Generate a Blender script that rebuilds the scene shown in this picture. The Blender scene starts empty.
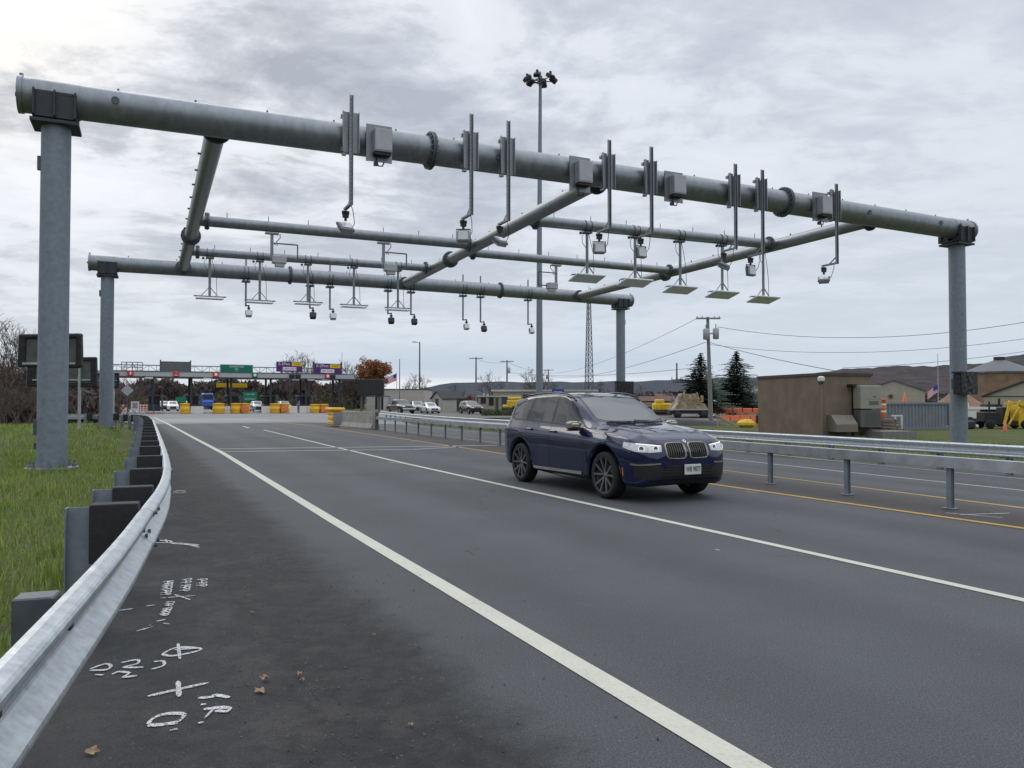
import bpy, bmesh, math, random
from mathutils import Vector, Matrix
from mathutils.bvhtree import BVHTree
random.seed(7)
SC = bpy.context.scene
COL = SC.collection
rad = math.radians

# ---------------------------------------------------------------- camera, sky, sun, exposure
F = 770.0; H = 1.5; PITCH = math.atan(18/770)
cam = bpy.data.cameras.new('camera'); cam.sensor_width = 36; cam.lens = 36*F/1024
cam.clip_start = 0.05; cam.clip_end = 12000
camo = bpy.data.objects.new('camera', cam); COL.objects.link(camo)
camo.location = (0, 0, H); camo.rotation_euler = (rad(90)+PITCH, 0, 0)
SC.camera = camo

SUN_EL, SUN_AZ = 38, -38          # degrees; azimuth from +Y towards +X
wd = bpy.data.worlds.new('World'); SC.world = wd; wd.use_nodes = True
nt = wd.node_tree; nt.nodes.clear()
def N(t, kind, **kw):
    n = t.nodes.new(kind)
    for k, v in kw.items():
        if k.startswith('i_'): n.inputs[k[2:]].default_value = v
        else: setattr(n, k, v)
    return n
def mth(t, op, a, b=None, c=None, clamp=False):
    n = t.nodes.new('ShaderNodeMath'); n.operation = op; n.use_clamp = clamp
    for i, x in enumerate((a, b, c)):
        if x is None: continue
        if isinstance(x, (int, float)): n.inputs[i].default_value = x
        else: t.links.new(x, n.inputs[i])
    return n.outputs[0]
def mixc(t, f, a, b, mode='MIX'):
    n = t.nodes.new('ShaderNodeMix'); n.data_type = 'RGBA'; n.blend_type = mode
    for s, x in ((0, f), (6, a), (7, b)):
        if isinstance(x, (int, float)): n.inputs[s].default_value = x
        elif isinstance(x, (tuple, list)): n.inputs[s].default_value = (*x, 1) if len(x) == 3 else x
        else: t.links.new(x, n.inputs[s])
    return n.outputs[2]
def ramp(t, f, stops, interp='LINEAR'):
    n = t.nodes.new('ShaderNodeValToRGB'); r = n.color_ramp; r.interpolation = interp
    while len(r.elements) < len(stops): r.elements.new(0.5)
    for e, (p, c) in zip(r.elements, stops):
        e.position = p; e.color = (*c, 1) if isinstance(c, (tuple, list)) else (c, c, c, 1)
    t.links.new(f, n.inputs[0]); return n.outputs[0]
def sky_nodes():
    t = nt
    sky = N(t, 'ShaderNodeTexSky'); sky.sky_type = 'NISHITA'; sky.sun_disc = False
    sky.sun_elevation = rad(SUN_EL); sky.sun_rotation = rad(SUN_AZ); sky.dust_density = 3; sky.air_density = 1
    tc = N(t, 'ShaderNodeTexCoord'); sp = N(t, 'ShaderNodeSeparateXYZ'); t.links.new(tc.outputs['Generated'], sp.inputs[0])
    x, y, z = sp.outputs
    zc = mth(t, 'MAXIMUM', z, 0.0)
    den = mth(t, 'ADD', zc, 0.10)
    cx = mth(t, 'DIVIDE', x, den); cy = mth(t, 'DIVIDE', y, den)
    cb = N(t, 'ShaderNodeCombineXYZ'); t.links.new(cx, cb.inputs[0]); t.links.new(cy, cb.inputs[1])
    def noise(scale, det, rough, off, dist=0.0, stretch=(1, 1, 1)):
        m = N(t, 'ShaderNodeMapping'); m.inputs['Location'].default_value = off; m.inputs['Scale'].default_value = stretch
        m.inputs['Rotation'].default_value = (0, 0, rad(-20))
        t.links.new(cb.outputs[0], m.inputs[0])
        n = N(t, 'ShaderNodeTexNoise'); n.inputs['Scale'].default_value = scale; n.inputs['Detail'].default_value = det
        n.inputs['Roughness'].default_value = rough; n.inputs['Distortion'].default_value = dist
        t.links.new(m.outputs[0], n.inputs[0]); return n.outputs[0]
    big = noise(0.62, 8, 0.58, (3.1, 1.7, 0), 0.5, (1, 1.1, 1))
    med = noise(2.0, 9, 0.62, (7.3, 2.2, 4), 0.5, (1, 1.15, 1))
    sml = noise(5.5, 7, 0.6, (1.3, 5.2, 8), 0.3, (1, 1.2, 1))
    c = mth(t, 'ADD', mth(t, 'ADD', mth(t, 'MULTIPLY', big, 0.46), mth(t, 'MULTIPLY', med, 0.38)), mth(t, 'MULTIPLY', sml, 0.16))
    shade = ramp(t, c, [(0.43, 0.0), (0.485, 0.35), (0.53, 0.82), (0.60, 1.0)])
    # left part of the sky carries the heavier cloud relief, the right and the horizon are flat
    # contrast: stronger to the left and high up
    left = mth(t, 'ADD', mth(t, 'MULTIPLY', x, -0.85), 0.52, clamp=True)
    up = mth(t, 'MULTIPLY', mth(t, 'SUBTRACT', z, 0.03, clamp=True), 4.0, clamp=True)
    con = mth(t, 'MULTIPLY', mth(t, 'ADD', mth(t, 'MULTIPLY', left, 0.65), 0.42), up, None, True)
    dark = mixc(t, left, (0.455, 0.51, 0.585), (0.245, 0.28, 0.35))
    cloudy = mixc(t, shade, dark, (0.80, 0.83, 0.88))
    base = ramp(t, z, [(0.0, (0.64, 0.72, 0.80)), (0.05, (0.60, 0.68, 0.775)), (0.16, (0.62, 0.685, 0.765)), (0.5, (0.66, 0.705, 0.78)), (1.0, (0.9, 0.92, 0.97))])
    col = mixc(t, con, base, cloudy)
    # brighter cloud edge low over the hills and a bluish gap above it
    m = N(t, 'ShaderNodeMapping'); m.inputs['Scale'].default_value = (3, 3, 60); t.links.new(tc.outputs['Generated'], m.inputs[0])
    n2 = N(t, 'ShaderNodeTexNoise'); n2.inputs['Scale'].default_value = 2.0; n2.inputs['Detail'].default_value = 4; t.links.new(m.outputs[0], n2.inputs[0])
    zz = mth(t, 'ADD', z, mth(t, 'MULTIPLY', mth(t, 'SUBTRACT', n2.outputs[0], 0.5), 0.022))
    band = ramp(t, zz, [(0.0, 0.85), (0.024, 0.8), (0.034, 0.0), (1, 0.0)])
    blue = ramp(t, zz, [(0.0, 0.0), (0.03, 0.25), (0.05, 0.75), (0.075, 0.15), (0.10, 0.0), (1, 0.0)])
    midx = ramp(t, mth(t, 'ADD', mth(t, 'MULTIPLY', x, 0.5), 0.5), [(0.0, 0.1), (0.36, 0.2), (0.42, 1.0), (0.56, 0.8), (0.66, 0.1), (1, 0.0)])
    col = mixc(t, mth(t, 'MULTIPLY', blue, midx), col, (0.46, 0.56, 0.70))
    col = mixc(t, mth(t, 'MULTIPLY', band, midx), col, (0.86, 0.88, 0.92))
    # bright warm opening where the sun stands behind the cloud, up on the left
    sd = Vector((math.sin(rad(-38))*math.cos(rad(27)), math.cos(rad(-38))*math.cos(rad(27)), math.sin(rad(27))))
    dn = N(t, 'ShaderNodeVectorMath'); dn.operation = 'DOT_PRODUCT'; t.links.new(tc.outputs['Generated'], dn.inputs[0]); dn.inputs[1].default_value = sd
    glow = ramp(t, dn.outputs['Value'], [(0.972, 0.0), (0.99, 0.25), (0.997, 0.5), (1.0, 0.7)])
    gl2 = mth(t, 'MULTIPLY', glow, mth(t, 'ADD', mth(t, 'MULTIPLY', shade, 0.8), 0.2))
    col = mixc(t, gl2, col, (1.05, 0.99, 0.80))
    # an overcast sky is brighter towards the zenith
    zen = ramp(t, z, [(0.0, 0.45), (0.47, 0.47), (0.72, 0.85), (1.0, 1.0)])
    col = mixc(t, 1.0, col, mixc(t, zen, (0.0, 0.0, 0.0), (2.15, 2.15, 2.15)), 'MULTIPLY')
    # below the horizon: dull ground tone
    col = mixc(t, mth(t, 'LESS_THAN', z, -0.002), col, (0.18, 0.19, 0.18))
    bg1 = N(t, 'ShaderNodeBackground'); t.links.new(sky.outputs[0], bg1.inputs[0]); bg1.inputs[1].default_value = 0.008
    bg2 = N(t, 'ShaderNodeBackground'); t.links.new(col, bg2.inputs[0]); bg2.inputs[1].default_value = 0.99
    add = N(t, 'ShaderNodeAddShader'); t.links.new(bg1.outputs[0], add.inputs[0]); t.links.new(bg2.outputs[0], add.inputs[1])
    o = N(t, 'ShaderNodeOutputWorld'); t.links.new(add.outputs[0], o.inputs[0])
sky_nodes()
sun = bpy.data.lights.new('sun', 'SUN'); sun.energy = 0.6; sun.angle = rad(35); sun.color = (1, 0.96, 0.9)
suno = bpy.data.objects.new('sun', sun); COL.objects.link(suno)
sv = Vector((math.sin(rad(SUN_AZ))*math.cos(rad(SUN_EL)), math.cos(rad(SUN_AZ))*math.cos(rad(SUN_EL)), math.sin(rad(SUN_EL))))
suno.rotation_euler = sv.to_track_quat('Z', 'Y').to_euler()
vs = SC.view_settings; vs.view_transform = 'Standard'; vs.look = 'None'; vs.exposure = 0.06; vs.gamma = 1; vs.use_curve_mapping = False

# ---------------------------------------------------------------- placing
cP, sP = math.cos(PITCH), math.sin(PITCH)
RS = Vector((-0.443, 0.8965, 0)); RT = Vector((0.8965, 0.443, 0))      # along the road, across it (to the right)
def W(s, t, z=0): return Vector((-0.443*s+0.8965*t, 0.8965*s+0.443*t, z))
def st(p): return (-0.443*p[0]+0.8965*p[1], 0.8965*p[0]+0.443*p[1])
def clamp(x, a=0.0, b=1.0): return max(a, min(b, x))
def sm(x): x = clamp(x); return x*x*(3-2*x)
def gz(x, y):
    s, t = st((x, y)); z = 0.0
    if t > 11.4: z = -0.04*(min(t, 19.6)-11.4)*(1-sm((s-45)/45))
    if t < -0.5: z = 0.25*clamp((s-22)/15)*clamp((-t-0.5)/0.6)*(1-sm((s-46)/9))
    return z
def ray(u, v):
    a = (u-512)/F; b = (384-v)/F
    return Vector((a, cP-b*sP, sP+b*cP))
def at_z(u, v, z):
    r = ray(u, v); k = (z-H)/r.z; return Vector((r.x*k, r.y*k, z))
def G(u, v):                        # pixel of the photograph -> point of the ground
    p = at_z(u, v, 0)
    for i in range(12): p = at_z(u, v, gz(p.x, p.y))
    return p
def D(u, Y, v=None, z=None):        # column u at depth Y; height from v, or given, or the ground
    if v is not None:
        r = ray(u, v); k = Y/r.y; return Vector((r.x*k, Y, H+r.z*k))
    x = (u-512)/F*Y
    for i in range(3):
        zz = gz(x, Y) if z is None else z
        x = (u-512)/F*(Y*cP+(zz-H)*sP)
    return Vector((x, Y, gz(x, Y) if z is None else z))
def zat(v, Y): return D(512, Y, v=v).z
def on_line(P, Q, u, z):            # point of the line P-Q (at height z) seen in column u
    k = (u-512)/F; d = Q-P
    # X = k*(Y*cP+(z-H)*sP)
    a = d.x-k*d.y*cP; b = k*(P.y*cP+(z-H)*sP)-P.x
    q = P+d*(b/a); return Vector((q.x, q.y, z))

# ---------------------------------------------------------------- mesh builder
class MB:
    def __init__(self): self.v = []; self.f = []; self.sm = []; self.M = Matrix.Identity(4)
    def add(self, vs, fs, smooth=False):
        o = len(self.v); M = self.M
        self.v += [M @ Vector(p) for p in vs]
        self.f += [tuple(i+o for i in q) for q in fs]; self.sm += [smooth]*len(fs); return self
    def box(self, c, s, rz=0, R=None, bev=0.0):
        c = Vector(c); R = R or Matrix.Rotation(rz, 3, 'Z'); x, y, z = s[0]/2, s[1]/2, s[2]/2
        if bev <= 0:
            P = [c+R@Vector((a*x, b*y, d*z)) for d in (-1, 1) for a, b in ((-1, -1), (1, -1), (1, 1), (-1, 1))]
            return self.add(P, [(3, 2, 1, 0), (4, 5, 6, 7), (0, 1, 5, 4), (1, 2, 6, 5), (2, 3, 7, 6), (3, 0, 4, 7)])
        b_ = bev; P = []
        for d, sh in ((-z, b_), (-z+b_, 0), (z-b_, 0), (z, b_)):
            X, Y = x-sh, y-sh
            for (p, q) in ((-X+b_, -Y), (X-b_, -Y), (X, -Y+b_), (X, Y-b_), (X-b_, Y), (-X+b_, Y), (-X, Y-b_), (-X, -Y+b_)):
                P.append(c+R@Vector((p, q, d)))
        f = [tuple(range(7, -1, -1)), tuple(range(24, 32))]
        for k in range(3):
            for i in range(8): f.append((k*8+i, k*8+(i+1) % 8, k*8+8+(i+1) % 8, k*8+8+i))
        return self.add(P, f)
    def cyl(self, a, b, r0, r1=None, n=12, caps=True, smooth=True):
        return self.tube([a, b], [r0, r0 if r1 is None else r1], n, caps, smooth)
    def tube(self, path, r, n=8, caps=True, smooth=True, up=None):
        path = [Vector(p) for p in path]; m = len(path)
        rs = r if isinstance(r, (list, tuple)) else [r]*m
        P = []; last = None
        for i in range(m):
            d = (path[min(i+1, m-1)]-path[max(i-1, 0)])
            if d.length < 1e-9: d = Vector((0, 0, 1))
            d.normalize()
            if last is None:
                ref = Vector((0, 0, 1)) if abs(d.z) < 0.9 else Vector((1, 0, 0))
                a = d.cross(ref).normalized()
            else:
                a = (last-d*last.dot(d)).normalized()
            last = a; b = d.cross(a)
            for k in range(n):
                q = 2*math.pi*k/n; P.append(path[i]+(a*math.cos(q)+b*math.sin(q))*rs[i])
        f = []
        for i in range(m-1):
            for k in range(n): f.append((i*n+k, i*n+(k+1) % n, (i+1)*n+(k+1) % n, (i+1)*n+k))
        self.add(P, f, smooth)
        if caps: self.add([P[k] for k in range(n)], [tuple(range(n-1, -1, -1))]); self.add([P[(m-1)*n+k] for k in range(n)], [tuple(range(n))])
        return self
    def bar(self, a, b, w, h, up=(0, 0, 1)):          # rectangular bar from a to b
        a = Vector(a); b = Vector(b); d = (b-a); L = d.length; d.normalize(); up = Vector(up)
        s = d.cross(up)
        if s.length < 1e-4: s = d.cross(Vector((1, 0, 0)))
        s.normalize(); u = s.cross(d)
        P = [p+s*(i*w/2)+u*(j*h/2) for p in (a, b) for i, j in ((-1, -1), (1, -1), (1, 1), (-1, 1))]
        return self.add(P, [(0, 1, 2, 3), (7, 6, 5, 4), (0, 4, 5, 1), (1, 5, 6, 2), (2, 6, 7, 3), (3, 7, 4, 0)])
    def lathe(self, prof, c=(0, 0, 0), axis='Z', n=24, smooth=True):   # prof: (r, h)
        c = Vector(c); P = []; m = len(prof)
        for r, h in prof:
            for k in range(n):
                q = 2*math.pi*k/n; x, y = r*math.cos(q), r*math.sin(q)
                P.append(c+(Vector((x, y, h)) if axis == 'Z' else Vector((x, h, y)) if axis == 'Y' else Vector((h, x, y))))
        f = [(i*n+k, i*n+(k+1) % n, (i+1)*n+(k+1) % n, (i+1)*n+k) for i in range(m-1) for k in range(n)]
        return self.add(P, f, smooth)
    def prism(self, pts, ax, a, b, flip=False):   # polygon (p,q) extruded along ax ('X','Y','Z') from a to b
        def V3(p, q, h): return {'X': (h, p, q), 'Y': (p, h, q), 'Z': (p, q, h)}[ax]
        n = len(pts); P = [V3(p, q, a) for p, q in pts]+[V3(p, q, b) for p, q in pts]
        return self.add(P, [tuple(range(n-1, -1, -1)), tuple(range(n, 2*n))]+[(i, (i+1) % n, n+(i+1) % n, n+i) for i in range(n)])
    def grid(self, rows, smooth=True):
        n = len(rows[0]); P = [p for r in rows for p in r]
        return self.add(P, [(i*n+k, i*n+k+1, (i+1)*n+k+1, (i+1)*n+k) for i in range(len(rows)-1) for k in range(n-1)], smooth)
    def mesh(self, name, inv=None):
        me = bpy.data.meshes.new(name); vs_ = [inv @ p for p in self.v] if inv else self.v
        me.from_pydata([tuple(p) for p in vs_], [], self.f)
        me.polygons.foreach_set('use_smooth', self.sm); me.update()
        return me
def root_of(o):
    while o.parent: o = o.parent
    return o
def part(mb, name, m, parent=None, world=False, loc=None, sol=None):
    """world=True: the builder's points are world points and are brought into the parent's frame"""
    inv = None
    if world and parent is not None:
        r = root_of(parent); inv = (Matrix.Translation(r.location) @ r.rotation_euler.to_matrix().to_4x4()).inverted()
    me = mb.mesh(name, inv); me.materials.append(m)
    o = bpy.data.objects.new(name, me); COL.objects.link(o)
    if parent is not None: o.parent = parent
    if loc is not None: o.location = loc
    if sol: md = o.modifiers.new('s', 'SOLIDIFY'); md.thickness = sol
    return o
def thing(name, label, cat, loc=(0, 0, 0), rz=0, group=None):
    o = bpy.data.objects.new(name, None); o.empty_display_size = 0.3; COL.objects.link(o)
    o.location = loc; o.rotation_euler = (0, 0, rz); o['label'] = label; o['category'] = cat
    if group: o['group'] = group
    return o
def tag(o, label, cat, group=None, kind=None):
    if label: o['label'] = label
    if cat: o['category'] = cat
    if group: o['group'] = group
    if kind: o['kind'] = kind
    return o
def struct(mb, name, m):
    o = part(mb, name, m); o['kind'] = 'structure'; return o
def dup(root, loc, rz=None, label=None, scale=None):
    r = root.copy(); COL.objects.link(r); r.location = loc
    if rz is not None: r.rotation_euler = (0, 0, rz)
    if label: r['label'] = label
    if scale is not None: r.scale = scale if isinstance(scale, (tuple, list)) else (scale,)*3
    for ch in list(root.children):
        c = ch.copy(); COL.objects.link(c); c.parent = r
        for g in list(ch.children):
            d = g.copy(); COL.objects.link(d); d.parent = c
    return r

# ---------------------------------------------------------------- materials
def mat(name, col, rough=0.7, metal=0.0, var=0.12, scale=6.0, bump=0.0, bscale=60.0, spec=0.5, coat=0.0, col2=None, emit=None, es=1.0, stretch=(1, 1, 1), det=5):
    m = bpy.data.materials.new(name); m.use_nodes = True; t = m.node_tree; b = t.nodes['Principled BSDF']
    b.inputs['Roughness'].default_value = rough; b.inputs['Metallic'].default_value = metal
    b.inputs['Specular IOR Level'].default_value = spec; b.inputs['Coat Weight'].default_value = coat
    b.inputs['Coat Roughness'].default_value = 0.03
    tc = N(t, 'ShaderNodeTexCoord'); mp = N(t, 'ShaderNodeMapping'); mp.inputs['Scale'].default_value = stretch
    t.links.new(tc.outputs['Object'], mp.inputs[0])
    n = N(t, 'ShaderNodeTexNoise'); n.inputs['Scale'].default_value = scale; n.inputs['Detail'].default_value = det; n.inputs['Roughness'].default_value = 0.62
    t.links.new(mp.outputs[0], n.inputs[0])
    lo = tuple(c*(1-var) for c in col); hi = col2 or tuple(min(1, c*(1+var)) for c in col)
    c = ramp(t, n.outputs[0], [(0.33, lo), (0.67, hi)])
    t.links.new(c, b.inputs['Base Color'])
    r = ramp(t, n.outputs[0], [(0.3, max(0.02, rough*0.88)), (0.7, min(1, rough*1.12))]); t.links.new(r, b.inputs['Roughness'])
    if bump:
        n2 = N(t, 'ShaderNodeTexNoise'); n2.inputs['Scale'].default_value = bscale; n2.inputs['Detail'].default_value = 3
        t.links.new(tc.outputs['Object'], n2.inputs[0])
        bp = N(t, 'ShaderNodeBump'); bp.inputs['Strength'].default_value = bump; bp.inputs['Distance'].default_value = 0.02
        t.links.new(n2.outputs[0], bp.inputs['Height']); t.links.new(bp.outputs[0], b.inputs['Normal'])
    if emit: b.inputs['Emission Color'].default_value = (*emit, 1); b.inputs['Emission Strength'].default_value = es
    return m
M = {}
M['galv'] = mat('galvanised_steel', (0.245, 0.265, 0.28), 0.40, 0.6, 0.17, 5.0, 0.04, 25, stretch=(1, 1, 0.4), det=8)
M['galv_post'] = mat('dull_galvanised_post', (0.215, 0.25, 0.29), 0.58, 0.25, 0.16, 9.0, 0.08, 30, det=8)
M['galv_dark'] = mat('dark_galvanised_fittings', (0.10, 0.115, 0.125), 0.55, 0.4, 0.25, 8)
M['galv_new'] = mat('bright_guardrail_zinc', (0.56, 0.60, 0.62), 0.34, 0.7, 0.20, 16.0, 0.05, 30, det=10, stretch=(1, 1, 1))
M['rail_dull'] = mat('dull_rail_zinc', (0.42, 0.45, 0.47), 0.45, 0.5, 0.2, 3.0, det=8)
M['saddle'] = mat('dark_saddle_steel', (0.045, 0.05, 0.058), 0.6, 0.2, 0.3, 8)
M['black'] = mat('black_plastic', (0.018, 0.019, 0.021), 0.5, var=0.3)
M['blackmatte'] = mat('black_composite_block', (0.022, 0.022, 0.024), 0.8, var=0.35, scale=20, bump=0.2)
M['wrap'] = mat('black_plastic_wrap', (0.012, 0.012, 0.014), 0.38, var=0.4, scale=4, bump=0.8, bscale=9)
M['white'] = mat('white_paint', (0.72, 0.73, 0.72), 0.5, var=0.07)
M['lamp_face'] = mat('white_lens_panel', (0.70, 0.72, 0.74), 0.25, var=0.05)
M['lightgrey'] = mat('light_grey_cabinet', (0.42, 0.43, 0.44), 0.5, var=0.08)
M['cabinet'] = mat('grey_cabinet', (0.30, 0.30, 0.32), 0.45, 0.2, var=0.1)
M['panel_grey'] = mat('antenna_panel', (0.86, 0.88, 0.93), 0.6, var=0.08)
M['orange'] = mat('traffic_orange', (0.72, 0.17, 0.06), 0.55, var=0.12)
M['yellow'] = mat('yellow_barrel', (0.90, 0.53, 0.04), 0.55, var=0.12)
M['yellow2'] = mat('machine_yellow', (0.72, 0.47, 0.03), 0.5, var=0.2, scale=3)
M['red'] = mat('red_paint', (0.55, 0.03, 0.03), 0.5, var=0.1)
M['green_sign'] = mat('green_sign', (0.0, 0.17, 0.10), 0.4, var=0.06)
M['purple'] = mat('purple_sign', (0.10, 0.015, 0.16), 0.4, var=0.06)
M['sign_yellow'] = mat('sign_yellow', (0.85, 0.55, 0.02), 0.45, var=0.05)
M['sign_blue'] = mat('blue_sign', (0.02, 0.05, 0.33), 0.4, var=0.05)
M['text'] = mat('white_lettering', (0.80, 0.80, 0.80), 0.5, var=0.03)
M['textdark'] = mat('dark_lettering', (0.02, 0.02, 0.03), 0.5, var=0.03)
M['concrete'] = mat('barrier_concrete', (0.36, 0.34, 0.29), 0.85, var=0.25, scale=4, bump=0.3, bscale=30)
M['wood'] = mat('weathered_pole_wood', (0.22, 0.21, 0.20), 0.85, var=0.3, scale=3, stretch=(8, 8, 0.5))
M['bark'] = mat('bark', (0.085, 0.07, 0.06), 0.9, var=0.3, scale=8)
M['twig'] = mat('bare_twigs', (0.105, 0.075, 0.065), 0.9, var=0.35, scale=2)
M['twig_red'] = mat('red_brown_twigs', (0.105, 0.080, 0.068), 0.9, var=0.35, scale=2)
M['leaf_green'] = mat('green_leaves', (0.055, 0.075, 0.025), 0.7, var=0.5, scale=1.5)
M['leaf_dull'] = mat('dull_olive_leaves', (0.085, 0.075, 0.035), 0.7, var=0.5, scale=1.2)
M['leaf_red'] = mat('autumn_red_leaves', (0.30, 0.115, 0.045), 0.7, var=0.5, scale=1.2)
M['needle'] = mat('dark_needles', (0.045, 0.070, 0.045), 0.75, var=0.5, scale=1.5)
M['tyre'] = mat('tyre_rubber', (0.009, 0.009, 0.010), 0.75, var=0.2)
M['glass'] = mat('dark_car_glass', (0.05, 0.058, 0.06), 0.04, 0.12, var=0.05, spec=0.9)
M['cable'] = mat('black_cable', (0.03, 0.03, 0.035), 0.6, var=0.1)
M['wire'] = mat('power_wire', (0.12, 0.125, 0.13), 0.6, var=0.1)
M['alu'] = mat('aluminium', (0.5, 0.52, 0.54), 0.35, 0.7, var=0.1)
# ================================================================ ground, roads, markings
def ground_material(name, kind):
    m = bpy.data.materials.new(name); m.use_nodes = True; t = m.node_tree; b = t.nodes['Principled BSDF']
    tc = N(t, 'ShaderNodeTexCoord')
    def noise(sc, det=6, rough=0.6, stretch=None, rot=0, off=(0, 0, 0)):
        n = N(t, 'ShaderNodeTexNoise'); n.inputs['Scale'].default_value = sc; n.inputs['Detail'].default_value = det; n.inputs['Roughness'].default_value = rough
        mp = N(t, 'ShaderNodeMapping'); mp.vector_type = 'TEXTURE' if False else 'POINT'
        mp.inputs['Rotation'].default_value = (0, 0, rot); mp.inputs['Location'].default_value = off
        if stretch: mp.inputs['Scale'].default_value = stretch
        t.links.new(tc.outputs['Object'], mp.inputs[0]); t.links.new(mp.outputs[0], n.inputs[0]); return n.outputs[0]
    if kind == 'asphalt':
        # coordinates s (along), t (across)
        sp = N(t, 'ShaderNodeSeparateXYZ'); t.links.new(tc.outputs['Object'], sp.inputs[0])
        T = mth(t, 'ADD', mth(t, 'MULTIPLY', sp.outputs[0], 0.8965), mth(t, 'MULTIPLY', sp.outputs[1], 0.443))
        S = mth(t, 'ADD', mth(t, 'MULTIPLY', sp.outputs[0], -0.443), mth(t, 'MULTIPLY', sp.outputs[1], 0.8965))
        cb = N(t, 'ShaderNodeCombineXYZ'); t.links.new(mth(t, 'MULTIPLY', S, 0.12), cb.inputs[0]); t.links.new(T, cb.inputs[1])
        ln = N(t, 'ShaderNodeTexNoise'); ln.inputs['Scale'].default_value = 1.1; ln.inputs['Detail'].default_value = 6; t.links.new(cb.outputs[0], ln.inputs[0])
        gr = noise(120, 2, 0.9); pat = noise(0.45, 7, 0.65); mid = noise(9, 6, 0.7)
        fine = noise(55, 4, 0.8)
        base = mixc(t, ln.outputs[0], (0.060, 0.0635, 0.067), (0.098, 0.102, 0.106))
        # worn wheel tracks, slightly polished and lighter
        base = mixc(t, ramp(t, mid, [(0.35, 0.0), (0.75, 0.35)]), base, (0.060, 0.063, 0.066))
        # newer dark sealed strip along the guardrail with a ragged edge
        cbe = N(t, 'ShaderNodeCombineXYZ'); t.links.new(mth(t, 'MULTIPLY', S, 1.3), cbe.inputs[0]); t.links.new(mth(t, 'MULTIPLY', T, 1.0), cbe.inputs[1])
        en = N(t, 'ShaderNodeTexNoise'); en.inputs['Scale'].default_value = 1.2; en.inputs['Detail'].default_value = 8; en.inputs['Roughness'].default_value = 0.7; t.links.new(cbe.outputs[0], en.inputs[0])
        edge = mth(t, 'ADD', T, mth(t, 'MULTIPLY', mth(t, 'SUBTRACT', en.outputs[0], 0.5), 1.0))
        dk = ramp(t, mth(t, 'ADD', mth(t, 'MULTIPLY', edge, 0.2), 0.2), [(0.0, 0.75), (0.30, 0.8), (0.36, 0.95), (0.49, 0.9), (0.555, 0.22), (0.66, 0.12), (0.67, 0.0), (1, 0.0)])
        base = mixc(t, dk, base, mixc(t, ramp(t, mid, [(0.42, 0.0), (0.6, 1.0)]), (0.011, 0.0115, 0.012), (0.025, 0.025, 0.0255)))
        # brown dusty patches in the gutter
        br = mth(t, 'MULTIPLY', ramp(t, noise(2.2, 8, 0.75, off=(4, 2, 0)), [(0.5, 0.0), (0.62, 0.8)]), ramp(t, mth(t, 'ADD', mth(t, 'MULTIPLY', T, 0.2), 0.2), [(0.0, 1.0), (0.42, 0.9), (0.5, 0.1), (0.60, 0.0), (1.0, 0.0)]))
        base = mixc(t, mth(t, 'MULTIPLY', br, 0.75), base, (0.060, 0.054, 0.050))
        # dark brown median between the yellow lines
        md = ramp(t, mth(t, 'MULTIPLY', mth(t, 'ADD', T, mth(t, 'MULTIPLY', S, -0.035)), 0.05), [(0.0, 0.0), (0.452, 0.0), (0.462, 0.85), (0.535, 0.85), (0.545, 0.0), (1, 0.0)])
        base = mixc(t, md, base, (0.062, 0.054, 0.050))
        # aggregate grain
        g2 = ramp(t, gr, [(0.33, 0.45), (0.5, 1.0), (0.64, 1.7)])
        base = mixc(t, 1.0, base, g2, 'MULTIPLY')
        g3 = ramp(t, fine, [(0.3, 0.72), (0.7, 1.28)]); base = mixc(t, 1.0, base, g3, 'MULTIPLY')
        # polished wheel tracks and drip line down each lane
        wt = mth(t, 'SINE', mth(t, 'MULTIPLY', mth(t, 'SUBTRACT', T, 2.45), 3.49))
        base = mixc(t, 1.0, base, ramp(t, mth(t, 'ADD', mth(t, 'MULTIPLY', wt, 0.5), mth(t, 'MULTIPLY', ln.outputs[0], 0.6)), [(0.0, 1.06), (0.8, 0.90)]), 'MULTIPLY')
        # pale stones in the surface and small dark spots
        vo = N(t, 'ShaderNodeTexVoronoi'); vo.inputs['Scale'].default_value = 28; t.links.new(tc.outputs['Object'], vo.inputs[0])
        sel = mth(t, 'MULTIPLY', mth(t, 'LESS_THAN', vo.outputs['Distance'], 0.13), mth(t, 'GREATER_THAN', noise(11, 3, 0.8), 0.55))
        base = mixc(t, mth(t, 'MULTIPLY', sel, 0.55), base, (0.20, 0.20, 0.20))
        # hairline cracks
        vc = N(t, 'ShaderNodeTexVoronoi'); vc.feature = 'DISTANCE_TO_EDGE'; vc.inputs['Scale'].default_value = 0.22
        wr = N(t, 'ShaderNodeVectorMath'); wr.operation = 'ADD'; nw = N(t, 'ShaderNodeTexNoise'); nw.inputs['Scale'].default_value = 1.3; nw.inputs['Detail'].default_value = 7; t.links.new(tc.outputs['Object'], nw.inputs[0])
        t.links.new(tc.outputs['Object'], wr.inputs[0]); t.links.new(nw.outputs['Color'], wr.inputs[1]); t.links.new(wr.outputs[0], vc.inputs[0])
        ck = mth(t, 'MULTIPLY', mth(t, 'LESS_THAN', vc.outputs['Distance'], 0.0016), mth(t, 'GREATER_THAN', noise(0.6, 3, 0.6), 0.54))
        base = mixc(t, mth(t, 'MULTIPLY', ck, 0.6), base, (0.02, 0.02, 0.02))
        g4 = ramp(t, pat, [(0.3, 0.86), (0.7, 1.14)]); base = mixc(t, 1.0, base, g4, 'MULTIPLY')
        b.inputs['Roughness'].default_value = 0.78; b.inputs['Specular IOR Level'].default_value = 0.32
        hgt = gr; bs, bd = 0.5, 0.008
    elif kind == 'grass':
        a = noise(0.35, 6); c = noise(6, 6, 0.7); d = noise(40, 4, 0.8)
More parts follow.
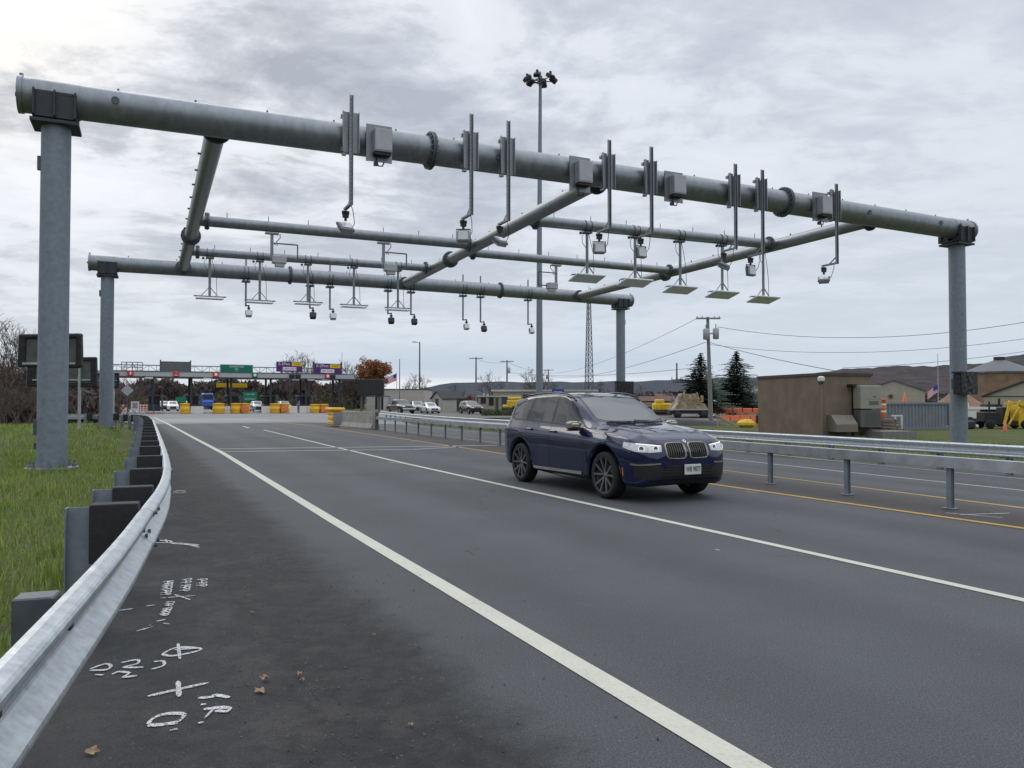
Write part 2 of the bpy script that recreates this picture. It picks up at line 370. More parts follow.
        base = mixc(t, ramp(t, a, [(0.35, 0.0), (0.65, 1.0)]), (0.075, 0.105, 0.032), (0.13, 0.135, 0.062))
        base = mixc(t, ramp(t, c, [(0.4, 0.0), (0.7, 0.7)]), base, (0.105, 0.10, 0.042))
        base = mixc(t, 1.0, base, ramp(t, d, [(0.3, 0.5), (0.7, 1.4)]), 'MULTIPLY')
        b.inputs['Roughness'].default_value = 0.95; b.inputs['Specular IOR Level'].default_value = 0.1; hgt = d; bs, bd = 0.6, 0.05
    elif kind == 'concrete':
        a = noise(0.3, 7, 0.65, (1, 0.4, 1), -0.46); c = noise(3, 6, 0.7); d = noise(90, 3, 0.8)
        base = mixc(t, ramp(t, a, [(0.3, 0.0), (0.7, 1.0)]), (0.19, 0.19, 0.19), (0.255, 0.25, 0.245))
        base = mixc(t, ramp(t, c, [(0.4, 0.0), (0.7, 0.4)]), base, (0.12, 0.12, 0.125))
        base = mixc(t, 1.0, base, ramp(t, d, [(0.3, 0.85), (0.7, 1.15)]), 'MULTIPLY')
        b.inputs['Roughness'].default_value = 0.85; hgt = d; bs, bd = 0.2, 0.01
    else:  # gravel
        a = noise(0.3, 6); c = noise(14, 5, 0.8)
        base = mixc(t, a, (0.105, 0.098, 0.093), (0.155, 0.145, 0.138))
        base = mixc(t, 1.0, base, ramp(t, c, [(0.3, 0.7), (0.7, 1.3)]), 'MULTIPLY')
        b.inputs['Roughness'].default_value = 0.9; hgt = c; bs, bd = 0.4, 0.02
    t.links.new(base, b.inputs['Base Color'])
    bp = N(t, 'ShaderNodeBump'); bp.inputs['Strength'].default_value = bs; bp.inputs['Distance'].default_value = bd
    t.links.new(hgt, bp.inputs['Height']); t.links.new(bp.outputs[0], b.inputs['Normal'])
    return m
M['asphalt'] = ground_material('worn_asphalt', 'asphalt'); M['grass'] = ground_material('grass_ground', 'grass')
M['apron'] = ground_material('apron_concrete', 'concrete'); M['gravel'] = ground_material('gravel_lot', 'gravel')
def lin(a, b, step):
    n = max(1, round((b-a)/step)); return [a+(b-a)*i/n for i in range(n+1)]
# terrain: one sheet out to the horizon, sunk a little under the pavement
ss = [-6000, -2500, -900, -300, -100, -40]+lin(-20, 60, 2)+lin(64, 120, 4)+lin(130, 300, 15)+[400, 700, 1200, 2500, 6000]
ts = [-6000, -2500, -900, -300, -120, -60, -40, -25]+lin(-16, -2, 2)+[-1.1, -0.5, -0.1, 0.3, 1.2, 6, 11.4, 13.4, 15.4, 17.4, 19.6, 20.4, 22]+lin(24, 60, 4)+[75, 100, 150, 300, 900, 2500, 6000]
mb = MB(); rows = []
for s in ss:
    r = []
    for t_ in ts:
        p = W(s, t_); z = gz(p.x, p.y)
        z -= 0.06*clamp((t_+(0.3 if s > 7 else 1.9))/0.5)*clamp((20.3-t_)/0.5) if s < 57 else 0.06
        r.append(Vector((p.x, p.y, z)))
    rows.append(r)
mb.grid(rows, True); struct(mb, 'ground', M['grass'])
def strip(name, m, s0, s1, t0, t1, dz, step=3.0, tl=None, f0=None, f1=None):
    mb = MB(); rows = []
    for s in lin(s0, s1, step):
        a = f0(s) if f0 else t0; b = f1(s) if f1 else t1
        tt = [a]+[q for q in (tl or []) if a+0.05 < q < b-0.05]+[b]
        rows.append([Vector((*(W(s, q).xy), gz(*W(s, q).xy)+dz)) for q in tt])
    if tl is None or len(set(len(r) for r in rows)) > 1:
        K_ = 40
        rows = [[Vector((*(W(s, (f0(s) if f0 else t0)+((f1(s) if f1 else t1)-(f0(s) if f0 else t0))*k/K_).xy), 0)) for k in range(K_+1)] for s in lin(s0, s1, step)]
        for r in rows:
            for p in r: p.z = gz(p.x, p.y)+dz
    mb.grid(rows, True); return struct(mb, name, m)
TL = [0.5, 1.5, 3, 6, 9, 11.4, 13, 15, 17, 18.5, 19.6]
def road_left(s):
    return -1.6 if s < -1 else -1.6+1.35*sm((s+1)/7.0) if s < 6 else -0.25+0.4*sm((s-6)/8)
strip('road', M['asphalt'], -30, 58, 0, 20.2, 0.0, tl=TL, f0=road_left, f1=lambda s: 20.2, step=1.5)
def sp0(s): return 0.15-10*sm((s-58)/40)
def sp1(s): return 20.2+13*sm((s-58)/40)
strip('plaza_apron', M['apron'], 58, 230, 0, 0, -0.004, f0=sp0, f1=sp1)
# paint
def paint_mat(name, col, wear=0.35):
    m = bpy.data.materials.new(name); m.use_nodes = True; t = m.node_tree; b = t.nodes['Principled BSDF']
    tc = N(t, 'ShaderNodeTexCoord'); n = N(t, 'ShaderNodeTexNoise'); n.inputs['Scale'].default_value = 40; n.inputs['Detail'].default_value = 8; n.inputs['Roughness'].default_value = 0.8
    t.links.new(tc.outputs['Object'], n.inputs[0])
    n3 = N(t, 'ShaderNodeTexNoise'); n3.inputs['Scale'].default_value = 3; n3.inputs['Detail'].default_value = 5; t.links.new(tc.outputs['Object'], n3.inputs[0])
    f = mth(t, 'ADD', mth(t, 'MULTIPLY', n.outputs[0], 0.7), mth(t, 'MULTIPLY', n3.outputs[0], 0.3))
    c = ramp(t, f, [(0.30+wear*0.2, tuple(q*0.45 for q in col)), (0.40+wear*0.2, tuple(q*0.85 for q in col)), (0.62, col)])
    t.links.new(c, b.inputs['Base Color']); b.inputs['Roughness'].default_value = 0.75; return m
M['line_white'] = paint_mat('white_road_paint', (0.60, 0.59, 0.50), 0.15)
M['line_yellow'] = paint_mat('yellow_road_paint', (0.50, 0.31, 0.06), 0.25)
M['line_faint'] = paint_mat('faint_road_paint', (0.34, 0.34, 0.33), 0.35)
M['spray'] = paint_mat('sprayed_white_paint', (0.74, 0.74, 0.74), 0.35)
_t = M['spray'].node_tree; _b = _t.nodes['Principled BSDF']
_tc = N(_t, 'ShaderNodeTexCoord'); _n = N(_t, 'ShaderNodeTexNoise'); _n.inputs['Scale'].default_value = 130; _n.inputs['Detail'].default_value = 3; _t.links.new(_tc.outputs['Object'], _n.inputs[0])
_t.links.new(ramp(_t, _n.outputs[0], [(0.38, 0.0), (0.49, 1.0)]), _b.inputs['Alpha'])
M['sealer'] = mat('joint_sealer', (0.20, 0.20, 0.20), 0.8, var=0.4, scale=3)
def line(name, m, pts, w, dz=0.005):
    """painted line through (s,t) points"""
    mb = MB(); rows = []
    P = []
    for i in range(len(pts)-1):
        (s0, t0), (s1, t1) = pts[i], pts[i+1]
        n = max(1, int(abs(s1-s0)/1.5)+int(abs(t1-t0)/1.5))
        for k in range(n): P.append((s0+(s1-s0)*k/n, t0+(t1-t0)*k/n))
    P.append(pts[-1])
    for i, (s, t_) in enumerate(P):
        a = P[max(0, i-1)]; b = P[min(len(P)-1, i+1)]; d = Vector((b[0]-a[0], b[1]-a[1])).normalized(); nn = Vector((-d.y, d.x))
        r = []
        for k in (-1, 1):
            p = W(s+nn.x*k*w/2, t_+nn.y*k*w/2); r.append(Vector((p.x, p.y, gz(p.x, p.y)+dz)))
        rows.append(r)
    mb.grid(rows, False); return struct(mb, name, m)
line('edge_line', M['line_white'], [(-6, 2.28), (10, 2.30), (24, 2.42), (34, 2.36), (58, 2.25), (82, 2.0), (92, 1.2)], 0.15)
line('lane_line', M['line_white'], [(-6, 6.12), (0, 6.08), (18, 6.0), (27, 6.1), (43, 6.38)], 0.11)
line('yellow_line', M['line_yellow'], [(-6, 9.5), (10, 9.5), (20, 9.65), (30, 9.9), (46, 10.1), (58, 10.0), (64, 9.8)], 0.11)
line('far_yellow_line', M['line_yellow'], [(-4, 11.0), (6.5, 11.3), (13, 11.72), (27, 12.4), (40, 13.1), (56, 13.6)], 0.11)
stp = lambda u, v: st(G(u, v))
line('far_lane_line', M['line_white'], [stp(1060, 494.6), stp(1024, 490.7), stp(841, 471.5), stp(724, 458.8), stp(500, 434), stp(400, 424)], 0.11)
line('far_edge_line', M['line_white'], [stp(1060, 482.5), stp(1024, 479), stp(781, 455.4), stp(620, 440), stp(500, 429), stp(400, 420)], 0.11)
line('detector_stripe', M['line_faint'], [(26.2, 2.5), (24.6, 9.2), (23.7, 13.2)], 0.30)
line('detector_stripe', M['line_faint'], [(24.7, 2.5), (23.2, 8.0), (23.9, 9.9)], 0.26)
line('apron_dash', M['line_white'], [(50, 6.2), (46.5, 6.1)], 0.13)
# a light concrete slab area in front of the lanes
M['pale'] = mat('pale_concrete', (0.27, 0.27, 0.265), 0.85, var=0.15, scale=0.6)
mb = MB()
P = [W(62, 1.5), W(62, 12), W(75, 10), W(75, 0.5)]
mb.add([(p.x, p.y, 0.0) for p in P], [(0, 1, 2, 3)]); struct(mb, 'pavement_slab', M['pale'])
# gravel parking lot on the right
def poly(name, m, pts, dz):
    mb = MB(); mb.add([(p.x, p.y, p.z+dz) for p in pts], [tuple(range(len(pts)))]); return struct(mb, name, m)
mbp = MB(); rows = []
for k in range(13):
    u = 380+(1000-380)*k/12
    vn = 418.5 if u < 480 else 418.5-1.2*min(1, (u-480)/40) if u < 560 else 417.3+(u-560)*0.028
    vn = min(vn, 421.5)
    a = G(u, vn); b = G(u, 406.2)
    rows.append([a.lerp(b, q/5) for q in range(6)])
for r in rows:
    for p in r: p.z = gz(p.x, p.y)+0.02
mbp.grid(rows, True); struct(mbp, 'parking_lot', M['gravel'])

# graffiti sprayed on the shoulder: strokes given in photo pixels, painted flat on the asphalt
def spray(name, strokes, w=0.022):
    mb = MB()
    for i_, stx in enumerate(strokes):
        zs = 0.005+0.0009*(i_ % 6)
        if len(stx) > 2:
            sx = []
            for i in range(len(stx)-1):
                a0, a1, a2, a3 = stx[max(0, i-1)], stx[i], stx[i+1], stx[min(len(stx)-1, i+2)]
                for k in range(4):
                    f = k/4; sx.append(tuple(0.5*(2*a1[j]+(-a0[j]+a2[j])*f+(2*a0[j]-5*a1[j]+4*a2[j]-a3[j])*f*f+(-a0[j]+3*a1[j]-3*a2[j]+a3[j])*f**3) for j in (0, 1)))
            stx = sx+[stx[-1]]
        P = [G(*p) for p in stx]
        Q = []
        for a, b in zip(P, P[1:]):
            n = max(1, int((b-a).length/0.03))
            for k in range(n): Q.append(a.lerp(b, k/n))
        Q.append(P[-1]); rows = []
        for i, p in enumerate(Q):
            d = (Q[min(i+1, len(Q)-1)]-Q[max(0, i-1)]); d.z = 0
            if d.length < 1e-6: continue
            d.normalize(); nn = Vector((-d.y, d.x, 0)); ww = w/2*(0.55+0.85*abs(d.x))*(0.85+random.random()*0.3)*(0.95 if w > 0.018 else 1.05)
            if i in (0, len(Q)-1): ww *= 0.5
            rows.append([Vector((p.x, p.y, zs))+nn*ww, Vector((p.x, p.y, zs))-nn*ww])
        if len(rows) > 1: mb.grid(rows, False)
    return struct(mb, name, M['spray'])
def ell(cx, cy, rx, ry, n=14, a0=0, a1=360, sk=0):
    return [(cx+rx*math.cos(rad(a0+(a1-a0)*k/n))+sk*math.sin(rad(a0+(a1-a0)*k/n)), cy+ry*math.sin(rad(a0+(a1-a0)*k/n))) for k in range(n+1)]
def zp(x, y): return (90+x/3.84, 540+y/3.84)      # points read off an enlarged crop
S_ = lambda *a: [zp(*p) for p in a]
spray('paint_mark_cross', [S_((222, 603), (455, 550)), S_((338, 545), (342, 605))], 0.03)
spray('paint_mark_zero', [S_((222, 712), (240, 690), (285, 672), (350, 670), (360, 680), (335, 700), (280, 712), (222, 714)), S_((310, 712), (336, 708)), S_((306, 736), (336, 730))], 0.028)
spray('paint_mark_letters', [S_((415, 610), (470, 605), (480, 598), (535, 608)), S_((425, 636), (445, 634)), S_((436, 655), (495, 648), (535, 650), (525, 662), (480, 660)), S_((478, 650), (440, 690)), S_((415, 709), (436, 706))], 0.025)
spray('paint_mark_arrow', [S_((278, 440), (335, 415), (425, 420), (390, 435), (310, 448), (278, 440)), S_((338, 400), (345, 460)), S_((325, 425), (425, 418))], 0.022)
spray('paint_mark_letters', [S_((245, 470), (280, 468), (282, 485), (235, 500)), S_((120, 475), (180, 463), (182, 478), (130, 492), (205, 492)), S_((85, 520), (110, 510), (150, 515), (130, 530), (180, 525)), S_((0, 500), (60, 480), (80, 490), (60, 503), (0, 505)), S_((20, 522), (50, 524))], 0.02)
spray('paint_mark_ticks', [S_((180, 352), (240, 335)), S_((100, 275), (165, 266)), S_((215, 257), (250, 252)), S_((245, 12), (340, 14)), S_((290, 0), (296, 12)), S_((340, 14), (420, 22)), S_((385, 22), (420, 30)), S_((282, 322), (304, 326)), S_((255, 316), (290, 308))], 0.02)
# two stacked lines of lettering across the shoulder with a big x between them
rows_ = []
def scrib(x0, y0, x1, y1, n, h):
    out = []
    for k in range(n):
        x = x0+(x1-x0)*k/n; y = y0+(y1-y0)*k/n; dx = (x1-x0)/n*0.7; dy = (y1-y0)/n*0.7; r = random.random
        out.append(S_((x, y+h*r()*0.3), (x+h*0.9, y+r()*3), (x+h*0.8+dx, y+dy+r()*4), (x+h*0.2+dx, y+dy*0.8)))
        if k % 2: out.append(S_((x+h*0.5, y-3), (x+h*0.5+dx, y+dy+3)))
    return out
spray('paint_mark_lettering', scrib(280, 155, 268, 215, 7, 42)+scrib(350, 150, 340, 200, 5, 42)+scrib(408, 150, 406, 180, 3, 44)+scrib(290, 240, 262, 295, 6, 36)
      +[S_((270, 225), (405, 215)), S_((325, 212), (385, 232))], 0.014)
spray('paint_mark_ticks', [[(166, 491), (178, 492)], [(168, 493.5), (187, 493)], [(176, 490.5), (186, 491.5)], [(155, 541), (170, 541.5), (172, 544), (185, 545), (198, 546.5)], [(158, 529), (163, 529)], [(166, 464), (172, 464)]], 0.03)
spray('paint_mark_ticks', [[(852-3, 520.5), (950, 511)], [(945, 513), (985, 516.5), (1003, 518)], [(960, 515), (1010, 513.5)], [(746, 492), (758, 493)], [(715, 550), (720, 551)], [(388, 462), (398, 463.5), (405, 463.5)]][1:], 0.025)

# fallen leaves on the shoulder
M['dead_leaf'] = mat('dead_leaf', (0.30, 0.20, 0.11), 0.8, var=0.35, scale=20)
def leaf(u, v, size, label):
    size *= 0.75; p = G(u, v); mb = MB(); a0 = random.random()*6.28; n = 10; P = [(0, 0, 0.018*size/0.09)]
    for k in range(n):
        r = size*(0.55 if k % 2 else 1.0)*(0.8+random.random()*0.4)/2; a = a0+6.283*k/n
        P.append((r*math.cos(a), r*math.sin(a)*0.85, 0.004+random.random()*0.02))
    mb.add(P, [(0, 1+k, 1+(k+1) % n) for k in range(n)])
    o = part(mb, 'fallen_leaf', M['dead_leaf']); o.location = (p.x, p.y, 0.006)
    tag(o, label, 'leaf', 'fallen leaves scattered on the shoulder')
for u, v, z, lab in [(265, 681, .085, 'curled tan leaf between the sprayed letters and the white edge line'),
                     (261, 693, .11, 'largest tan leaf, just below another leaf on the dark shoulder'),
                     (299, 677, .06, 'small orange leaf nearest the white edge line'),
                     (302, 683, .05, 'small pale leaf just below the orange leaf'),
                     (92, 755, .10, 'tan leaf by the foot of the guardrail at the bottom'),
                     (411, 727, .05, 'small dark leaf right of the bare patch near the bottom'),
                     (252, 614, .05, 'small pale leaf above the pair of tan leaves'),
                     (150, 628, .05, 'pale leaf beside the sprayed lettering'),
                     (374, 637, .04, 'tiny pale leaf close to the worn white line'),
                     (167, 600, .04, 'tiny pale leaf beside the sprayed cross mark'),
                     (245, 590, .045, 'pale leaf midway between sprayed lettering and edge line')]:
    leaf(u, v, z, lab)
# loose grit along the shoulder: nobody could count it
M['grit'] = mat('grit', (0.12, 0.115, 0.11), 0.9, var=0.5, scale=30)
mb = MB()
for i in range(2600):
    s = 0.8+random.random()**1.5*16; t_ = 0.4+abs(random.gauss(0, 0.8)); p = W(s, t_); r = 0.002+random.random()**3*0.007
    a = random.random()*6.28; q = [(p.x+r*math.cos(a+k*2.1), p.y+r*math.sin(a+k*2.1), 0.003) for k in range(3)]+[(p.x, p.y, 0.003+r*1.3)]
    mb.add(q, [(0, 1, 3), (1, 2, 3), (2, 0, 3)])
tag(part(mb, 'gravel', M['grit']), 'loose grit scattered on the dark shoulder by the guardrail', 'grit', kind='stuff')

# ---- grass blades on the verge
def blade_mat():
    m = bpy.data.materials.new('grass_blades'); m.use_nodes = True; t = m.node_tree; b = t.nodes['Principled BSDF']
    tc = N(t, 'ShaderNodeTexCoord'); n = N(t, 'ShaderNodeTexNoise'); n.inputs['Scale'].default_value = 0.8; n.inputs['Detail'].default_value = 8; n.inputs['Roughness'].default_value = 0.75
    t.links.new(tc.outputs['Object'], n.inputs[0])
    g = N(t, 'ShaderNodeNewGeometry')
    c = ramp(t, n.outputs[0], [(0.35, (0.17, 0.31, 0.04)), (0.5, (0.25, 0.36, 0.07)), (0.66, (0.40, 0.40, 0.15))])
    c = mixc(t, mth(t, 'MULTIPLY', g.outputs['Random Per Island'], 0.5), c, (0.20, 0.185, 0.08))
    t.links.new(c, b.inputs['Base Color']); b.inputs['Roughness'].default_value = 0.6; b.inputs['Specular IOR Level'].default_value = 0.25
    return m
M['blade'] = blade_mat()
def grass_patch(n, gen, h0, h1, w0):
    mb = MB(); V = []; Fc = []
    for i in range(n):
        s, t_, k = gen()
        p = W(s, t_); z = gz(p.x, p.y)-0.005; a = random.random()*6.283; h = (h0+(h1-h0)*random.random())*k; w = w0*(0.7+0.6*random.random())*(0.6+0.4*k)
        lx, ly = math.cos(a+1.57)*h*0.5*random.random(), math.sin(a+1.57)*h*0.5*random.random()
        dx, dy = math.cos(a)*w/2, math.sin(a)*w/2; o = len(V)
        V += [Vector((p.x-dx, p.y-dy, z)), Vector((p.x+dx, p.y+dy, z)), Vector((p.x+lx*0.4+dx*0.6, p.y+ly*0.4+dy*0.6, z+h*0.6)), Vector((p.x+lx*0.4-dx*0.6, p.y+ly*0.4-dy*0.6, z+h*0.6)), Vector((p.x+lx, p.y+ly, z+h))]
        Fc += [(o, o+1, o+2, o+3), (o+3, o+2, o+4)]
    mb.v = V; mb.f = Fc; mb.sm = [False]*len(Fc); return mb
def gen_near():
    s = 2+random.random()**1.4*24; t_ = road_left(s)-0.03-random.random()**1.2*11
    return s, t_, 1.0
def gen_far():
    return 24+random.random()*40, -0.4-random.random()*16, 1.2
def gen_tall():
    while True:
        s = 3+random.random()*40; t_ = road_left(s)-0.1-random.random()*12
        v = math.sin(s*1.3+t_*0.7)+math.sin(t_*2.1-s*0.5)
        if v > 0.7: return s, t_, 1
g1 = grass_patch(90000, gen_near, 0.03, 0.12, 0.011); tag(part(g1, 'grass', M['blade']), 'green mown grass on the verge left of the guardrail', 'grass', kind='stuff')
g2 = grass_patch(22000, gen_far, 0.06, 0.16, 0.03); tag(part(g2, 'grass', M['blade']), 'green grass on the verge beyond the first gantry post', 'grass', kind='stuff')
def gen_tuft():
    if random.random() < 0.65:
        k = int(random.random()*90); r = random.Random(k*7+3); s = 3.5+r.random()**1.3*24; t_ = road_left(s)-0.3-r.random()*9
        return s+random.gauss(0, 0.10), t_+random.gauss(0, 0.10), 1.0
    if random.random() < 0.6: return 4+random.random()*20, -1.2-random.random()*8, 0.8
    a = random.random()*6.283; r = 0.5+random.random()*0.3; p = st((-10.05+math.cos(a)*r, 16.85+math.sin(a)*r)); return p[0], p[1], 0.45
g3 = grass_patch(9000, gen_tuft, 0.12, 0.27, 0.012); tag(part(g3, 'tall_grass', M['blade']), 'taller tufts standing in the verge grass', 'grass', kind='stuff')
def gen_right():
    return -4+random.random()*52, 20.6+random.random()**1.3*14, 1.0
g4 = grass_patch(24000, gen_right, 0.05, 0.14, 0.03); tag(part(g4, 'grass', M['blade']), 'green grass beyond the far guardrail on the right', 'grass', kind='stuff')

# ---- hills
def hills(name, prof, Y, m, zb=-5):
    mb = MB(); rows = []
    top = []; n = 150
    us = [prof[0][0]+(prof[-1][0]-prof[0][0])*k/n for k in range(n+1)]
    random.seed(11)
    for u in us:
        for (a, va), (b, vb) in zip(prof, prof[1:]):
            if a <= u <= b: v = va+(vb-va)*(u-a)/(b-a)
        v += 0.5*math.sin(u*0.11)+0.35*math.sin(u*0.31+1)+random.uniform(-0.35, 0.35)
        x = (u-512)/F*Y; z = H+(402-v)/F*Y
        top.append((x, z))
    for j, (dy, kz) in enumerate([(-900, 0.0), (-620, 0.22), (-380, 0.5), (-180, 0.78), (0, 1.0), (500, 0.9), (1500, 0.0)]):
        r = []
        for i, (x, z) in enumerate(top):
            f = (Y+dy)/Y
            zz = z*kz*(1 if j in (0, 4, 6) else 1+0.10*math.sin(x*0.004+j*2)+0.06*math.sin(x*0.013+j))
            r.append(Vector((x*f if dy <= 0 else x*f, Y+dy, max(zz, 0) if j not in (0, 6) else zb)))
        rows.append(r)
    mb.grid(rows, True); return struct(mb, name, m)
def hill_mat(name, a, b_):
    m = bpy.data.materials.new(name); m.use_nodes = True; t = m.node_tree; b = t.nodes['Principled BSDF']
    tc = N(t, 'ShaderNodeTexCoord'); mp = N(t, 'ShaderNodeMapping'); mp.inputs['Scale'].default_value = (1, 1, 2.0); t.links.new(tc.outputs['Object'], mp.inputs[0])
    n = N(t, 'ShaderNodeTexNoise'); n.inputs['Scale'].default_value = 0.03; n.inputs['Detail'].default_value = 12; n.inputs['Roughness'].default_value = 0.75; t.links.new(mp.outputs[0], n.inputs[0])
    c = ramp(t, n.outputs[0], [(0.35, a), (0.65, b_)]); t.links.new(c, b.inputs['Base Color']); b.inputs['Roughness'].default_value = 1; b.inputs['Specular IOR Level'].default_value = 0
    return m
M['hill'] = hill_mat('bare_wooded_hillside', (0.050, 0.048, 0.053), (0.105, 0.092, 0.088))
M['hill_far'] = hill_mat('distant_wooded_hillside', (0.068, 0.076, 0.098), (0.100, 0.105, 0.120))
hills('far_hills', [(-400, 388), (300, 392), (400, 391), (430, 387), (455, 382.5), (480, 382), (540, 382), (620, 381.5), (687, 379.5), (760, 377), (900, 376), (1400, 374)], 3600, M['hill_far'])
mb = MB(); rows = []  # unseen bank added behind the camera for darker reflections on car and rail
random.seed(5)
for R_, z_ in ((70, 0.0), (78, 7.0), (95, 11.0), (180, 18.0), (260, 24.0), (400, 0.0)):
    rows.append([Vector((R_*math.sin(rad(a)), -R_*abs(math.cos(rad(a)))*1.0, z_*(1+0.25*math.sin(a*0.21)+random.uniform(-0.12, 0.12)) if z_ else -1)) for a in range(-78, 79, 2)])
mb.grid(rows, True); struct(mb, 'added_reflection_bank', M['hill'])
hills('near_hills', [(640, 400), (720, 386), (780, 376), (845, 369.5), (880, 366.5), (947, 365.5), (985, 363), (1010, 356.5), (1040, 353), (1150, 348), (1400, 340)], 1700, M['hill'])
# ================================================================ tolling gantry
A = Vector((-10.05, 16.85, 0)); B = Vector((17.2, 29.65, 0)); C_ = Vector((-19.5, 37.0, 0)); D_ = Vector((7.1, 50.25, 0))
ZB = 8.17; ZV = Vector((0, 0, ZB))
E1 = (B-A).normalized(); E2 = (C_-A).normalized()
gan = thing('toll_gantry', 'huge galvanised steel tube gantry spanning the road on four round posts', 'gantry', (A.x, A.y, 0))
def flange(mb, c, d, r, w=0.10, bolts=12, rb=0.035):
    d = d.normalized(); mb.cyl(c-d*w/2, c-d*0.008, r, n=28); mb.cyl(c+d*0.008, c+d*w/2, r, n=28)
    a = d.cross(Vector((0, 0, 1))).normalized(); b = d.cross(a)
    for k in range(bolts):
        q = 2*math.pi*k/bolts; p = c+(a*math.cos(q)+b*math.sin(q))*(r*0.86)
        mb.cyl(p-d*(w/2+0.04), p+d*(w/2+0.04), rb, n=6, smooth=False)
for P, nm in ((A, 0), (B, 1), (C_, 2), (D_, 3)):
    z0 = gz(P.x, P.y)
    mb = MB(); mb.cyl(P+Vector((0, 0, z0)), P+Vector((0, 0, ZB-0.62)), 0.298, 0.290, n=40, caps=True)
    po = part(mb, 'post', M['galv_post'], gan, True)
    mb = MB(); mb.cyl(P+Vector((0, 0, z0+0.04)), P+Vector((0, 0, z0+0.08)), 0.52, n=24, smooth=False)
    part(mb, 'base_plate', M['galv_post'], po, True)
    for k in range(8):
        mb = MB(); q = rad(22.5+45*k); c = P+Vector((math.cos(q)*0.43, math.sin(q)*0.43, 0))
        mb.cyl(c+Vector((0, 0, z0)), c+Vector((0, 0, z0+0.24)), 0.024, n=8); mb.cyl(c+Vector((0, 0, z0+0.08)), c+Vector((0, 0, z0+0.15)), 0.045, n=6, smooth=False)
        part(mb, 'anchor_bolt', M['galv'], po, True)
    # hand hole and cable entry
    mb = MB(); q = -E1*0.31 if nm in (0, 2) else E1*0.31
    mb.box(P+q+Vector((0, 0, z0+0.95)), (0.08, 0.16, 0.34), rz=math.atan2(E1.y, E1.x)); mb.box(P+q+Vector((0, 0, z0+0.55)), (0.06, 0.10, 0.14), rz=math.atan2(E1.y, E1.x))
    part(mb, 'hand_hole', M['galv_dark'], po, True)
    mb = MB(); mb.box(P+q+Vector((0, 0, ZB-1.45)), (0.08, 0.10, 0.3), rz=math.atan2(E1.y, E1.x)); part(mb, 'junction_box', M['galv_dark'], po, True)
    # saddle: plate on the post top, side cheeks and strap over the beam
    mb = MB(); rz = math.atan2(E1.y, E1.x); c = P+Vector((0, 0, ZB-0.60))
    mb.box(c, (0.92, 0.84, 0.07), rz=rz); mb.box(c+Vector((0, 0, 0.10)), (0.84, 0.80, 0.05), rz=rz)
    for sd in (-1, 1):
        o = E2*(sd*0.385)
        mb.box(c+o+Vector((0, 0, 0.60)), (0.84, 0.03, 0.04), rz=rz)
        for k in (-0.39, 0, 0.39): mb.box(c+o*1.08+E1*k+Vector((0, 0, 0.37)), (0.035, 0.13, 0.56), rz=rz)
        mb.box(c+o*1.0+Vector((0, 0, 0.37)), (0.80, 0.02, 0.54), rz=rz)
    for k in (-0.36, 0.36):
        for j in (-1, 1): mb.box(c+E1*k+E2*(0.24*j)+Vector((0, 0, 0.19)), (0.03, 0.28, 0.16), rz=rz)
    part(mb, 'saddle_bracket', M['saddle'], po, True)
    mb = MB(); pts = [P+ZV+E1*-0.46, P+ZV+E1*0.46]; mb.tube(pts, 0.388, n=40)
    part(mb, 'beam_sleeve', M['galv'], po, True)
def beam(P, Q, over, r, camber, ends=True):   # over: overhang
    d = (Q-P).normalized(); L = (Q-P).length; pts = []
    for k in range(41):
        f = -over/L+(1+2*over/L)*k/40; pts.append(P+(Q-P)*f+Vector((0, 0, ZB+camber*math.sin(math.pi*clamp(f)))))
    mb = MB(); mb.tube(pts, r, n=44); return mb, pts
mb, ptsN = beam(A, B, 0.62, 0.375, 0.10); nb = part(mb, 'front_beam', M['galv'], gan, True)
mb, ptsF = beam(C_, D_, 0.72, 0.375, 0.08); fb = part(mb, 'rear_beam', M['galv'], gan, True)
def bz(f, c=0.10): return ZB+c*math.sin(math.pi*clamp(f))
for P, Q in ((A, B), (C_, D_)):
    for e, sgn in ((P, -1), (Q, 1)):
        mb = MB(); c = e+ZV+E1*(sgn*(0.67 if P is A else 0.77)); mb.cyl(c-E1*0.05, c+E1*0.05, 0.40, n=32)
        mb.cyl(c+E1*(sgn*0.05), c+E1*(sgn*0.11), 0.05, n=8); mb.cyl(c+Vector((0, 0, 0.38)), c+Vector((0, 0, 0.47)), 0.04, n=6)
        part(mb, 'end_cap', M['galv'], nb if P is A else fb, True)
for u in (430, 783):
    c = on_line(A, B, u, ZB+0.08); mb = MB(); flange(mb, c, E1, 0.50, 0.11, 18, 0.030); part(mb, 'flange', M['galv_dark'], nb, True)
for u in (290, 500):
    c = on_line(C_, D_, u, ZB+0.07); mb = MB(); flange(mb, c, E1, 0.48, 0.10, 16, 0.028); part(mb, 'flange', M['galv_dark'], fb, True)
mb = MB()   # eye bolts, plugs along the top
for i in range(18):
    f = 0.04+0.92*i/17; p = A+(B-A)*f+Vector((0, 0, bz(f)+0.37)); mb.cyl(p, p+Vector((0, 0, 0.07)), 0.022, n=6)
for i in range(14):
    f = 0.03+0.94*i/13; p = C_+(D_-C_)*f+Vector((0, 0, bz(f, .08)+0.37)); mb.cyl(p, p+Vector((0, 0, 0.07)), 0.022, n=6)
for u in (116, 493, 861, 932, 951):
    c = on_line(A, B, u, ZB+0.05)-E2*0.362
    mb.cyl(c, c-E2*0.035, 0.085, n=12)
part(mb, 'plugs', M['galv_dark'], nb, True)
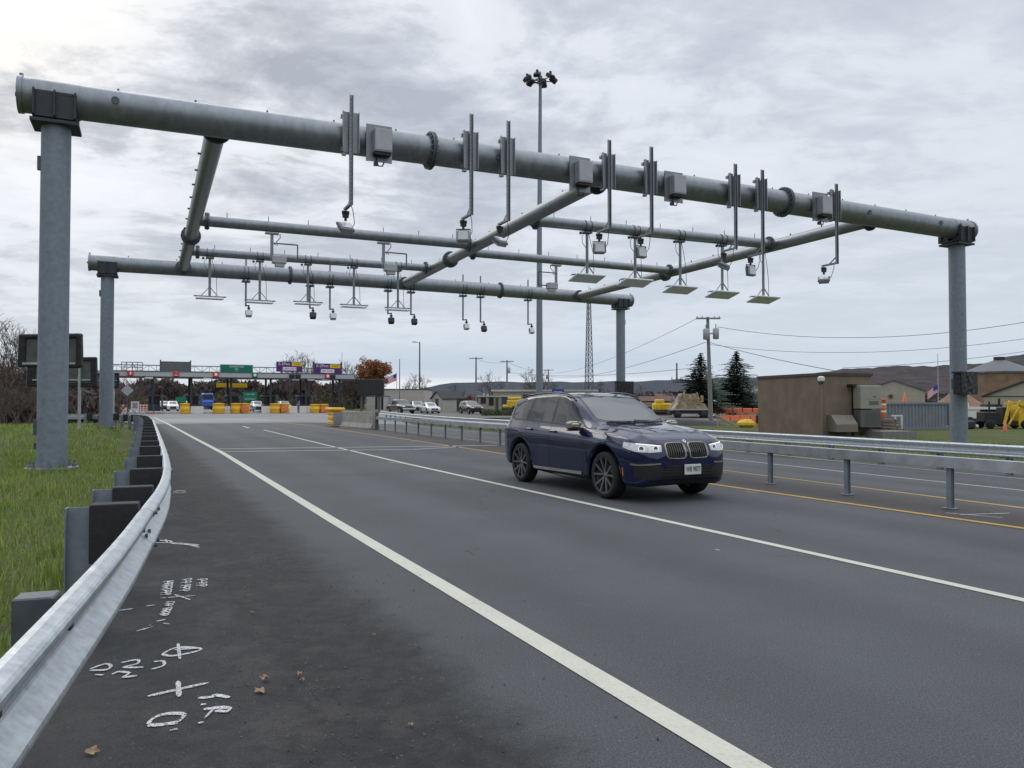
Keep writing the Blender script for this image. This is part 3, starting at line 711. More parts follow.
# longitudinal tubes
RL = 0.245
Ls = []
for i, (un, uf) in enumerate(((218, 183), (604, 403), (880, 576))):
    a = on_line(A, B, un, ZB+0.02); b = on_line(C_, D_, uf, ZB); d = (b-a).normalized()
    Ls.append((a, b)); mb = MB(); mb.tube([a+d*0.36, b-d*0.36], RL, n=32, caps=False)
    lt = part(mb, 'longitudinal_tube', M['galv'], gan, True)
    f = (0.62, 0.63, 0.58)[i]
    for c, r_, w_, n_, q_ in ((a+d*0.47, 0.37, 0.09, 12, 0.025), (b-d*0.47, 0.37, 0.09, 12, 0.025), (a.lerp(b, f), 0.38, 0.13, 14, 0.028)):
        mb = MB(); flange(mb, c, d, r_, w_, n_, q_); part(mb, 'flange', M['galv_dark'], lt, True)
    for k in range(12):
        mb = MB(); p = a.lerp(b, 0.12+0.8*k/11)+(Vector((0, 0, RL)) if i else -E1*RL); q = Vector((0, 0, 0.07)) if i else -E1*0.07
        mb.cyl(p-q*0.3, p+q, 0.03, n=8); part(mb, 'lug', M['galv_dark'], lt, True)
def on_L(i, u): return on_line(Ls[i][0], Ls[i][1], u, ZB)
cross = []
for (i, fa, j, fb_, r) in ((0, .487, 1, .472, 0.20), (0, .775, 1, .745, 0.185), (1, .253, 2, .228, 0.20), (1, .545, 2, .54, 0.185)):
    a = Ls[i][0].lerp(Ls[i][1], fa); b = Ls[j][0].lerp(Ls[j][1], fb_); d = (b-a).normalized(); cross.append((a, b))
    mb = MB(); mb.tube([a+d*0.2, b-d*0.2], r, n=28, caps=False); ct = part(mb, 'cross_tube', M['galv'], gan, True)
    
    for c in (a+d*0.42, b-d*0.42): mb = MB(); flange(mb, c, d, r+0.12, 0.09, 10, 0.022); part(mb, 'flange', M['galv_dark'], ct, True)
    for k in range(7):
        mb = MB(); p = a.lerp(b, 0.1+0.8*k/6)+Vector((0, 0, r)); mb.cyl(p, p+Vector((0, 0, 0.18)), 0.014, n=6); part(mb, 'lug', M['galv_dark'], ct, True)
RZ = math.atan2(E1.y, E1.x)
# frame used by everything hung from the tubes: local x along the beam, local y away from the camera
def hung(name, label, cat, p, group): return thing(name, label, cat, p, RZ, group)
# ---- camera masts on the front beam
def channel(mb, x, y, z0, z1, w=0.10):
    mb.box((x, y, (z0+z1)/2), (w, 0.012, z1-z0)); mb.box((x-w/2+0.006, y-0.03, (z0+z1)/2), (0.012, 0.05, z1-z0)); mb.box((x+w/2-0.006, y-0.03, (z0+z1)/2), (0.012, 0.05, z1-z0))
def camera_mast(lab, p, zt, zb, tilt, pan, kind):
    t = hung('camera_mast', lab, 'camera mast', p, 'camera masts on the front beam of the gantry')
    y0 = -0.50
    mb = MB(); channel(mb, 0, y0-0.03, zb, zt, 0.10)
    part(mb, 'mast', M['galv'], t)
    mb = MB()
    n = int((zt-zb)/0.1)
    for k in range(n): mb.box((0, y0-0.0375, zb+0.05+k*0.1), (0.016, 0.006, 0.05))
    part(mb, 'slots', M['galv_dark'], t)
    mb = MB()
    for x in (-0.125, 0.125): mb.box((x, y0+0.03, 0.02), (0.17, 0.03, 1.02)); mb.box((x+(0.075 if x > 0 else -0.075), y0-0.01, 0.02), (0.02, 0.09, 1.02))
    mb.box((0, y0+0.06, 0.02), (0.34, 0.04, 0.9)); mb.box((-0.05, -0.40, -0.42), (0.36, 0.10, 0.10)); mb.box((-0.05, -0.40, 0.42), (0.36, 0.10, 0.08)); mb.box((-0.15, -0.42, -0.53), (0.1, 0.1, 0.06))
    part(mb, 'mount_plate', M['galv'], t)
    mb = MB(); mb.bar((0, y0-0.03, zb+0.03), (0, y0+0.58, zb+0.03), 0.09, 0.05); mb.bar((0, y0-0.02, zb+0.25), (0, y0+0.27, zb+0.05), 0.02, 0.04)
    part(mb, 'arm', M['galv'], t)
    c = Vector((0, y0+0.52, zb-0.02))
    mb = MB(); mb.cyl(c+Vector((0, 0, 0)), c+Vector((0, 0, -0.26)), 0.035, n=10); mb.box(c+Vector((0, 0, -0.13)), (0.15, 0.09, 0.09)); mb.cyl(c+Vector((-0.09, 0, -0.05)), c+Vector((0.09, 0, -0.05)), 0.05, n=10)
    part(mb, 'swivel', M['black'], t)
    R = Matrix.Rotation(rad(pan), 3, 'Z') @ Matrix.Rotation(rad(tilt), 3, 'X')
    hc = c+Vector((0, 0, -0.45))
    mb = MB(); mb.box(hc, (0.34, 0.16, 0.32), R=R, bev=0.02); hs = part(mb, 'camera', M['cabinet'] if kind else M['black'], t)
    mb = MB(); mb.box(hc+R@Vector((0, -0.092, 0)), (0.27, 0.02, 0.25), R=R); part(mb, 'lens_panel', M['lamp_face'], hs)
    mb = MB()
    for x in (-0.19, 0.19): mb.box(hc+R@Vector((x, -0.02, 0.03)), (0.015, 0.05, 0.34), R=R)
    mb.box(hc+R@Vector((0, -0.02, 0.20)), (0.39, 0.05, 0.015), R=R)
    if kind == 2: mb.box(hc+R@Vector((0, -0.02, -0.14)), (0.39, 0.05, 0.015), R=R)
    part(mb, 'yoke', M['galv_dark'], hs)
    mb = MB(); mb.tube([(0.03, y0+0.1, zb+0.1), (0.12, y0+0.2, zb-0.12), (0.20, y0+0.38, zb-0.35), (0.12, y0+0.52, zb-0.56), (0.02, y0+0.55, zb-0.52)], 0.010, n=5)
    part(mb, 'cable', M['cable'], t)
masts = [(351, 95, 205, -50, 10, 2, 'camera mast nearest the big left post, just left of the first cabinet'),
         (471, 114, 215, -12, -25, 1, 'camera mast between the left pipe flange and its close twin, white lens panel tilted'),
         (508, 121, 221, -55, 20, 2, 'camera mast just right of its close twin, camera hanging over the diagonal tube'),
         (609, 140, 229, -8, -20, 1, 'camera mast right beside the second cabinet from the left'),
         (651, 147, 234, -5, 5, 1, 'camera mast just left of the third cabinet from the left'),
         (735, 164, 249, -65, 35, 2, 'camera mast left one of the close pair before the right pipe flange'),
         (762, 170, 254, -5, 5, 1, 'camera mast right next to the right pipe flange on the front beam'),
         (836, 184, 264, -60, -50, 2, 'camera mast touching the rightmost cabinet, nearest the right post')]
for u, vt, vb, tilt, pan, kind, lab in masts:
    q = on_line(A, B, u, ZB+0.07); Yd = (q-E2*0.5).y
    p = Vector((q.x, q.y, ZB+0.07))-E2*0
    # mast stands half a metre in front of the beam axis: keep it in its column
    pp = on_line(A-E2*0.53, B-E2*0.53, u, ZB)+E2*0.53; p = Vector((pp.x, pp.y, ZB+0.06)); Yd = pp.y-E2.y*0.53
    camera_mast(lab, p, zat(vt, Yd)-p.z, zat(vb, Yd)-p.z, tilt, pan, kind)
# ---- cabinets on the front beam
for u, vt, vb, lab in ((380.5, 124, 161, 'grey electrical cabinet on a steel plate, leftmost of the four on the front beam'),
                       (582, 156, 191, 'grey electrical cabinet on the front beam above the diagonal tube joint'),
                       (676, 171, 201.5, 'grey electrical cabinet on the front beam, third from the left'),
                       (823, 192, 221, 'grey electrical cabinet on the front beam, nearest the right post')):
    pp = on_line(A-E2*0.55, B-E2*0.55, u, ZB)+E2*0.55; Yd = pp.y-0.5; zt, zb = zat(vt, Yd), zat(vb, Yd); zc = (zt+zb)/2
    t = hung('equipment_cabinet', lab, 'cabinet', (pp.x, pp.y, zc), 'equipment cabinets on the front beam'); h = zt-zb
    mb = MB(); mb.box((0, -0.44, 0), (0.66, 0.02, h)); mb.box((0, -0.40, h*0.3), (0.5, 0.06, 0.06)); mb.box((0, -0.40, -h*0.3), (0.5, 0.06, 0.06)); mb.box((-0.33, -0.43, 0), (0.02, 0.05, h)); part(mb, 'back_plate', M['galv'], t)
    mb = MB(); mb.box((0.04, -0.58, 0.02), (0.46, 0.26, h*0.62), bev=0.012); bx_ = part(mb, 'cabinet_body', M['cabinet'], t)
    mb = MB(); mb.box((0.04, -0.715, 0.03), (0.43, 0.012, h*0.55)); part(mb, 'cabinet_door', M['lightgrey'], bx_)
    mb = MB(); mb.box((0.04, -0.57, -h*0.33), (0.42, 0.2, 0.05)); mb.tube([(-0.08, -0.5, -h*0.33), (-0.08, -0.5, -h*0.55), (-0.02, -0.48, -h*0.62), (0.08, -0.46, -h*0.60), (0.12, -0.45, -h*0.5)], 0.018, n=6); mb.box((-0.1, -0.48, -h*0.57), (0.1, 0.1, 0.09))
    part(mb, 'conduit', M['black'], t)
# ---- antennas on hangers
def antenna(lab, a, b, u, r, vb, tilt, grp, w=1.25, dd=0.75):
    p = on_line(a, b, u, ZB); zb = zat(vb, p.y)-ZB
    t = hung('antenna', lab, 'antenna', p, grp)
    mb = MB(); mb.box((0, 0, -r-0.05), (0.34, 0.26, 0.05))
    for x in (-0.12, 0.12): mb.lathe([(r+0.004, -0.012), (r+0.03, -0.012), (r+0.03, 0.012), (r+0.004, 0.012)], (x, 0, 0), 'X', 20)
    part(mb, 'clamp', M['galv_dark'], t)
    mb = MB(); mb.cyl((0, 0, -r-0.05), (0, 0, zb+0.08), 0.055, n=12)
    part(mb, 'hanger', M['galv'], t)
    mb = MB(); mb.bar((0, 0, zb+0.5), (-0.36, 0, zb+0.08), 0.04, 0.03); mb.bar((0, 0, zb+0.5), (0.36, 0, zb+0.08), 0.04, 0.03)
    mb.bar((-0.66, 0, zb+0.07), (0.7, 0, zb+0.07), 0.05, 0.05); mb.bar((-0.6, -0.2, zb+0.07), (-0.6, 0.2, zb+0.07), 0.03, 0.03); mb.bar((0.6, -0.2, zb+0.07), (0.6, 0.2, zb+0.07), 0.03, 0.03)
    part(mb, 'brace', M['galv'], t)
    R = Matrix.Rotation(rad(tilt), 3, 'X')
    mb = MB(); mb.box((0, 0, zb-0.03), (w, dd, 0.06), R=R, bev=0.015); part(mb, 'antenna_panel', M['panel_grey'], t)
    mb = MB(); mb.tube([(0.08, 0.02, -r-0.06), (0.16, 0, -r-0.4), (0.28, 0, zb+0.9), (0.30, 0, zb+0.25), (0.24, 0, zb+0.05)], 0.011, n=5)
    mb.tube([(-0.06, 0, -r-0.02), (-0.22, 0, -r-0.18), (-0.20, 0, -r-0.45), (-0.06, 0, -r-0.62)], 0.011, n=5); mb.cyl((-0.28, 0, -r-0.03), (-0.28, 0, -r-0.12), 0.05, n=8)
    part(mb, 'cable', M['cable'], t)
for u, vb, tl, lab in ((587, 277.5, -14, 'flat white antenna panel, leftmost of the five under the right front cross tube'),
                       (635, 282, -14, 'flat white antenna panel in front of the rear right post top'),
                       (680, 289, -14, 'flat antenna panel with rusty underside, middle of five on the right'),
                       (722, 294, -14, 'flat white antenna panel, second from the right of five'),
                       (763, 299, -14, 'flat white antenna panel, rightmost of all, lowest hanging')):
    antenna(lab, cross[2][0], cross[2][1], u, 0.20, vb, tl, 'antenna panels under the right front cross tube')
for u, vb, lab in ((210, 298, 'thin braced antenna nearest the left longitudinal tube'), (260, 302, 'thin braced antenna, second from the left longitudinal tube'),
                   (308, 303.5, 'thin braced antenna, middle of the five on the left'), (354, 306.5, 'thin braced antenna, fourth from the left longitudinal tube'),
                   (398, 309.5, 'thin braced antenna beside the middle longitudinal tube')):
    antenna(lab, cross[1][0], cross[1][1], u, 0.185, vb, 3, 'antenna panels under the left rear cross tube', 1.15, 0.6)
# ---- cameras under the rear beam
def small_camera(lab, u, vb, white, top):
    p = on_line(C_, D_, u, ZB); zb = zat(vb, p.y)-ZB
    t = hung('hanging_camera', lab, 'camera', p, 'cameras hanging under the rear beam')
    mb = MB(); mb.cyl((0, 0.0, -0.36), (0, 0, zb+0.45), 0.05, n=10)
    if top: mb.cyl((0, 0, 0.36), (0, 0, 0.85), 0.045, n=8)
    part(mb, 'hanger', M['galv'], t)
    mb = MB(); mb.box((0, 0, -0.42), (0.4, 0.4, 0.08)); mb.lathe([(0.38, -0.02), (0.41, -0.02), (0.41, 0.02), (0.38, 0.02)], (0.1, 0, 0), 'X', 24); mb.lathe([(0.38, -0.02), (0.41, -0.02), (0.41, 0.02), (0.38, 0.02)], (-0.1, 0, 0), 'X', 24)
    part(mb, 'clamp', M['galv_dark'], t)
    mb = MB(); mb.bar((0, 0, zb+0.47), (0.12, -0.28, zb+0.47), 0.08, 0.05); mb.cyl((0.12, -0.26, zb+0.47), (0.12, -0.26, zb+0.2), 0.04, n=8); mb.box((0.12, -0.26, zb+0.32), (0.14, 0.1, 0.08)); part(mb, 'swivel', M['black'], t)
    mb = MB(); R = Matrix.Rotation(rad(-25), 3, 'X'); mb.box((0.12, -0.26, zb+0.05), (0.30, 0.26, 0.32), R=R, bev=0.02); hs = part(mb, 'camera', M['lamp_face'] if white else M['black'], t)
    mb = MB(); mb.box((0.12, -0.26, zb+0.2), (0.36, 0.05, 0.015)); mb.box((-0.05, -0.26, zb+0.09), (0.015, 0.05, 0.24)); mb.box((0.29, -0.26, zb+0.09), (0.015, 0.05, 0.24)); part(mb, 'yoke', M['galv_dark'], hs)
for u, vb, wh, tp, lab in ((246, 315, 1, 1, 'white camera hanging leftmost under the rear beam'), (310, 317, 0, 0, 'black camera hanging right behind the middle braced antenna'),
                           (330, 318, 1, 1, 'white camera hanging between a black one and the middle longitudinal tube'), (388, 322, 0, 1, 'black camera hanging just left of another black one by the middle longitudinal tube'),
                           (411, 323, 0, 0, 'black camera hanging right of the last thin antenna'), (463, 328, 1, 1, 'white camera hanging left of the rear beam flange'),
                           (480.5, 330, 0, 1, 'black camera hanging below the rear beam beside the right flange'), (528, 332, 1, 1, 'white camera hanging rightmost under the rear beam beside the tall light mast')):
    small_camera(lab, u, vb, wh, tp)
# ---- scanner brackets
def scanner(lab, a, b, u, r, sgn=1):
    p = on_line(a, b, u, ZB); t = hung('scanner_bracket', lab, 'scanner', p, 'scanners on bracket frames under the cross tubes')
    mb = MB(); mb.box((0, 0, -r-0.05), (0.5, 0.2, 0.06)); mb.box((0, 0, -r-0.55), (0.11, 0.08, 1.0)); part(mb, 'hanger', M['galv'], t)
    mb = MB()
    for q in (((0.06, 0), (0.95, 0)), ((0.95, 0), (0.95, -0.62)), ((0.95, -0.62), (-0.02, -0.62))):
        mb.bar((q[0][0]*sgn, -0.05, -r-0.42+q[0][1]), (q[1][0]*sgn, -0.05, -r-0.42+q[1][1]), 0.04, 0.045)
    part(mb, 'frame', M['galv_dark'], t)
    mb = MB(); mb.box((0.26*sgn, -0.08, -r-1.05), (0.52, 0.3, 0.30), bev=0.03); mb.box((0.28*sgn, -0.08, -r-1.26), (0.34, 0.22, 0.12)); part(mb, 'scanner', M['lightgrey'], t)
    mb = MB(); mb.tube([(0.3*sgn, 0, -r-0.04), (0.3*sgn, -0.02, -r-0.2), (0.16*sgn, -0.05, -r-0.36), (0.2*sgn, -0.05, -r-0.5), (0.08*sgn, -0.05, -r-0.46)], 0.016, n=5); part(mb, 'cable', M['cable'], t)
scanner('boxy scanner in a bracket frame under the left front cross tube, nearer the left', cross[0][0], cross[0][1], 272, 0.20)
scanner('boxy scanner in a bracket frame under the left front cross tube, nearer the middle', cross[0][0], cross[0][1], 383.5, 0.20)
scanner('boxy scanner in a bracket frame just right of the tall light mast', cross[3][0], cross[3][1], 556, 0.185, -1)
# rods that rise between
# ---- covered display boxes on the right posts
def wrapped_box(lab, p, w, h, d, rz):
    t = thing('covered_sign', lab, 'covered sign', p, rz)
    mb = MB(); rows = []; n, m_ = 10, 8; random.seed(int(p[0]*10))
    mb.box((0, 0, 0), (w, d, h), bev=0.04)
    rows = [[Vector((-w/2+w*i/12, -d/2-0.012-0.035*random.random()*math.sin(math.pi*i/12), -h/2+h*j/8)) for i in range(13)] for j in range(9)]
    mb.grid(rows, False)
    mb.box((0, 0, h/2+0.03), (w*1.04, d*1.08, 0.06)); part(mb, 'plastic_cover', M['wrap'], t)
    mb = MB(); mb.box((-w*0.2, d/2+0.1, 0), (0.12, 0.2, h*0.5)); part(mb, 'bracket', M['galv_dark'], t)
pb = D(965, B.y-0.55, v=384); wrapped_box('black plastic wrapped sign box strapped to the right front gantry post', pb, 0.95, 0.80, 0.35, RZ)
pb = D(624, D_.y-0.5, v=390); wrapped_box('black plastic wrapped sign box on the right rear gantry post', pb, 1.25, 1.0, 0.35, RZ)

# ================================================================ left guardrail
def wbeam_profile(h=0.31, dep=0.083):    # (depth towards the road, z)
    a = [(0.008, h/2-0.003), (0.020, h/2-0.0005), (0.034, h/2-0.003), (0.066, h/2-0.017), (0.076, h/2-0.024), (dep-0.001, h/2-0.034), (dep, h/2-0.047), (dep-0.003, h/2-0.058), (0.070, h/2-0.068), (0.016, h/2-0.108), (0.006, h/2-0.117), (0.001, h/2-0.127), (0.0, 0.018)]
    return a+[(x, -z) for x, z in reversed(a)]
def rail_mesh(path, zc, side, prof, thick=0.0, close=False):
    mb = MB(); rows = []
    for i, p in enumerate(path):
        d = (path[min(i+1, len(path)-1)]-path[max(0, i-1)]); d.z = 0; d.normalize(); nn = Vector((d.y, -d.x, 0))*side
        rows.append([Vector((p.x, p.y, p.z+zc+z))+nn*x for x, z in prof]+([Vector((p.x, p.y, p.z+zc+prof[0][1]))+nn*prof[0][0]] if close else []))
    mb.grid(rows, False); return mb
def dense(pts, n):
    """smooth path through (s,t) points"""
    out = []
    m = len(pts)
    for i in range(m-1):
        p0, p1, p2, p3 = (pts[max(0, i-1)], pts[i], pts[i+1], pts[min(m-1, i+2)])
        for k in range(n):
            f = k/n; q = [0.5*((2*p1[j])+(-p0[j]+p2[j])*f+(2*p0[j]-5*p1[j]+4*p2[j]-p3[j])*f*f+(-p0[j]+3*p1[j]-3*p2[j]+p3[j])*f**3) for j in (0, 1)]
            out.append(tuple(q))
    out.append(pts[-1]); res = []
    for s, t_ in out:
        p = W(s, t_); p.z = gz(p.x, p.y); res.append(p)
    return res
gr_st = [(-0.6, -0.80), (1.0, -0.58), (2.65, -0.345), (4.5, -0.10), (6.0, 0.06), (7.3, 0.19), (8.6, 0.28), (10.5, 0.36), (13.5, 0.43), (19.3, 0.53), (27.7, 0.66), (38, 0.78), (46, 0.55), (51, -0.8), (54, -2.6), (55, -4.2)]
gpath = dense(gr_st, 8)
g = thing('guardrail', 'shiny galvanised W-beam guardrail curving along the verge in the left foreground', 'guardrail', (gpath[8].x, gpath[8].y, 0))
mb = rail_mesh(gpath, 0.60, 1, wbeam_profile()); rail = part(mb, 'rail', M['galv_new'], g, True); md = rail.modifiers.new('thickness', 'SOLIDIFY'); md.thickness = 0.005; md.offset = 0
# cumulative length
cum = [0]
for a, b in zip(gpath, gpath[1:]): cum.append(cum[-1]+(b-a).length)
def gp(s_l):
    for i in range(len(cum)-1):
        if cum[i+1] >= s_l:
            f = (s_l-cum[i])/(cum[i+1]-cum[i]); d = (gpath[i+1]-gpath[i]).normalized(); return gpath[i].lerp(gpath[i+1], f), Vector((d.x, d.y, 0)).normalized()
    return gpath[-1], (gpath[-1]-gpath[-2]).normalized()
def len_at_s(s):
    return min(range(len(gpath)), key=lambda i: abs(st(gpath[i])[0]-s) if st(gpath[i])[0] < 50 else 99)
def post_at(l, grp=None, blk=0.30):
    p, d = gp(l); nn = Vector((d.y, -d.x, 0)); rz = math.atan2(d.y, d.x)
    zt = p.z+0.78
    mb = MB(); c = p-nn*(blk+0.07 if blk > 0.1 else 0.10); hw_ = 0.08 if blk > 0.1 else 0.07
    L_ = zt-p.z+0.3
    if blk < 0.1:          # short steel offset bracket, bolted to the rail
        mb.box(c+nn*0.02+Vector((0, 0, 0.585)), (0.12, 2*hw_, 0.36), rz=rz, bev=0.006); part(mb, 'offset_bracket', M['galv_dark'], g, True); return
    mb.box(c+Vector((0, 0, L_/2-0.3)), (0.010, 2*hw_, L_), rz=rz)
    mb.box(c+nn*hw_+Vector((0, 0, L_/2-0.3)), (0.11, 0.008, L_), rz=rz); mb.box(c-nn*hw_+Vector((0, 0, L_/2-0.3)), (0.11, 0.008, L_), rz=rz)
    po = part(mb, 'post', M['galv_post'], g, True)
    if blk < 0.1: return
    mb = MB(); mb.box(p-nn*(blk/2+0.005)+Vector((0, 0, 0.60)), (0.15, blk, 0.40), rz=rz, bev=0.006); part(mb, 'spacer_block', M['blackmatte'], po, True)
    mb = MB(); mb.box(p+nn*0.014+Vector((0, 0, 0.60)), (0.07, 0.012, 0.03), rz=rz); mb.cyl(p+nn*0.005+Vector((0, 0, 0.60)), p+nn*0.035+Vector((0, 0, 0.60)), 0.016, n=8); part(mb, 'bolt', M['galv_dark'], po, True)
def l_of_s(s):
    best = 0
    for i, p in enumerate(gpath):
        if i < len(gpath) and st(p)[0] <= s: best = i
        if st(p)[0] > s: break
    return cum[best]
ends = l_of_s(7.3)
post_at(l_of_s(3.55)+0.10, blk=0.02)
for s in [6.05, 7.15, 9.1, 11.4, 13.6, 15.7, 17.7, 19.6, 21.5, 23.4, 25.3, 27.2, 29.1, 31, 32.9, 34.8, 36.7, 38.6, 40.5, 42.4, 44.3]: post_at(l_of_s(s)+0.01)
l0 = l_of_s(46)
for k in range(6): post_at(l0+k*1.6)
for s in (1.9, 2.74, 3.72):
    p, d = gp(l_of_s(s)); nn = Vector((d.y, -d.x, 0)); mb = MB(); mb.box(p+nn*0.008+Vector((0, 0, 0.60)), (0.06, 0.012, 0.022), rz=math.atan2(d.y, d.x)); part(mb, 'bolt', M['black'], rail, True)
# lap joints with their bolt heads
for s in (6.3, 9.9, 13.7, 17.5, 21.4):
    l = l_of_s(s); p, d = gp(l); nn = Vector((d.y, -d.x, 0)); mb = MB()
    i0 = min(range(len(cum)), key=lambda i: abs(cum[i]-l))
    pr = [(x+0.006, z) for x, z in wbeam_profile()]
    sub = [p+d*q for q in (-0.16, 0, 0.16)]
    mb = rail_mesh(sub, 0.60, 1, pr); lp = part(mb, 'lap_joint', M['galv_new'], g, True); md = lp.modifiers.new('thickness', 'SOLIDIFY'); md.thickness = 0.004; md.offset = 0
    mb = MB()
    for q in (-0.11, 0.11):
        for z in (0.105, 0.045, -0.045, -0.105):
            c = p+d*q+nn*(0.03 if abs(z) < 0.08 else 0.09)+Vector((0, 0, 0.60+z*1.1)); mb.cyl(c, c+nn*0.018, 0.016, n=8)
    mb.bar(p+d*-0.165+nn*0.088+Vector((0, 0, 0.60+0.12)), p+d*-0.165+nn*0.088+Vector((0, 0, 0.60+0.095)), 0.006, 0.01)
    part(mb, 'splice_bolts', M['galv_dark'], lp, True)
# ================================================================ median box-beam barrier
bs = [(-3, 10.05), (2, 10.15), (7.0, 10.30), (8.8, 10.38), (10.57, 10.50), (18, 11.0), (25.8, 11.45), (32, 11.75), (36.5, 11.9), (41, 12.0)]
bp_ = dense(bs, 4)
g = thing('median_barrier', 'low galvanised box-beam barrier on thin posts between the yellow lines', 'barrier', (bp_[8].x, bp_[8].y, 0))
pr = [(-0.075, 0.075), (0.075, 0.075), (0.075, -0.075), (-0.075, -0.075)]
mb = rail_mesh(bp_, 0.655, 1, pr, close=True); part(mb, 'rail', M['rail_dull'], g, True)
def lerp_path(P, s):
    for a, b in zip(P, P[1:]):
        sa, sb = st(a)[0], st(b)[0]
        if sa <= s <= sb:
            d = (b-a).normalized(); return a.lerp(b, (s-sa)/(sb-sa)), Vector((d.x, d.y, 0)).normalized()
    return P[-1], (P[-1]-P[-2]).normalized()
for s in [-1.2, 0.7, 2.6, 4.9, 6.98, 8.78, 10.57, 12.4, 14.3, 16.2, 18.1, 20, 21.9, 23.9, 25.8, 27.8, 29.8, 31.7, 33.6, 35.5, 37.4, 39.3]:
    p, d = lerp_path(bp_, s); rz = math.atan2(d.y, d.x)
    mb = MB(); mb.box(p+Vector((0, 0, 0.285)), (0.07, 0.008, 0.59), rz=rz); mb.box(p+Vector((0, 0, 0.285))+Vector((-d.y, d.x, 0))*0.03, (0.075, 0.006, 0.59), rz=rz); mb.box(p+Vector((0, 0, 0.285))-Vector((-d.y, d.x, 0))*0.03, (0.075, 0.006, 0.59), rz=rz)
    mb.box(p+Vector((0, 0, 0.012)), (0.16, 0.16, 0.012), rz=rz); po = part(mb, 'post', M['galv_post'], g, True)
mb = MB(); p, d = lerp_path(bp_, 40.9); mb.box(p+Vector((0, 0, 0.5)), (0.12, 0.16, 0.95), rz=math.atan2(d.y, d.x)); part(mb, 'end_post', M['galv_dark'], g, True)
# ================================================================ far guardrail (w-beam seen from the road side)
P_near = at_z(1024, 450, -0.33+0.78)
fs = [stp(1100, 0) if False else (-2, 18.95), (6, 19.25), (14, 19.55), (22, 19.9), (32, 20.1)]
fpath = dense(fs, 5)
a_ = G(430, 421.5); b_ = G(380, 417)
fs2 = fs+[(45, 20.2), (60, 20.6), (72, 21.5)]
fpath = dense(fs2, 5)
g = thing('guardrail', 'galvanised W-beam guardrail along the grass on the far side of the road', 'guardrail', (fpath[5].x, fpath[5].y, 0))
mb = rail_mesh(fpath, 0.60, -1, wbeam_profile()); r_ = part(mb, 'rail', M['galv_new'], g, True); md = r_.modifiers.new('thickness', 'SOLIDIFY'); md.thickness = 0.005; md.offset = 0
s = -1.5
while s < 71:
    p, d = lerp_path(fpath, s); nn = Vector((d.y, -d.x, 0)); rz = math.atan2(d.y, d.x); mb = MB()
    c = p+nn*0.30; mb.box(c+Vector((0, 0, 0.35)), (0.010, 0.15, 0.78), rz=rz); mb.box(c-nn*0.075+Vector((0, 0, 0.35)), (0.10, 0.008, 0.78), rz=rz); mb.box(c+nn*0.075+Vector((0, 0, 0.35)), (0.10, 0.008, 0.78), rz=rz)
    po = part(mb, 'post', M['galv_post'], g, True)
    mb = MB(); mb.box(p+nn*0.11+Vector((0, 0, 0.60)), (0.14, 0.20, 0.34), rz=rz); part(mb, 'spacer_block', M['blackmatte'], po, True)
    s += 1.905
# ================================================================ concrete barrier and crash cushion at the end of the median
p0 = G(341, 430.5); p1 = G(375, 431)
p0.z = p1.z = 0
t = thing('concrete_barrier', 'stained concrete median barrier between the box beam and the yellow crash cushion', 'barrier', (p1.x, p1.y, 0))
d = (W(45.7, 11.45)-W(41.2, 12.0)); L = d.length; d.normalize(); nn = Vector((d.y, -d.x, 0)); base = W(41.2, 12.0)
prof = [(-0.30, 0), (0.30, 0), (0.30, 0.08), (0.16, 0.33), (0.09, 0.95), (-0.09, 0.95), (-0.16, 0.33), (-0.30, 0.08)]
mb = MB(); nn_ = len(prof)
P = []
for q in (0.0, L):
    for x, z in prof: P.append(base+d*q+nn*x+Vector((0, 0, z)))
mb.add(P, [tuple(range(nn_)), tuple(range(2*nn_-1, nn_-1, -1))]+[(i, nn_+i, nn_+(i+1) % nn_, (i+1) % nn_) for i in range(nn_)])
part(mb, 'barrier_body', M['concrete'], t, True)
def drum_body(mb, c, r, h):
    mb.lathe([(0.0, 0), (r*0.92, 0), (r, 0.06), (r, h*0.46), (r*1.03, h*0.48), (r*1.03, h*0.53), (r, h*0.55), (r*0.95, h*0.93), (r*1.05, h*0.94), (r*1.05, h), (0, h+0.03)], c, 'Z', 20)
t = thing('crash_cushion', 'yellow stacked crash cushion at the end of the concrete median barrier', 'crash cushion', (*W(46.9, 11.25).xy, 0), math.atan2(RS.y, RS.x))
mb = MB()
for z in (0.22, 0.52, 0.82): mb.box((0.5, 0, z), (1.6-0.25*(z < 0.6), 0.62, 0.26), bev=0.05)
part(mb, 'cushion_cell', M['yellow'], t)
mb = MB(); mb.box((0.5, 0, 1.06), (1.9, 0.82, 0.20), bev=0.06); part(mb, 'cushion_cap', M['yellow'], t)
mb = MB(); mb.box((-0.55, 0, 0.5), (0.30, 0.62, 0.72)); part(mb, 'backing_frame', M['sign_blue'] if False else M['cabinet'], t)
# ================================================================ lettering
def text_mesh(s, size, depth=0.004, ax='C'):
    c = bpy.data.curves.new('t', 'FONT'); c.body = s; c.size = size; c.align_x = 'CENTER'; c.align_y = 'CENTER'; c.extrude = depth; c.resolution_u = 3
    o = bpy.data.objects.new('t', c); COL.objects.link(o); dg = bpy.context.evaluated_depsgraph_get()
    me = bpy.data.meshes.new_from_object(o.evaluated_get(dg)); bpy.data.objects.remove(o); return me
def text(s, size, m, parent, x, y, z, bold=1.0, rz=0, name='lettering', sx=1.0):
    """upright text facing local -Y"""
    me = text_mesh(s, size); T = Matrix.Translation((x, y, z)) @ Matrix.Rotation(rz, 4, 'Z') @ Matrix.Rotation(rad(90), 4, 'X') @ Matrix.Diagonal((sx, 1, 1, 1)); me.transform(T); me.materials.clear(); me.materials.append(m)
    o = bpy.data.objects.new(name, me); COL.objects.link(o); o.parent = parent; return o
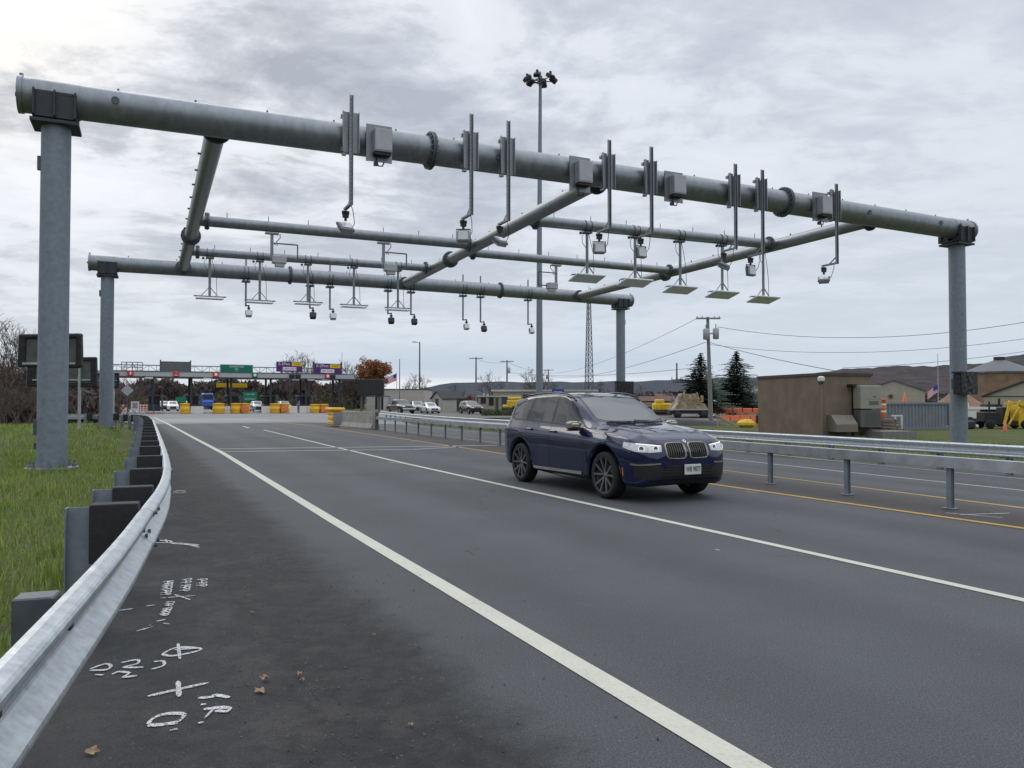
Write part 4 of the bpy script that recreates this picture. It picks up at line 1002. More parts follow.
# ================================================================ toll plaza
PL = 117.0                                   # distance along the road
def plz(u, z=None, s=PL):                    # point of the plaza line seen in column u
    return on_line(W(s, -40), W(s, 60), u, 0 if z is None else z)
a = plz(60); b = plz(348)
pa = W(PL, -12); pb_ = W(PL, st(b)[1])
RZP = math.atan2(RT.y, RT.x)
ctr = (pa+pb_)/2; LW = (pb_-pa).length
cn = thing('toll_plaza_canopy', 'long flat grey canopy on dark columns over the toll lanes', 'canopy', (ctr.x, ctr.y, 0), RZP)
mb = MB(); mb.box((0, 0, 5.25), (LW, 7.0, 0.62)); part(mb, 'canopy_fascia', M['lightgrey'], cn)
mb = MB(); mb.box((0, 0, 4.90), (LW-0.2, 6.8, 0.10)); mb.box((0, 0, 5.58), (LW+0.1, 7.1, 0.05)); part(mb, 'canopy_soffit', M['galv_dark'], cn)
def lx(u, s=PL, z=0):                        # local x of a column of the photograph
    p = on_line(W(s, -60), W(s, 80), u, z); return (p-ctr).dot(RT)
for u in (152, 190, 229, 268, 303, 336):
    x = lx(u)
    for dy in (-2.2, 2.2): mb = MB(); mb.box((x, dy, 2.43), (0.28, 0.28, 4.86)); part(mb, 'column', M['saddle'], cn)
# truss of sign gantry running on the canopy
mb = MB(); x0, x1 = lx(100), lx(345)
n = 34
for zz in (5.75, 6.55): mb.bar((x0, -0.5, zz), (x1, -0.5, zz), 0.10, 0.10); mb.bar((x0, 0.6, zz), (x1, 0.6, zz), 0.08, 0.08)
for k in range(n):
    a_ = x0+(x1-x0)*k/n; b_ = x0+(x1-x0)*(k+1)/n
    mb.bar((a_, -0.5, 5.75 if k % 2 else 6.55), (b_, -0.5, 6.55 if k % 2 else 5.75), 0.06, 0.06); mb.bar((a_, -0.5, 5.75), (a_, -0.5, 6.55), 0.06, 0.06)
part(mb, 'sign_truss', M['galv'], cn)
# round lane signals / small lamps on the fascia
for i, (u, red) in enumerate(((130, 1), (174.5, 1), (213, 1), (251, 0), (322, 1))):
    x = lx(u); mb = MB(); w = 0.72; mb.box((x, -3.62, 5.3), (w, 0.2, w), bev=0.05); part(mb, 'lane_signal', M['red'] if red else M['green_sign'], cn)
    mb = MB()
    if i == 1:
        mb.bar((x-0.25, -3.74, 5.08), (x, -3.74, 5.52), 0.02, 0.10, up=(0, 1, 0)); mb.bar((x+0.25, -3.74, 5.08), (x, -3.74, 5.52), 0.02, 0.10, up=(0, 1, 0)); mb.box((x, -3.74, 5.12), (0.36, 0.02, 0.08))
    elif i == 0: mb.box((x, -3.74, 5.3), (0.12, 0.02, 0.4)); mb.box((x+0.04, -3.745, 5.3), (0.3, 0.02, 0.1))
    else:
        mb.prism([(x+0.22*math.cos(k*0.785), 5.3+0.22*math.sin(k*0.785)) for k in range(8)], 'Y', -3.76, -3.73)
    part(mb, 'signal_symbol', M['text'], cn)
for u in (148, 205, 291, 306, 320): 
    mb = MB(); x = lx(u); mb.box((x, -3.3, 4.72), (1.0, 0.4, 0.22)); part(mb, 'floodlight', M['white'] if u < 220 else M['lightgrey'], cn)
for u_ in (327, 287, 293): mb = MB(); mb.box((lx(u_), -3.7, 5.25), (0.75, 0.3, 0.6), bev=0.1); part(mb, 'blank_signal', M['black'], cn)
# overhead signs standing on the canopy
def board(name, lab, cat, u0, u1, v0, v1, m, group=None, yloc=-1.1, frame=True, s=PL):
    p0 = on_line(W(s, -60), W(s, 80), u0, 6.0)+RS*yloc; p1 = on_line(W(s, -60), W(s, 80), u1, 6.0)+RS*yloc
    c = (p0+p1)/2; w = (p1-p0).length; zt, zb = zat(v0, c.y), zat(v1, c.y)
    t = thing(name, lab, cat, (c.x, c.y, (zt+zb)/2), RZP, group); h = zt-zb
    mb = MB(); mb.box((0, 0, 0), (w, 0.10, h)); part(mb, 'sign_panel', m, t)
    if frame:
        mb = MB(); mb.bar((-w*0.3, 0.12, -h/2-0.2), (-w*0.3, 0.12, h/2), 0.12, 0.12); mb.bar((w*0.3, 0.12, -h/2-0.2), (w*0.3, 0.12, h/2), 0.12, 0.12); part(mb, 'sign_support', M['galv_dark'], t)
    return t, w, h
t, w, h = board('overhead_sign', 'green highway sign standing on the toll canopy', 'sign', 219, 252, 364.5, 374.6, M['green_sign'])
mb = MB()
for x, z, a_, b_ in ((0, h/2-0.04, w, 0.05), (0, -h/2+0.04, w, 0.05)): mb.box((x, -0.056, z), (a_-0.04, 0.012, b_))
mb.box((-w/2+0.04, -0.056, 0), (0.05, 0.012, h-0.1)); mb.box((w/2-0.04, -0.056, 0), (0.05, 0.012, h-0.1)); part(mb, 'sign_border', M['text'], t)
text('SCRANTON', 0.36, M['text'], t, 0.0, -0.06, h*0.28); text('476', 0.34, M['text'], t, 0, -0.06, h*0.02)
mb = MB(); mb.bar((-0.42, -0.06, -h*0.40), (0, -0.06, -h*0.14), 0.02, 0.14, up=(0, 1, 0)); mb.bar((0.42, -0.06, -h*0.40), (0, -0.06, -h*0.14), 0.02, 0.14, up=(0, 1, 0)); part(mb, 'sign_symbol', M['text'], t)
for (u0, u1, v0, v1, lab, s1, sy, s2) in ((275, 301, 361.8, 371.8, 'purple and yellow sign on the canopy, left one, with white lettering', 'E-ZPass', 'TAGS', 'CARS ONLY'),
                                      (313, 338.5, 363.6, 374.2, 'purple and yellow sign on the canopy, right one, between two grey uprights', 'E-ZPass', 'TAGS', 'NO CASH')):
    t, w, h = board('overhead_sign', lab, 'sign', u0, u1, v0, v1, M['purple'])
    mb = MB(); mb.box((w*0.29, -0.06, h*0.27), (w*0.40, 0.02, h*0.36)); part(mb, 'yellow_plate', M['sign_yellow'], t)
    mb = MB(); mb.box((w*0.0, -0.06, -h*0.20), (w*0.52, 0.02, h*0.34)); part(mb, 'white_plate', M['text'], t)
    text(s1, h*0.36, M['text'], t, -w*0.20, -0.07, h*0.27); text(sy, h*0.27, M['textdark'], t, w*0.29, -0.075, h*0.27); text(s2, h*0.24, M['purple'], t, 0, -0.075, -h*0.20)
    if u0 > 300:
        mb = MB(); mb.bar((-w/2-0.15, 0, -h*0.75), (-w/2-0.15, 0, h*0.66), 0.24, 0.24); mb.bar((w/2+0.15, 0, -h*0.9), (w/2+0.15, 0, h*0.66), 0.24, 0.24); mb.bar((w/2+0.25, 0, h*0.6), (w/2+0.25, 0, h*1.6), 0.05, 0.05); part(mb, 'uprights', M['galv_dark'], t)
# yellow band below the green sign and the covered sign board, open lattice frame
t, w, h = board('lane_sign_band', 'yellow sign band seen under the canopy below the green overhead sign', 'sign', 220, 252, 383.3, 387.5, M['sign_yellow'], yloc=5.0, frame=False)
mb = MB(); mb.bar((-w*0.3, 0.1, h/2), (-w*0.3, 0.1, 4.86-zat(385.4, 110)), 0.1, 0.1); mb.bar((w*0.3, 0.1, h/2), (w*0.3, 0.1, 4.86-zat(385.4, 110)), 0.1, 0.1); part(mb, 'sign_support', M['galv_dark'], t)
M['mesh'] = mat('grey_mesh_cover', (0.16, 0.165, 0.17), 0.7, var=0.25, scale=5)
t, w, h = board('blank_sign', 'grey back of a sign between two uprights on the canopy', 'sign', 160.5, 189.5, 361.5, 373.0, M['mesh'], frame=True)
mb = MB(); mb.bar((-w/2-0.05, 0, -h*0.6), (-w/2-0.05, 0, h*0.62), 0.18, 0.18); mb.bar((w/2+0.05, 0, -h*0.6), (w/2+0.05, 0, h*0.62), 0.18, 0.18)
for k in range(5): mb.box((0, -0.07, -h/2+h*(k+0.5)/5), (w, 0.03, 0.05))
part(mb, 'uprights', M['galv_dark'], t)
mb = MB(); t, w, h = board('sign_frame', 'empty lattice sign frame on the left part of the canopy', 'sign frame', 121.5, 142.5, 362.3, 372, M['galv_dark'], frame=False)
for o in list(t.children): bpy.data.objects.remove(o)
for z in (-h/2, 0, h/2): mb.bar((-w/2, 0, z), (w/2, 0, z), 0.1, 0.1)
for k in range(5): mb.bar((-w/2+w*k/4, 0, -h/2), (-w/2+w*k/4, 0, h/2), 0.08, 0.08)
mb.bar((-w/2, 0, -h/2), (-w/4, 0, h/2), 0.06, 0.06); mb.bar((w/4, 0, -h/2), (0, 0, h/2), 0.06, 0.06); part(mb, 'lattice', M['galv_dark'], t)
# booths, islands and what stands on them
M['booth'] = mat('booth_panel', (0.045, 0.055, 0.075), 0.4, var=0.2)
M['boothwin'] = mat('booth_window', (0.03, 0.035, 0.045), 0.08, var=0.1)
for u, lab in ((154, 'dark toll booth on the leftmost lane island'), (192, 'dark toll booth right of the white suv lane'), (232, 'dark toll booth beneath the green overhead sign'),
               (268, 'dark toll booth left of the wide yellow barrel'), (303, 'blue grey toll booth beside the pale lane gate')):
    x = lx(u, PL); p = W(PL, (ctr+RT*x).dot(RT))
    t = thing('toll_booth', lab, 'toll booth', (p.x, p.y, 0), RZP, 'toll booths under the canopy')
    mb = MB(); mb.box((0, 0, 0.70), (1.5, 2.6, 1.0), bev=0.04); part(mb, 'booth_wall', M['booth'], t)
    mb = MB(); mb.box((0, 0, 1.75), (1.42, 2.5, 1.1)); part(mb, 'booth_window', M['boothwin'], t)
    mb = MB(); mb.box((0, 0, 2.38), (1.8, 2.9, 0.22), bev=0.04); part(mb, 'booth_roof', M['galv_dark'], t)
    mb = MB(); mb.box((0.95, -1.8, 1.3), (0.25, 0.25, 2.6)); mb.box((0.95, -1.95, 2.2), (0.4, 0.1, 0.4)); part(mb, 'lane_pillar', M['galv_dark'], t)
    mb = MB(); mb.box((0, -3.0, 0.14), (1.9, 12, 0.28), bev=0.06); isl = part(mb, 'lane_island', M['concrete'], t)
M['poly'] = mat('white_water_barrier', (0.62, 0.62, 0.60), 0.6, var=0.1)
def water_barrier(lab, u, w, v=412.0, m=None, h=0.95, grp='white water-filled barriers at the lanes'):
    p = on_line(W(108, -60), W(108, 80), u, 0); w *= 0.93; t = thing('water_barrier', lab, 'barrier', (p.x, p.y, 0), RZP, grp)
    mb = MB(); n = max(1, round(w/1.3))
    for k in range(n):
        x = -w/2+w*(k+0.5)/n; ww = w/n-0.04
        mb.prism([(-0.3, 0), (0.3, 0), (0.22, 0.35), (0.14, h), (-0.14, h), (-0.22, 0.35)], 'X', x-ww/2, x+ww/2)
    part(mb, 'barrier_shell', m or M['poly'], t); return t
water_barrier('white plastic barrier just left of the left yellow barrel pair', 197, 1.7)
water_barrier('white plastic barrier in front of the second booth', 222, 2.2, 410.8)
water_barrier('white plastic barrier hugging the blue grey booth', 267, 1.6, 411.6)
water_barrier('white plastic barrier at the right lane, left of the last yellow barrel', 307, 2.2, 411.5)
water_barrier('white plastic barrier beside the blue grey booth pillar', 293, 1.2, 411.2)
def yellow_drum(lab, u, v, w, h, mark):
    p = on_line(W(105.5, -60), W(105.5, 80), u, 0); w *= 0.91; h *= 0.88; t = thing('impact_barrel', lab, 'impact barrel', (p.x, p.y, 0), RZP, 'yellow impact barrels ahead of the lane islands')
    mb = MB(); n = max(1, round(w/1.1)); r = w/n/2
    for k in range(n):
        for j in range(2): drum_body(mb, (-w/2+r+2*r*k, j*2*r, 0), r*0.98, h)
    part(mb, 'barrels', M['yellow'], t)
    if mark:
        mb = MB(); mb.box((mark[0], -r-0.06, h*0.45), (0.9, 0.03, 0.8)); pl = part(mb, 'orange_plate', M['orange'], t)
        mb = MB()
        for k in range(2): mb.bar((mark[0]-0.35, -r-0.085, h*0.45-0.25+0.32*k), (mark[0]+0.35, -r-0.085, h*0.45+0.0+0.32*k), 0.02, 0.10, up=(0, 1, 0))
        part(mb, 'stripes', M['text'], pl)
for u, v, w, h, mk, lab in ((185, 411, 1.2, 1.5, None, 'yellow impact barrel beside the white suv'), (219, 411.3, 1.5, 1.5, None, 'yellow impact barrels without a plate, left of the marked ones'),
                            (241, 412.0, 2.5, 1.5, (0.45,), 'yellow impact barrels with an orange plate below the green ground sign'), (280.5, 412, 2.6, 1.45, (0.4,), 'yellow impact barrels with an orange plate left of the blue grey booth'),
                            (320, 412.6, 2.5, 1.35, (0.5,), 'yellow impact barrels with an orange plate nearest the right end of the canopy')):
    yellow_drum(lab, u, v, w, h, mk)
# boards, cones and barricades at the left lane
def ground_sign(lab, u, v, w, h, zc, m, lines=None, name='ground_sign', shape=None, tx=0.3, posts=True):
    p = G(u, v); t = thing(name, lab, 'sign', (p.x, p.y, p.z), RZP)
    if shape == 'diamond':
        mb = MB(); q = w/2; mb.prism([(-q, zc), (0, zc-q), (q, zc), (0, zc+q)], 'Y', -0.02, 0.02); part(mb, 'sign_panel', m, t)
    else:
        mb = MB(); mb.box((0, 0, zc), (w, 0.06, h)); part(mb, 'sign_panel', m, t)
    if posts:
        mb = MB()
        for x in ((-w*0.3, w*0.3) if w > 1.5 and not shape else (0,)): mb.box((x, 0.08, (zc+h/2)/2), (0.09, 0.09, zc+h/2))
        part(mb, 'sign_post', M['galv_dark'], t)
    if lines:
        for k, s in enumerate(lines): text(s, tx, M['text'] if m != M['sign_white'] else M['textdark'], t, 0, -0.04, zc+h/2-h*(k+0.5)/len(lines))
    return t
M['sign_white'] = mat('white_sign', (0.62, 0.62, 0.60), 0.5, var=0.05); M['sign_grey'] = mat('sign_back', (0.36, 0.38, 0.39), 0.5, 0.3, var=0.1)
ground_sign('grey diamond warning sign seen from the back, left of the toll lanes', 127, 416, 1.25, 1.25, 2.75, M['sign_grey'], shape='diamond')
t = ground_sign('white and orange notice board standing between two striped barricades', 135, 414, 0.95, 1.15, 1.0, M['sign_white'], name='notice_board')
mb = MB(); mb.box((0, -0.04, 1.25), (0.6, 0.02, 0.12)); mb.box((0, -0.04, 1.0), (0.5, 0.02, 0.12)); mb.box((0, -0.04, 0.78), (0.6, 0.02, 0.10)); part(mb, 'notice_bars', M['textdark'], t)
def barricade(lab, u, v, w=1.15):
    p = G(u, v); t = thing('barricade', lab, 'barricade', (p.x, p.y, p.z), RZP, 'orange and white barricades at the left lane')
    mb = MB()
    for z in (0.35, 0.72, 1.05): mb.box((0, 0, z), (w, 0.05, 0.24))
    part(mb, 'rails', M['orange'], t)
    mb = MB()
    for z in (0.35, 0.72, 1.05):
        for k in range(3): x = -w/2+w*(k+0.5)/3; mb.add([(x-0.14, -0.03, z-0.12), (x, -0.03, z-0.12), (x+0.14, -0.03, z+0.12), (x, -0.03, z+0.12)], [(0, 1, 2, 3)])
    part(mb, 'stripes', M['text'], t)
    mb = MB()
    for x in (-w/2+0.08, w/2-0.08): mb.bar((x, -0.3, 0), (x, 0, 1.2), 0.05, 0.05, up=(1, 0, 0)); mb.bar((x, 0.3, 0), (x, 0, 1.2), 0.05, 0.05, up=(1, 0, 0))
    part(mb, 'leg_frame', M['galv_dark'], t)
barricade('orange and white barricade left of the notice board', 123, 413.5); barricade('orange and white barricade right of the notice board', 143.5, 413.2)
ground_sign('green ground sign with two lines behind the booths, left one', 181, 409.5, 1.6*1.3, 1.0, 2.0, M['green_sign'])
ground_sign('large green two-line guide sign standing right behind the toll lanes', 250, 409.2, 2.9, 2.0, 2.6, M['green_sign'], ['1 EXIT LEFT', '2 EXIT RIGHT'], tx=0.36)
t = thing('parked_truck', 'blue truck cab standing beyond the second toll booth', 'truck', (*D(207, 150).xy, 0), RZP)
M['bluetruck'] = mat('blue_truck_paint', (0.02, 0.10, 0.42), 0.35, var=0.1, coat=0.4)
mb = MB(); mb.box((0, 0, 1.9), (2.1, 3.0, 2.6), bev=0.2); mb.box((0, -1.6, 1.2), (1.9, 1.2, 1.2), bev=0.2); part(mb, 'cab', M['bluetruck'], t)
mb = MB(); mb.box((0, -1.52, 2.5), (1.8, 0.06, 0.8)); part(mb, 'windscreen', M['glass'], t)
for x_, y_ in ((-0.9, -1.2), (0.9, -1.2), (0.9, 1.0), (-0.9, 1.0)):
    mb = MB(); mb.lathe([(0, -0.15), (0.45, -0.15), (0.5, -0.1), (0.5, 0.1), (0, 0.15)], (x_, y_, 0.5), 'X', 16); part(mb, 'wheel', M['tyre'], t)
# a pair of concrete traffic posts, delineator
t = thing('delineator_post', 'thin delineator post with orange base at the end of the left guardrail', 'delineator post', G(153.5, 414.5))
mb = MB(); mb.cyl((0, 0, 0.05), (0, 0, 1.1), 0.05, n=8); part(mb, 'tube', M['galv_dark'], t); mb = MB(); mb.cyl((0, 0, 0), (0, 0, 0.08), 0.25, 0.2, n=12); part(mb, 'base', M['orange'], t)

# ================================================================ covered signs on the left verge
def cov_sign(lab, x0, x1, v0, v1, Y, posts, vbase=None, bars=()):
    a_ = D(x0, Y, v=v0); b_ = D(x1, Y, v=v1); w = b_.x-a_.x; h = a_.z-b_.z; c = (a_+b_)/2; z0 = gz(c.x, c.y)
    t = thing('covered_sign', lab, 'covered sign', (c.x, c.y, z0), rad(-3)); zc = c.z-z0
    mb = MB(); mb.box((0, 0.0, zc), (w*0.86, 0.05, h*0.78)); part(mb, 'sign_panel', M['sign_back'], t)
    mb = MB(); e = 0.07*w
    mb.box((-w/2+e*0.8, 0, zc), (e*1.7, 0.16, h), bev=0.03, R=Matrix.Rotation(rad(2), 3, 'Y')); mb.box((w/2-e*0.6, 0, zc), (e*1.2, 0.16, h*0.98), bev=0.03, R=Matrix.Rotation(rad(-2), 3, 'Y'))
    mb.box((0, 0, zc+h*0.45), (w*0.98, 0.18, h*0.14), bev=0.03, R=Matrix.Rotation(rad(-0.6), 3, 'Y')); mb.box((0, 0, zc-h*0.46), (w*0.96, 0.17, h*0.10), bev=0.03, R=Matrix.Rotation(rad(0.9), 3, 'Y')); mb.box((0, 0.06, zc), (w*0.93, 0.02, h*0.9))
    part(mb, 'plastic_cover', M['wrap'], t)
    mb = MB()
    for z in bars: mb.box((0, -0.06, zc+h*z), (w*0.84, 0.05, 0.06))
    for x in posts: mb.box((x*w, -0.10, (zc+h*0.46)/2), (0.10, 0.08, zc+h*0.46))
    part(mb, 'sign_post', M['rail_dull'], t); return t
M['sign_back'] = mat('dull_sign_back', (0.10, 0.105, 0.10), 0.6, 0.2, var=0.3, scale=3)
cov_sign('black wrapped sign behind the big left gantry post, highest of the three', 18.5, 83, 334.5, 367.5, 21.5, (0.02,), bars=(-0.38,))
cov_sign('wide black wrapped sign on two thin posts, lower and behind the highest one', 27, 98, 358, 386.5, 34, (0.27,), bars=(-0.27,))
cov_sign('small black wrapped sign beside the second gantry post', 93, 119.5, 373, 388, 52, (0.15, 0.32), bars=(0.0,))

# ================================================================ lamps, masts, utility poles, tower
def pole_top(Y, v): return zat(v, Y)
p = D(539.5, 70); t = thing('high_mast_light', 'very tall steel mast with a ring of floodlights behind the gantry', 'light mast', (p.x, p.y, 0)); zt = pole_top(70, 80)
mb = MB(); mb.tube([(0, 0, 0), (0.0, 0, zt*0.5), (0.1, 0, zt)], [0.33, 0.24, 0.14], 16); part(mb, 'mast', M['galv_post'], t)
mb = MB(); mb.lathe([(0.5, -0.06), (0.56, -0.06), (0.56, 0.06), (0.5, 0.06)], (0.1, 0, zt-0.1), 'Z', 20); mb.cyl((0.1, 0, zt-0.5), (0.1, 0, zt+0.35), 0.18, n=10)
for k in range(6): q = rad(k*60+15); mb.bar((0.1, 0, zt-0.1), (0.1+math.cos(q)*1.2, math.sin(q)*1.2, zt-0.05), 0.07, 0.07)
part(mb, 'lamp_ring', M['galv_dark'], t)
for k in range(6):
    q = rad(k*60+15); c = Vector((0.1+math.cos(q)*1.25, math.sin(q)*1.25, zt+(0.0 if math.sin(q) < 0 else 0.15)))
    mb = MB(); R = Matrix.Rotation(q, 3, 'Z') @ Matrix.Rotation(rad(35), 3, 'Y'); mb.box(c, (0.75, 0.6, 0.36), R=R, bev=0.06); mb.cyl(c+Vector((0, 0, 0.1)), c+Vector((0, 0, 0.42)), 0.12, n=8); part(mb, 'floodlight', M['black'], t)
def upole(lab, u, Y, vt, r, arms, trans=(), group='wooden utility poles', lean=0):
    p = D(u, Y); zt = zat(vt, Y); t = thing('utility_pole', lab, 'utility pole', (p.x, p.y, p.z), 0, group); zt -= p.z
    mb = MB(); mb.tube([(0, 0, 0), (lean*0.5, 0, zt*0.5), (lean, 0, zt)], [r*1.3, r*1.1, r*0.8], 10); part(mb, 'pole', M['wood'], t)
    for z, w in arms:
        mb = MB(); mb.box((lean, -r-0.05, zt-z), (w, 0.12, 0.14)); cr = part(mb, 'crossarm', M['wood'], t)
        mb = MB()
        for x in (-0.46, -0.25, 0.25, 0.46): mb.cyl((lean+x*w, -r-0.05, zt-z+0.07), (lean+x*w, -r-0.05, zt-z+0.25), 0.06, 0.03, n=6)
        part(mb, 'insulators', M['lightgrey'], cr)
    for x, z, s in trans:
        mb = MB(); mb.lathe([(0, -0.55*s), (0.27*s, -0.5*s), (0.29*s, 0.4*s), (0.2*s, 0.5*s), (0, 0.52*s)], (x, -0.05, zt-z), 'Z', 14); mb.cyl((x, -0.05, zt-z+0.5*s), (x, -0.05, zt-z+0.85*s), 0.05, n=6); mb.box((x*0.5, 0, zt-z), (abs(x), 0.08, 0.12)); part(mb, 'transformer', M['lightgrey'], t)
    return Vector((p.x+lean, p.y, zt+p.z))
tops = {}
tops['a'] = upole('weathered utility pole with two grey transformers between the two dark conifers', 711, 70, 317, 0.16, ((0.15, 2.2),), ((-0.42, 1.55, 1.0), (0.48, 1.5, 1.0)), lean=-0.25)
tops['b'] = upole('plain dark utility pole with one crossarm, left of the beige building', 476, 150, 357, 0.17, ((0.3, 2.6),))
tops['c'] = upole('utility pole with a single dark transformer in front of the beige building', 507, 140, 360, 0.16, ((0.3, 2.4),), ((0.35, 1.9, 1.0),))
tops['d'] = upole('short distant utility pole right of the tall light mast', 548.5, 200, 369, 0.18, ((0.3, 2.6),), ((-0.4, 2.0, 1.0),))
tops['e'] = upole('bare grey pole left of the dark conifers, no crossarm', 677, 110, 363, 0.14, ())
tops['f'] = upole('thin short pole just left of the bare grey pole', 672, 130, 377, 0.08, ())
tops['g'] = upole('thin pale pole standing beside the cream building and flag', 399.5, 115, 359, 0.07, ())
# street light
p = D(419.5, 135); zt = zat(342, 135); t = thing('street_lamp', 'tall thin street lamp with a short arm above the cream building', 'street lamp', (p.x, p.y, 0))
mb = MB(); mb.cyl((0, 0, 0), (0, 0, zt), 0.17, 0.10, n=10); part(mb, 'lamp_post', M['galv_dark'], t); mb = MB(); mb.bar((0, 0, zt-0.15), (-0.8, 0, zt), 0.07, 0.07); mb.box((-0.95, 0, zt), (0.7, 0.3, 0.14), bev=0.03); part(mb, 'lamp_head', M['galv_dark'], t)
# lattice tower
p = D(589, 160); zt = zat(300, 160)
t = thing('lattice_tower', 'tall thin steel lattice radio tower rising behind the gantry', 'tower', (p.x, p.y, 0))
mb = MB(); n = 20
for k in range(n):
    w0 = 1.15-0.75*k/n; w1 = 1.15-0.75*(k+1)/n; z0 = zt*k/n; z1 = zt*(k+1)/n
    L0 = [Vector((w0*math.cos(rad(90+120*j)), w0*math.sin(rad(90+120*j)), z0)) for j in range(3)]; L1 = [Vector((w1*math.cos(rad(90+120*j)), w1*math.sin(rad(90+120*j)), z1)) for j in range(3)]
    for j in range(3): mb.bar(L0[j], L1[j], 0.13, 0.13); mb.bar(L0[j], L1[(j+1) % 3], 0.06, 0.06); mb.bar(L0[(j+1) % 3], L1[j], 0.06, 0.06); mb.bar(L0[j], L0[(j+1) % 3], 0.06, 0.06)
part(mb, 'lattice', M['galv_dark'], t)
mb = MB(); mb.cyl((0, 0, zt), (0, 0, zt+3), 0.04, n=6); part(mb, 'antenna', M['galv_dark'], t)
# wires
def wire(lab, P, Q, sag, r=0.018):
    mb = MB(); mb.tube([P.lerp(Q, k/24)+Vector((0, 0, -sag*4*(k/24)*(1-k/24))) for k in range(25)], r, 4, smooth=True)
    tag(part(mb, 'power_line', M['wire']), lab, 'power line', 'overhead wires strung across the right side')
ta = tops['a']
wire('highest wire swooping from the transformer pole to the right edge', ta+Vector((0.9, 0, -0.9))*1, D(1120, 52, v=303), 1.6, 0.02)
wire('wire from the transformer pole to the brown building roof', ta+Vector((0.1, 0, -2.3)), D(842, 46, v=372), 0.15, 0.022)
wire('middle wire from the transformer pole to the right edge', ta+Vector((0.1, 0, -2.5)), D(1120, 52, v=323), 1.3, 0.016)
wire('lowest wire on the right, passing above the flag', D(842, 46, v=368), D(1120, 52, v=334), 0.4, 0.014)
wire('upper wire running left from the transformer pole', ta+Vector((-0.9, 0, -0.1)), D(545, 190, v=373), 1.5, 0.022)
wire('middle wire running left from the transformer pole', ta+Vector((-0.2, 0, -2.3)), D(548, 200, v=376), 1.5, 0.026)
wire('lower wire running left, behind the tall pines', ta+Vector((-0.1, 0, -4.5)), D(507, 140, v=372), 0.8, 0.022)
wire('wire between the two poles near the beige building', tops['b']+Vector((0, 0, -0.3)), tops['c']+Vector((0, 0, -0.3)), 0.5, 0.022)
wire('wire from the pole near the beige building to the distant pole', tops['c']+Vector((0, 0, -0.3)), tops['d']+Vector((0, 0, -0.3)), 0.8, 0.025)
# ================================================================ buildings
def wall_mat(name, c, sc=2.0, bands=0): return mat(name, c, 0.85, var=0.10, scale=sc, det=8)
M['brown'] = mat('brown_block', (0.20, 0.152, 0.112), 0.9, var=0.22, scale=1.3, bump=0.3, bscale=14, det=9)
M['brown_trim'] = mat('brown_roof_edge', (0.075, 0.058, 0.048), 0.7, var=0.15)
M['cream'] = wall_mat('cream_siding', (0.44, 0.42, 0.36)); M['beige'] = wall_mat('beige_stucco', (0.33, 0.285, 0.235)); M['beige2'] = wall_mat('pale_beige_siding', (0.40, 0.37, 0.29))
M['roofdark'] = mat('dark_shingles', (0.055, 0.052, 0.050), 0.9, var=0.25, scale=4); M['window'] = mat('dark_window', (0.03, 0.035, 0.04), 0.08, var=0.2)
M['garage'] = mat('dark_garage_door', (0.05, 0.052, 0.055), 0.6, var=0.2); M['brick'] = mat('orange_brown_brick', (0.24, 0.155, 0.10), 0.9, var=0.25, scale=0.8, det=10)
M['tank_roof'] = mat('grey_metal_roof', (0.12, 0.125, 0.14), 0.6, var=0.15, scale=1); M['acunit'] = mat('tan_grey_enamel', (0.33, 0.32, 0.27), 0.5, var=0.08)
M['acdark'] = mat('dark_louvre_metal', (0.115, 0.125, 0.115), 0.6, var=0.1); M['tan'] = mat('tan_metal', (0.20, 0.175, 0.14), 0.55, var=0.1)  # acdark: darker grey-green tone for the condenser and louvres
def house(name, lab, p, rz, L, Dp, h, wall, roof=None, roofh=0.0, ov=0.25, gable=False, cat='building', flat_t=0.25):
    """front face towards local -Y, origin at the front left bottom corner"""
    t = thing(name, lab, cat, p, rz)
    mb = MB()
    if gable == 'x':    # ridge along x
        mb.prism([(0, -0.3), (Dp, -0.3), (Dp, h), (Dp/2, h+roofh), (0, h)], 'X', 0, L)
    elif gable == 'y':
        mb.prism([(0, -0.3), (L, -0.3), (L, h), (L/2, h+roofh), (0, h)], 'Y', 0, Dp)
    else: mb.box((L/2, Dp/2, h/2-0.15), (L, Dp, h+0.3))
    part(mb, 'wall', wall, t)
    mb = MB(); th = 0.12
    if gable == 'x':
        sl = roofh/(Dp/2)
        mb.prism([(-ov, h-ov*sl+0.02), (Dp/2, h+roofh+0.02), (Dp+ov, h-ov*sl+0.02), (Dp+ov, h-ov*sl+0.02+th), (Dp/2, h+roofh+th+0.02), (-ov, h-ov*sl+0.02+th)], 'X', -ov, L+ov)
    elif gable == 'y':
        sl = roofh/(L/2)
        mb.prism([(-ov, h-ov*sl+0.02), (L/2, h+roofh+0.02), (L+ov, h-ov*sl+0.02), (L+ov, h-ov*sl+0.02+th), (L/2, h+roofh+th+0.02), (-ov, h-ov*sl+0.02+th)], 'Y', -ov, Dp+ov)
    else: mb.box((L/2, Dp/2, h+flat_t/2), (L+2*ov, Dp+2*ov, flat_t))
    part(mb, 'roof', roof or M['roofdark'], t)
    return t
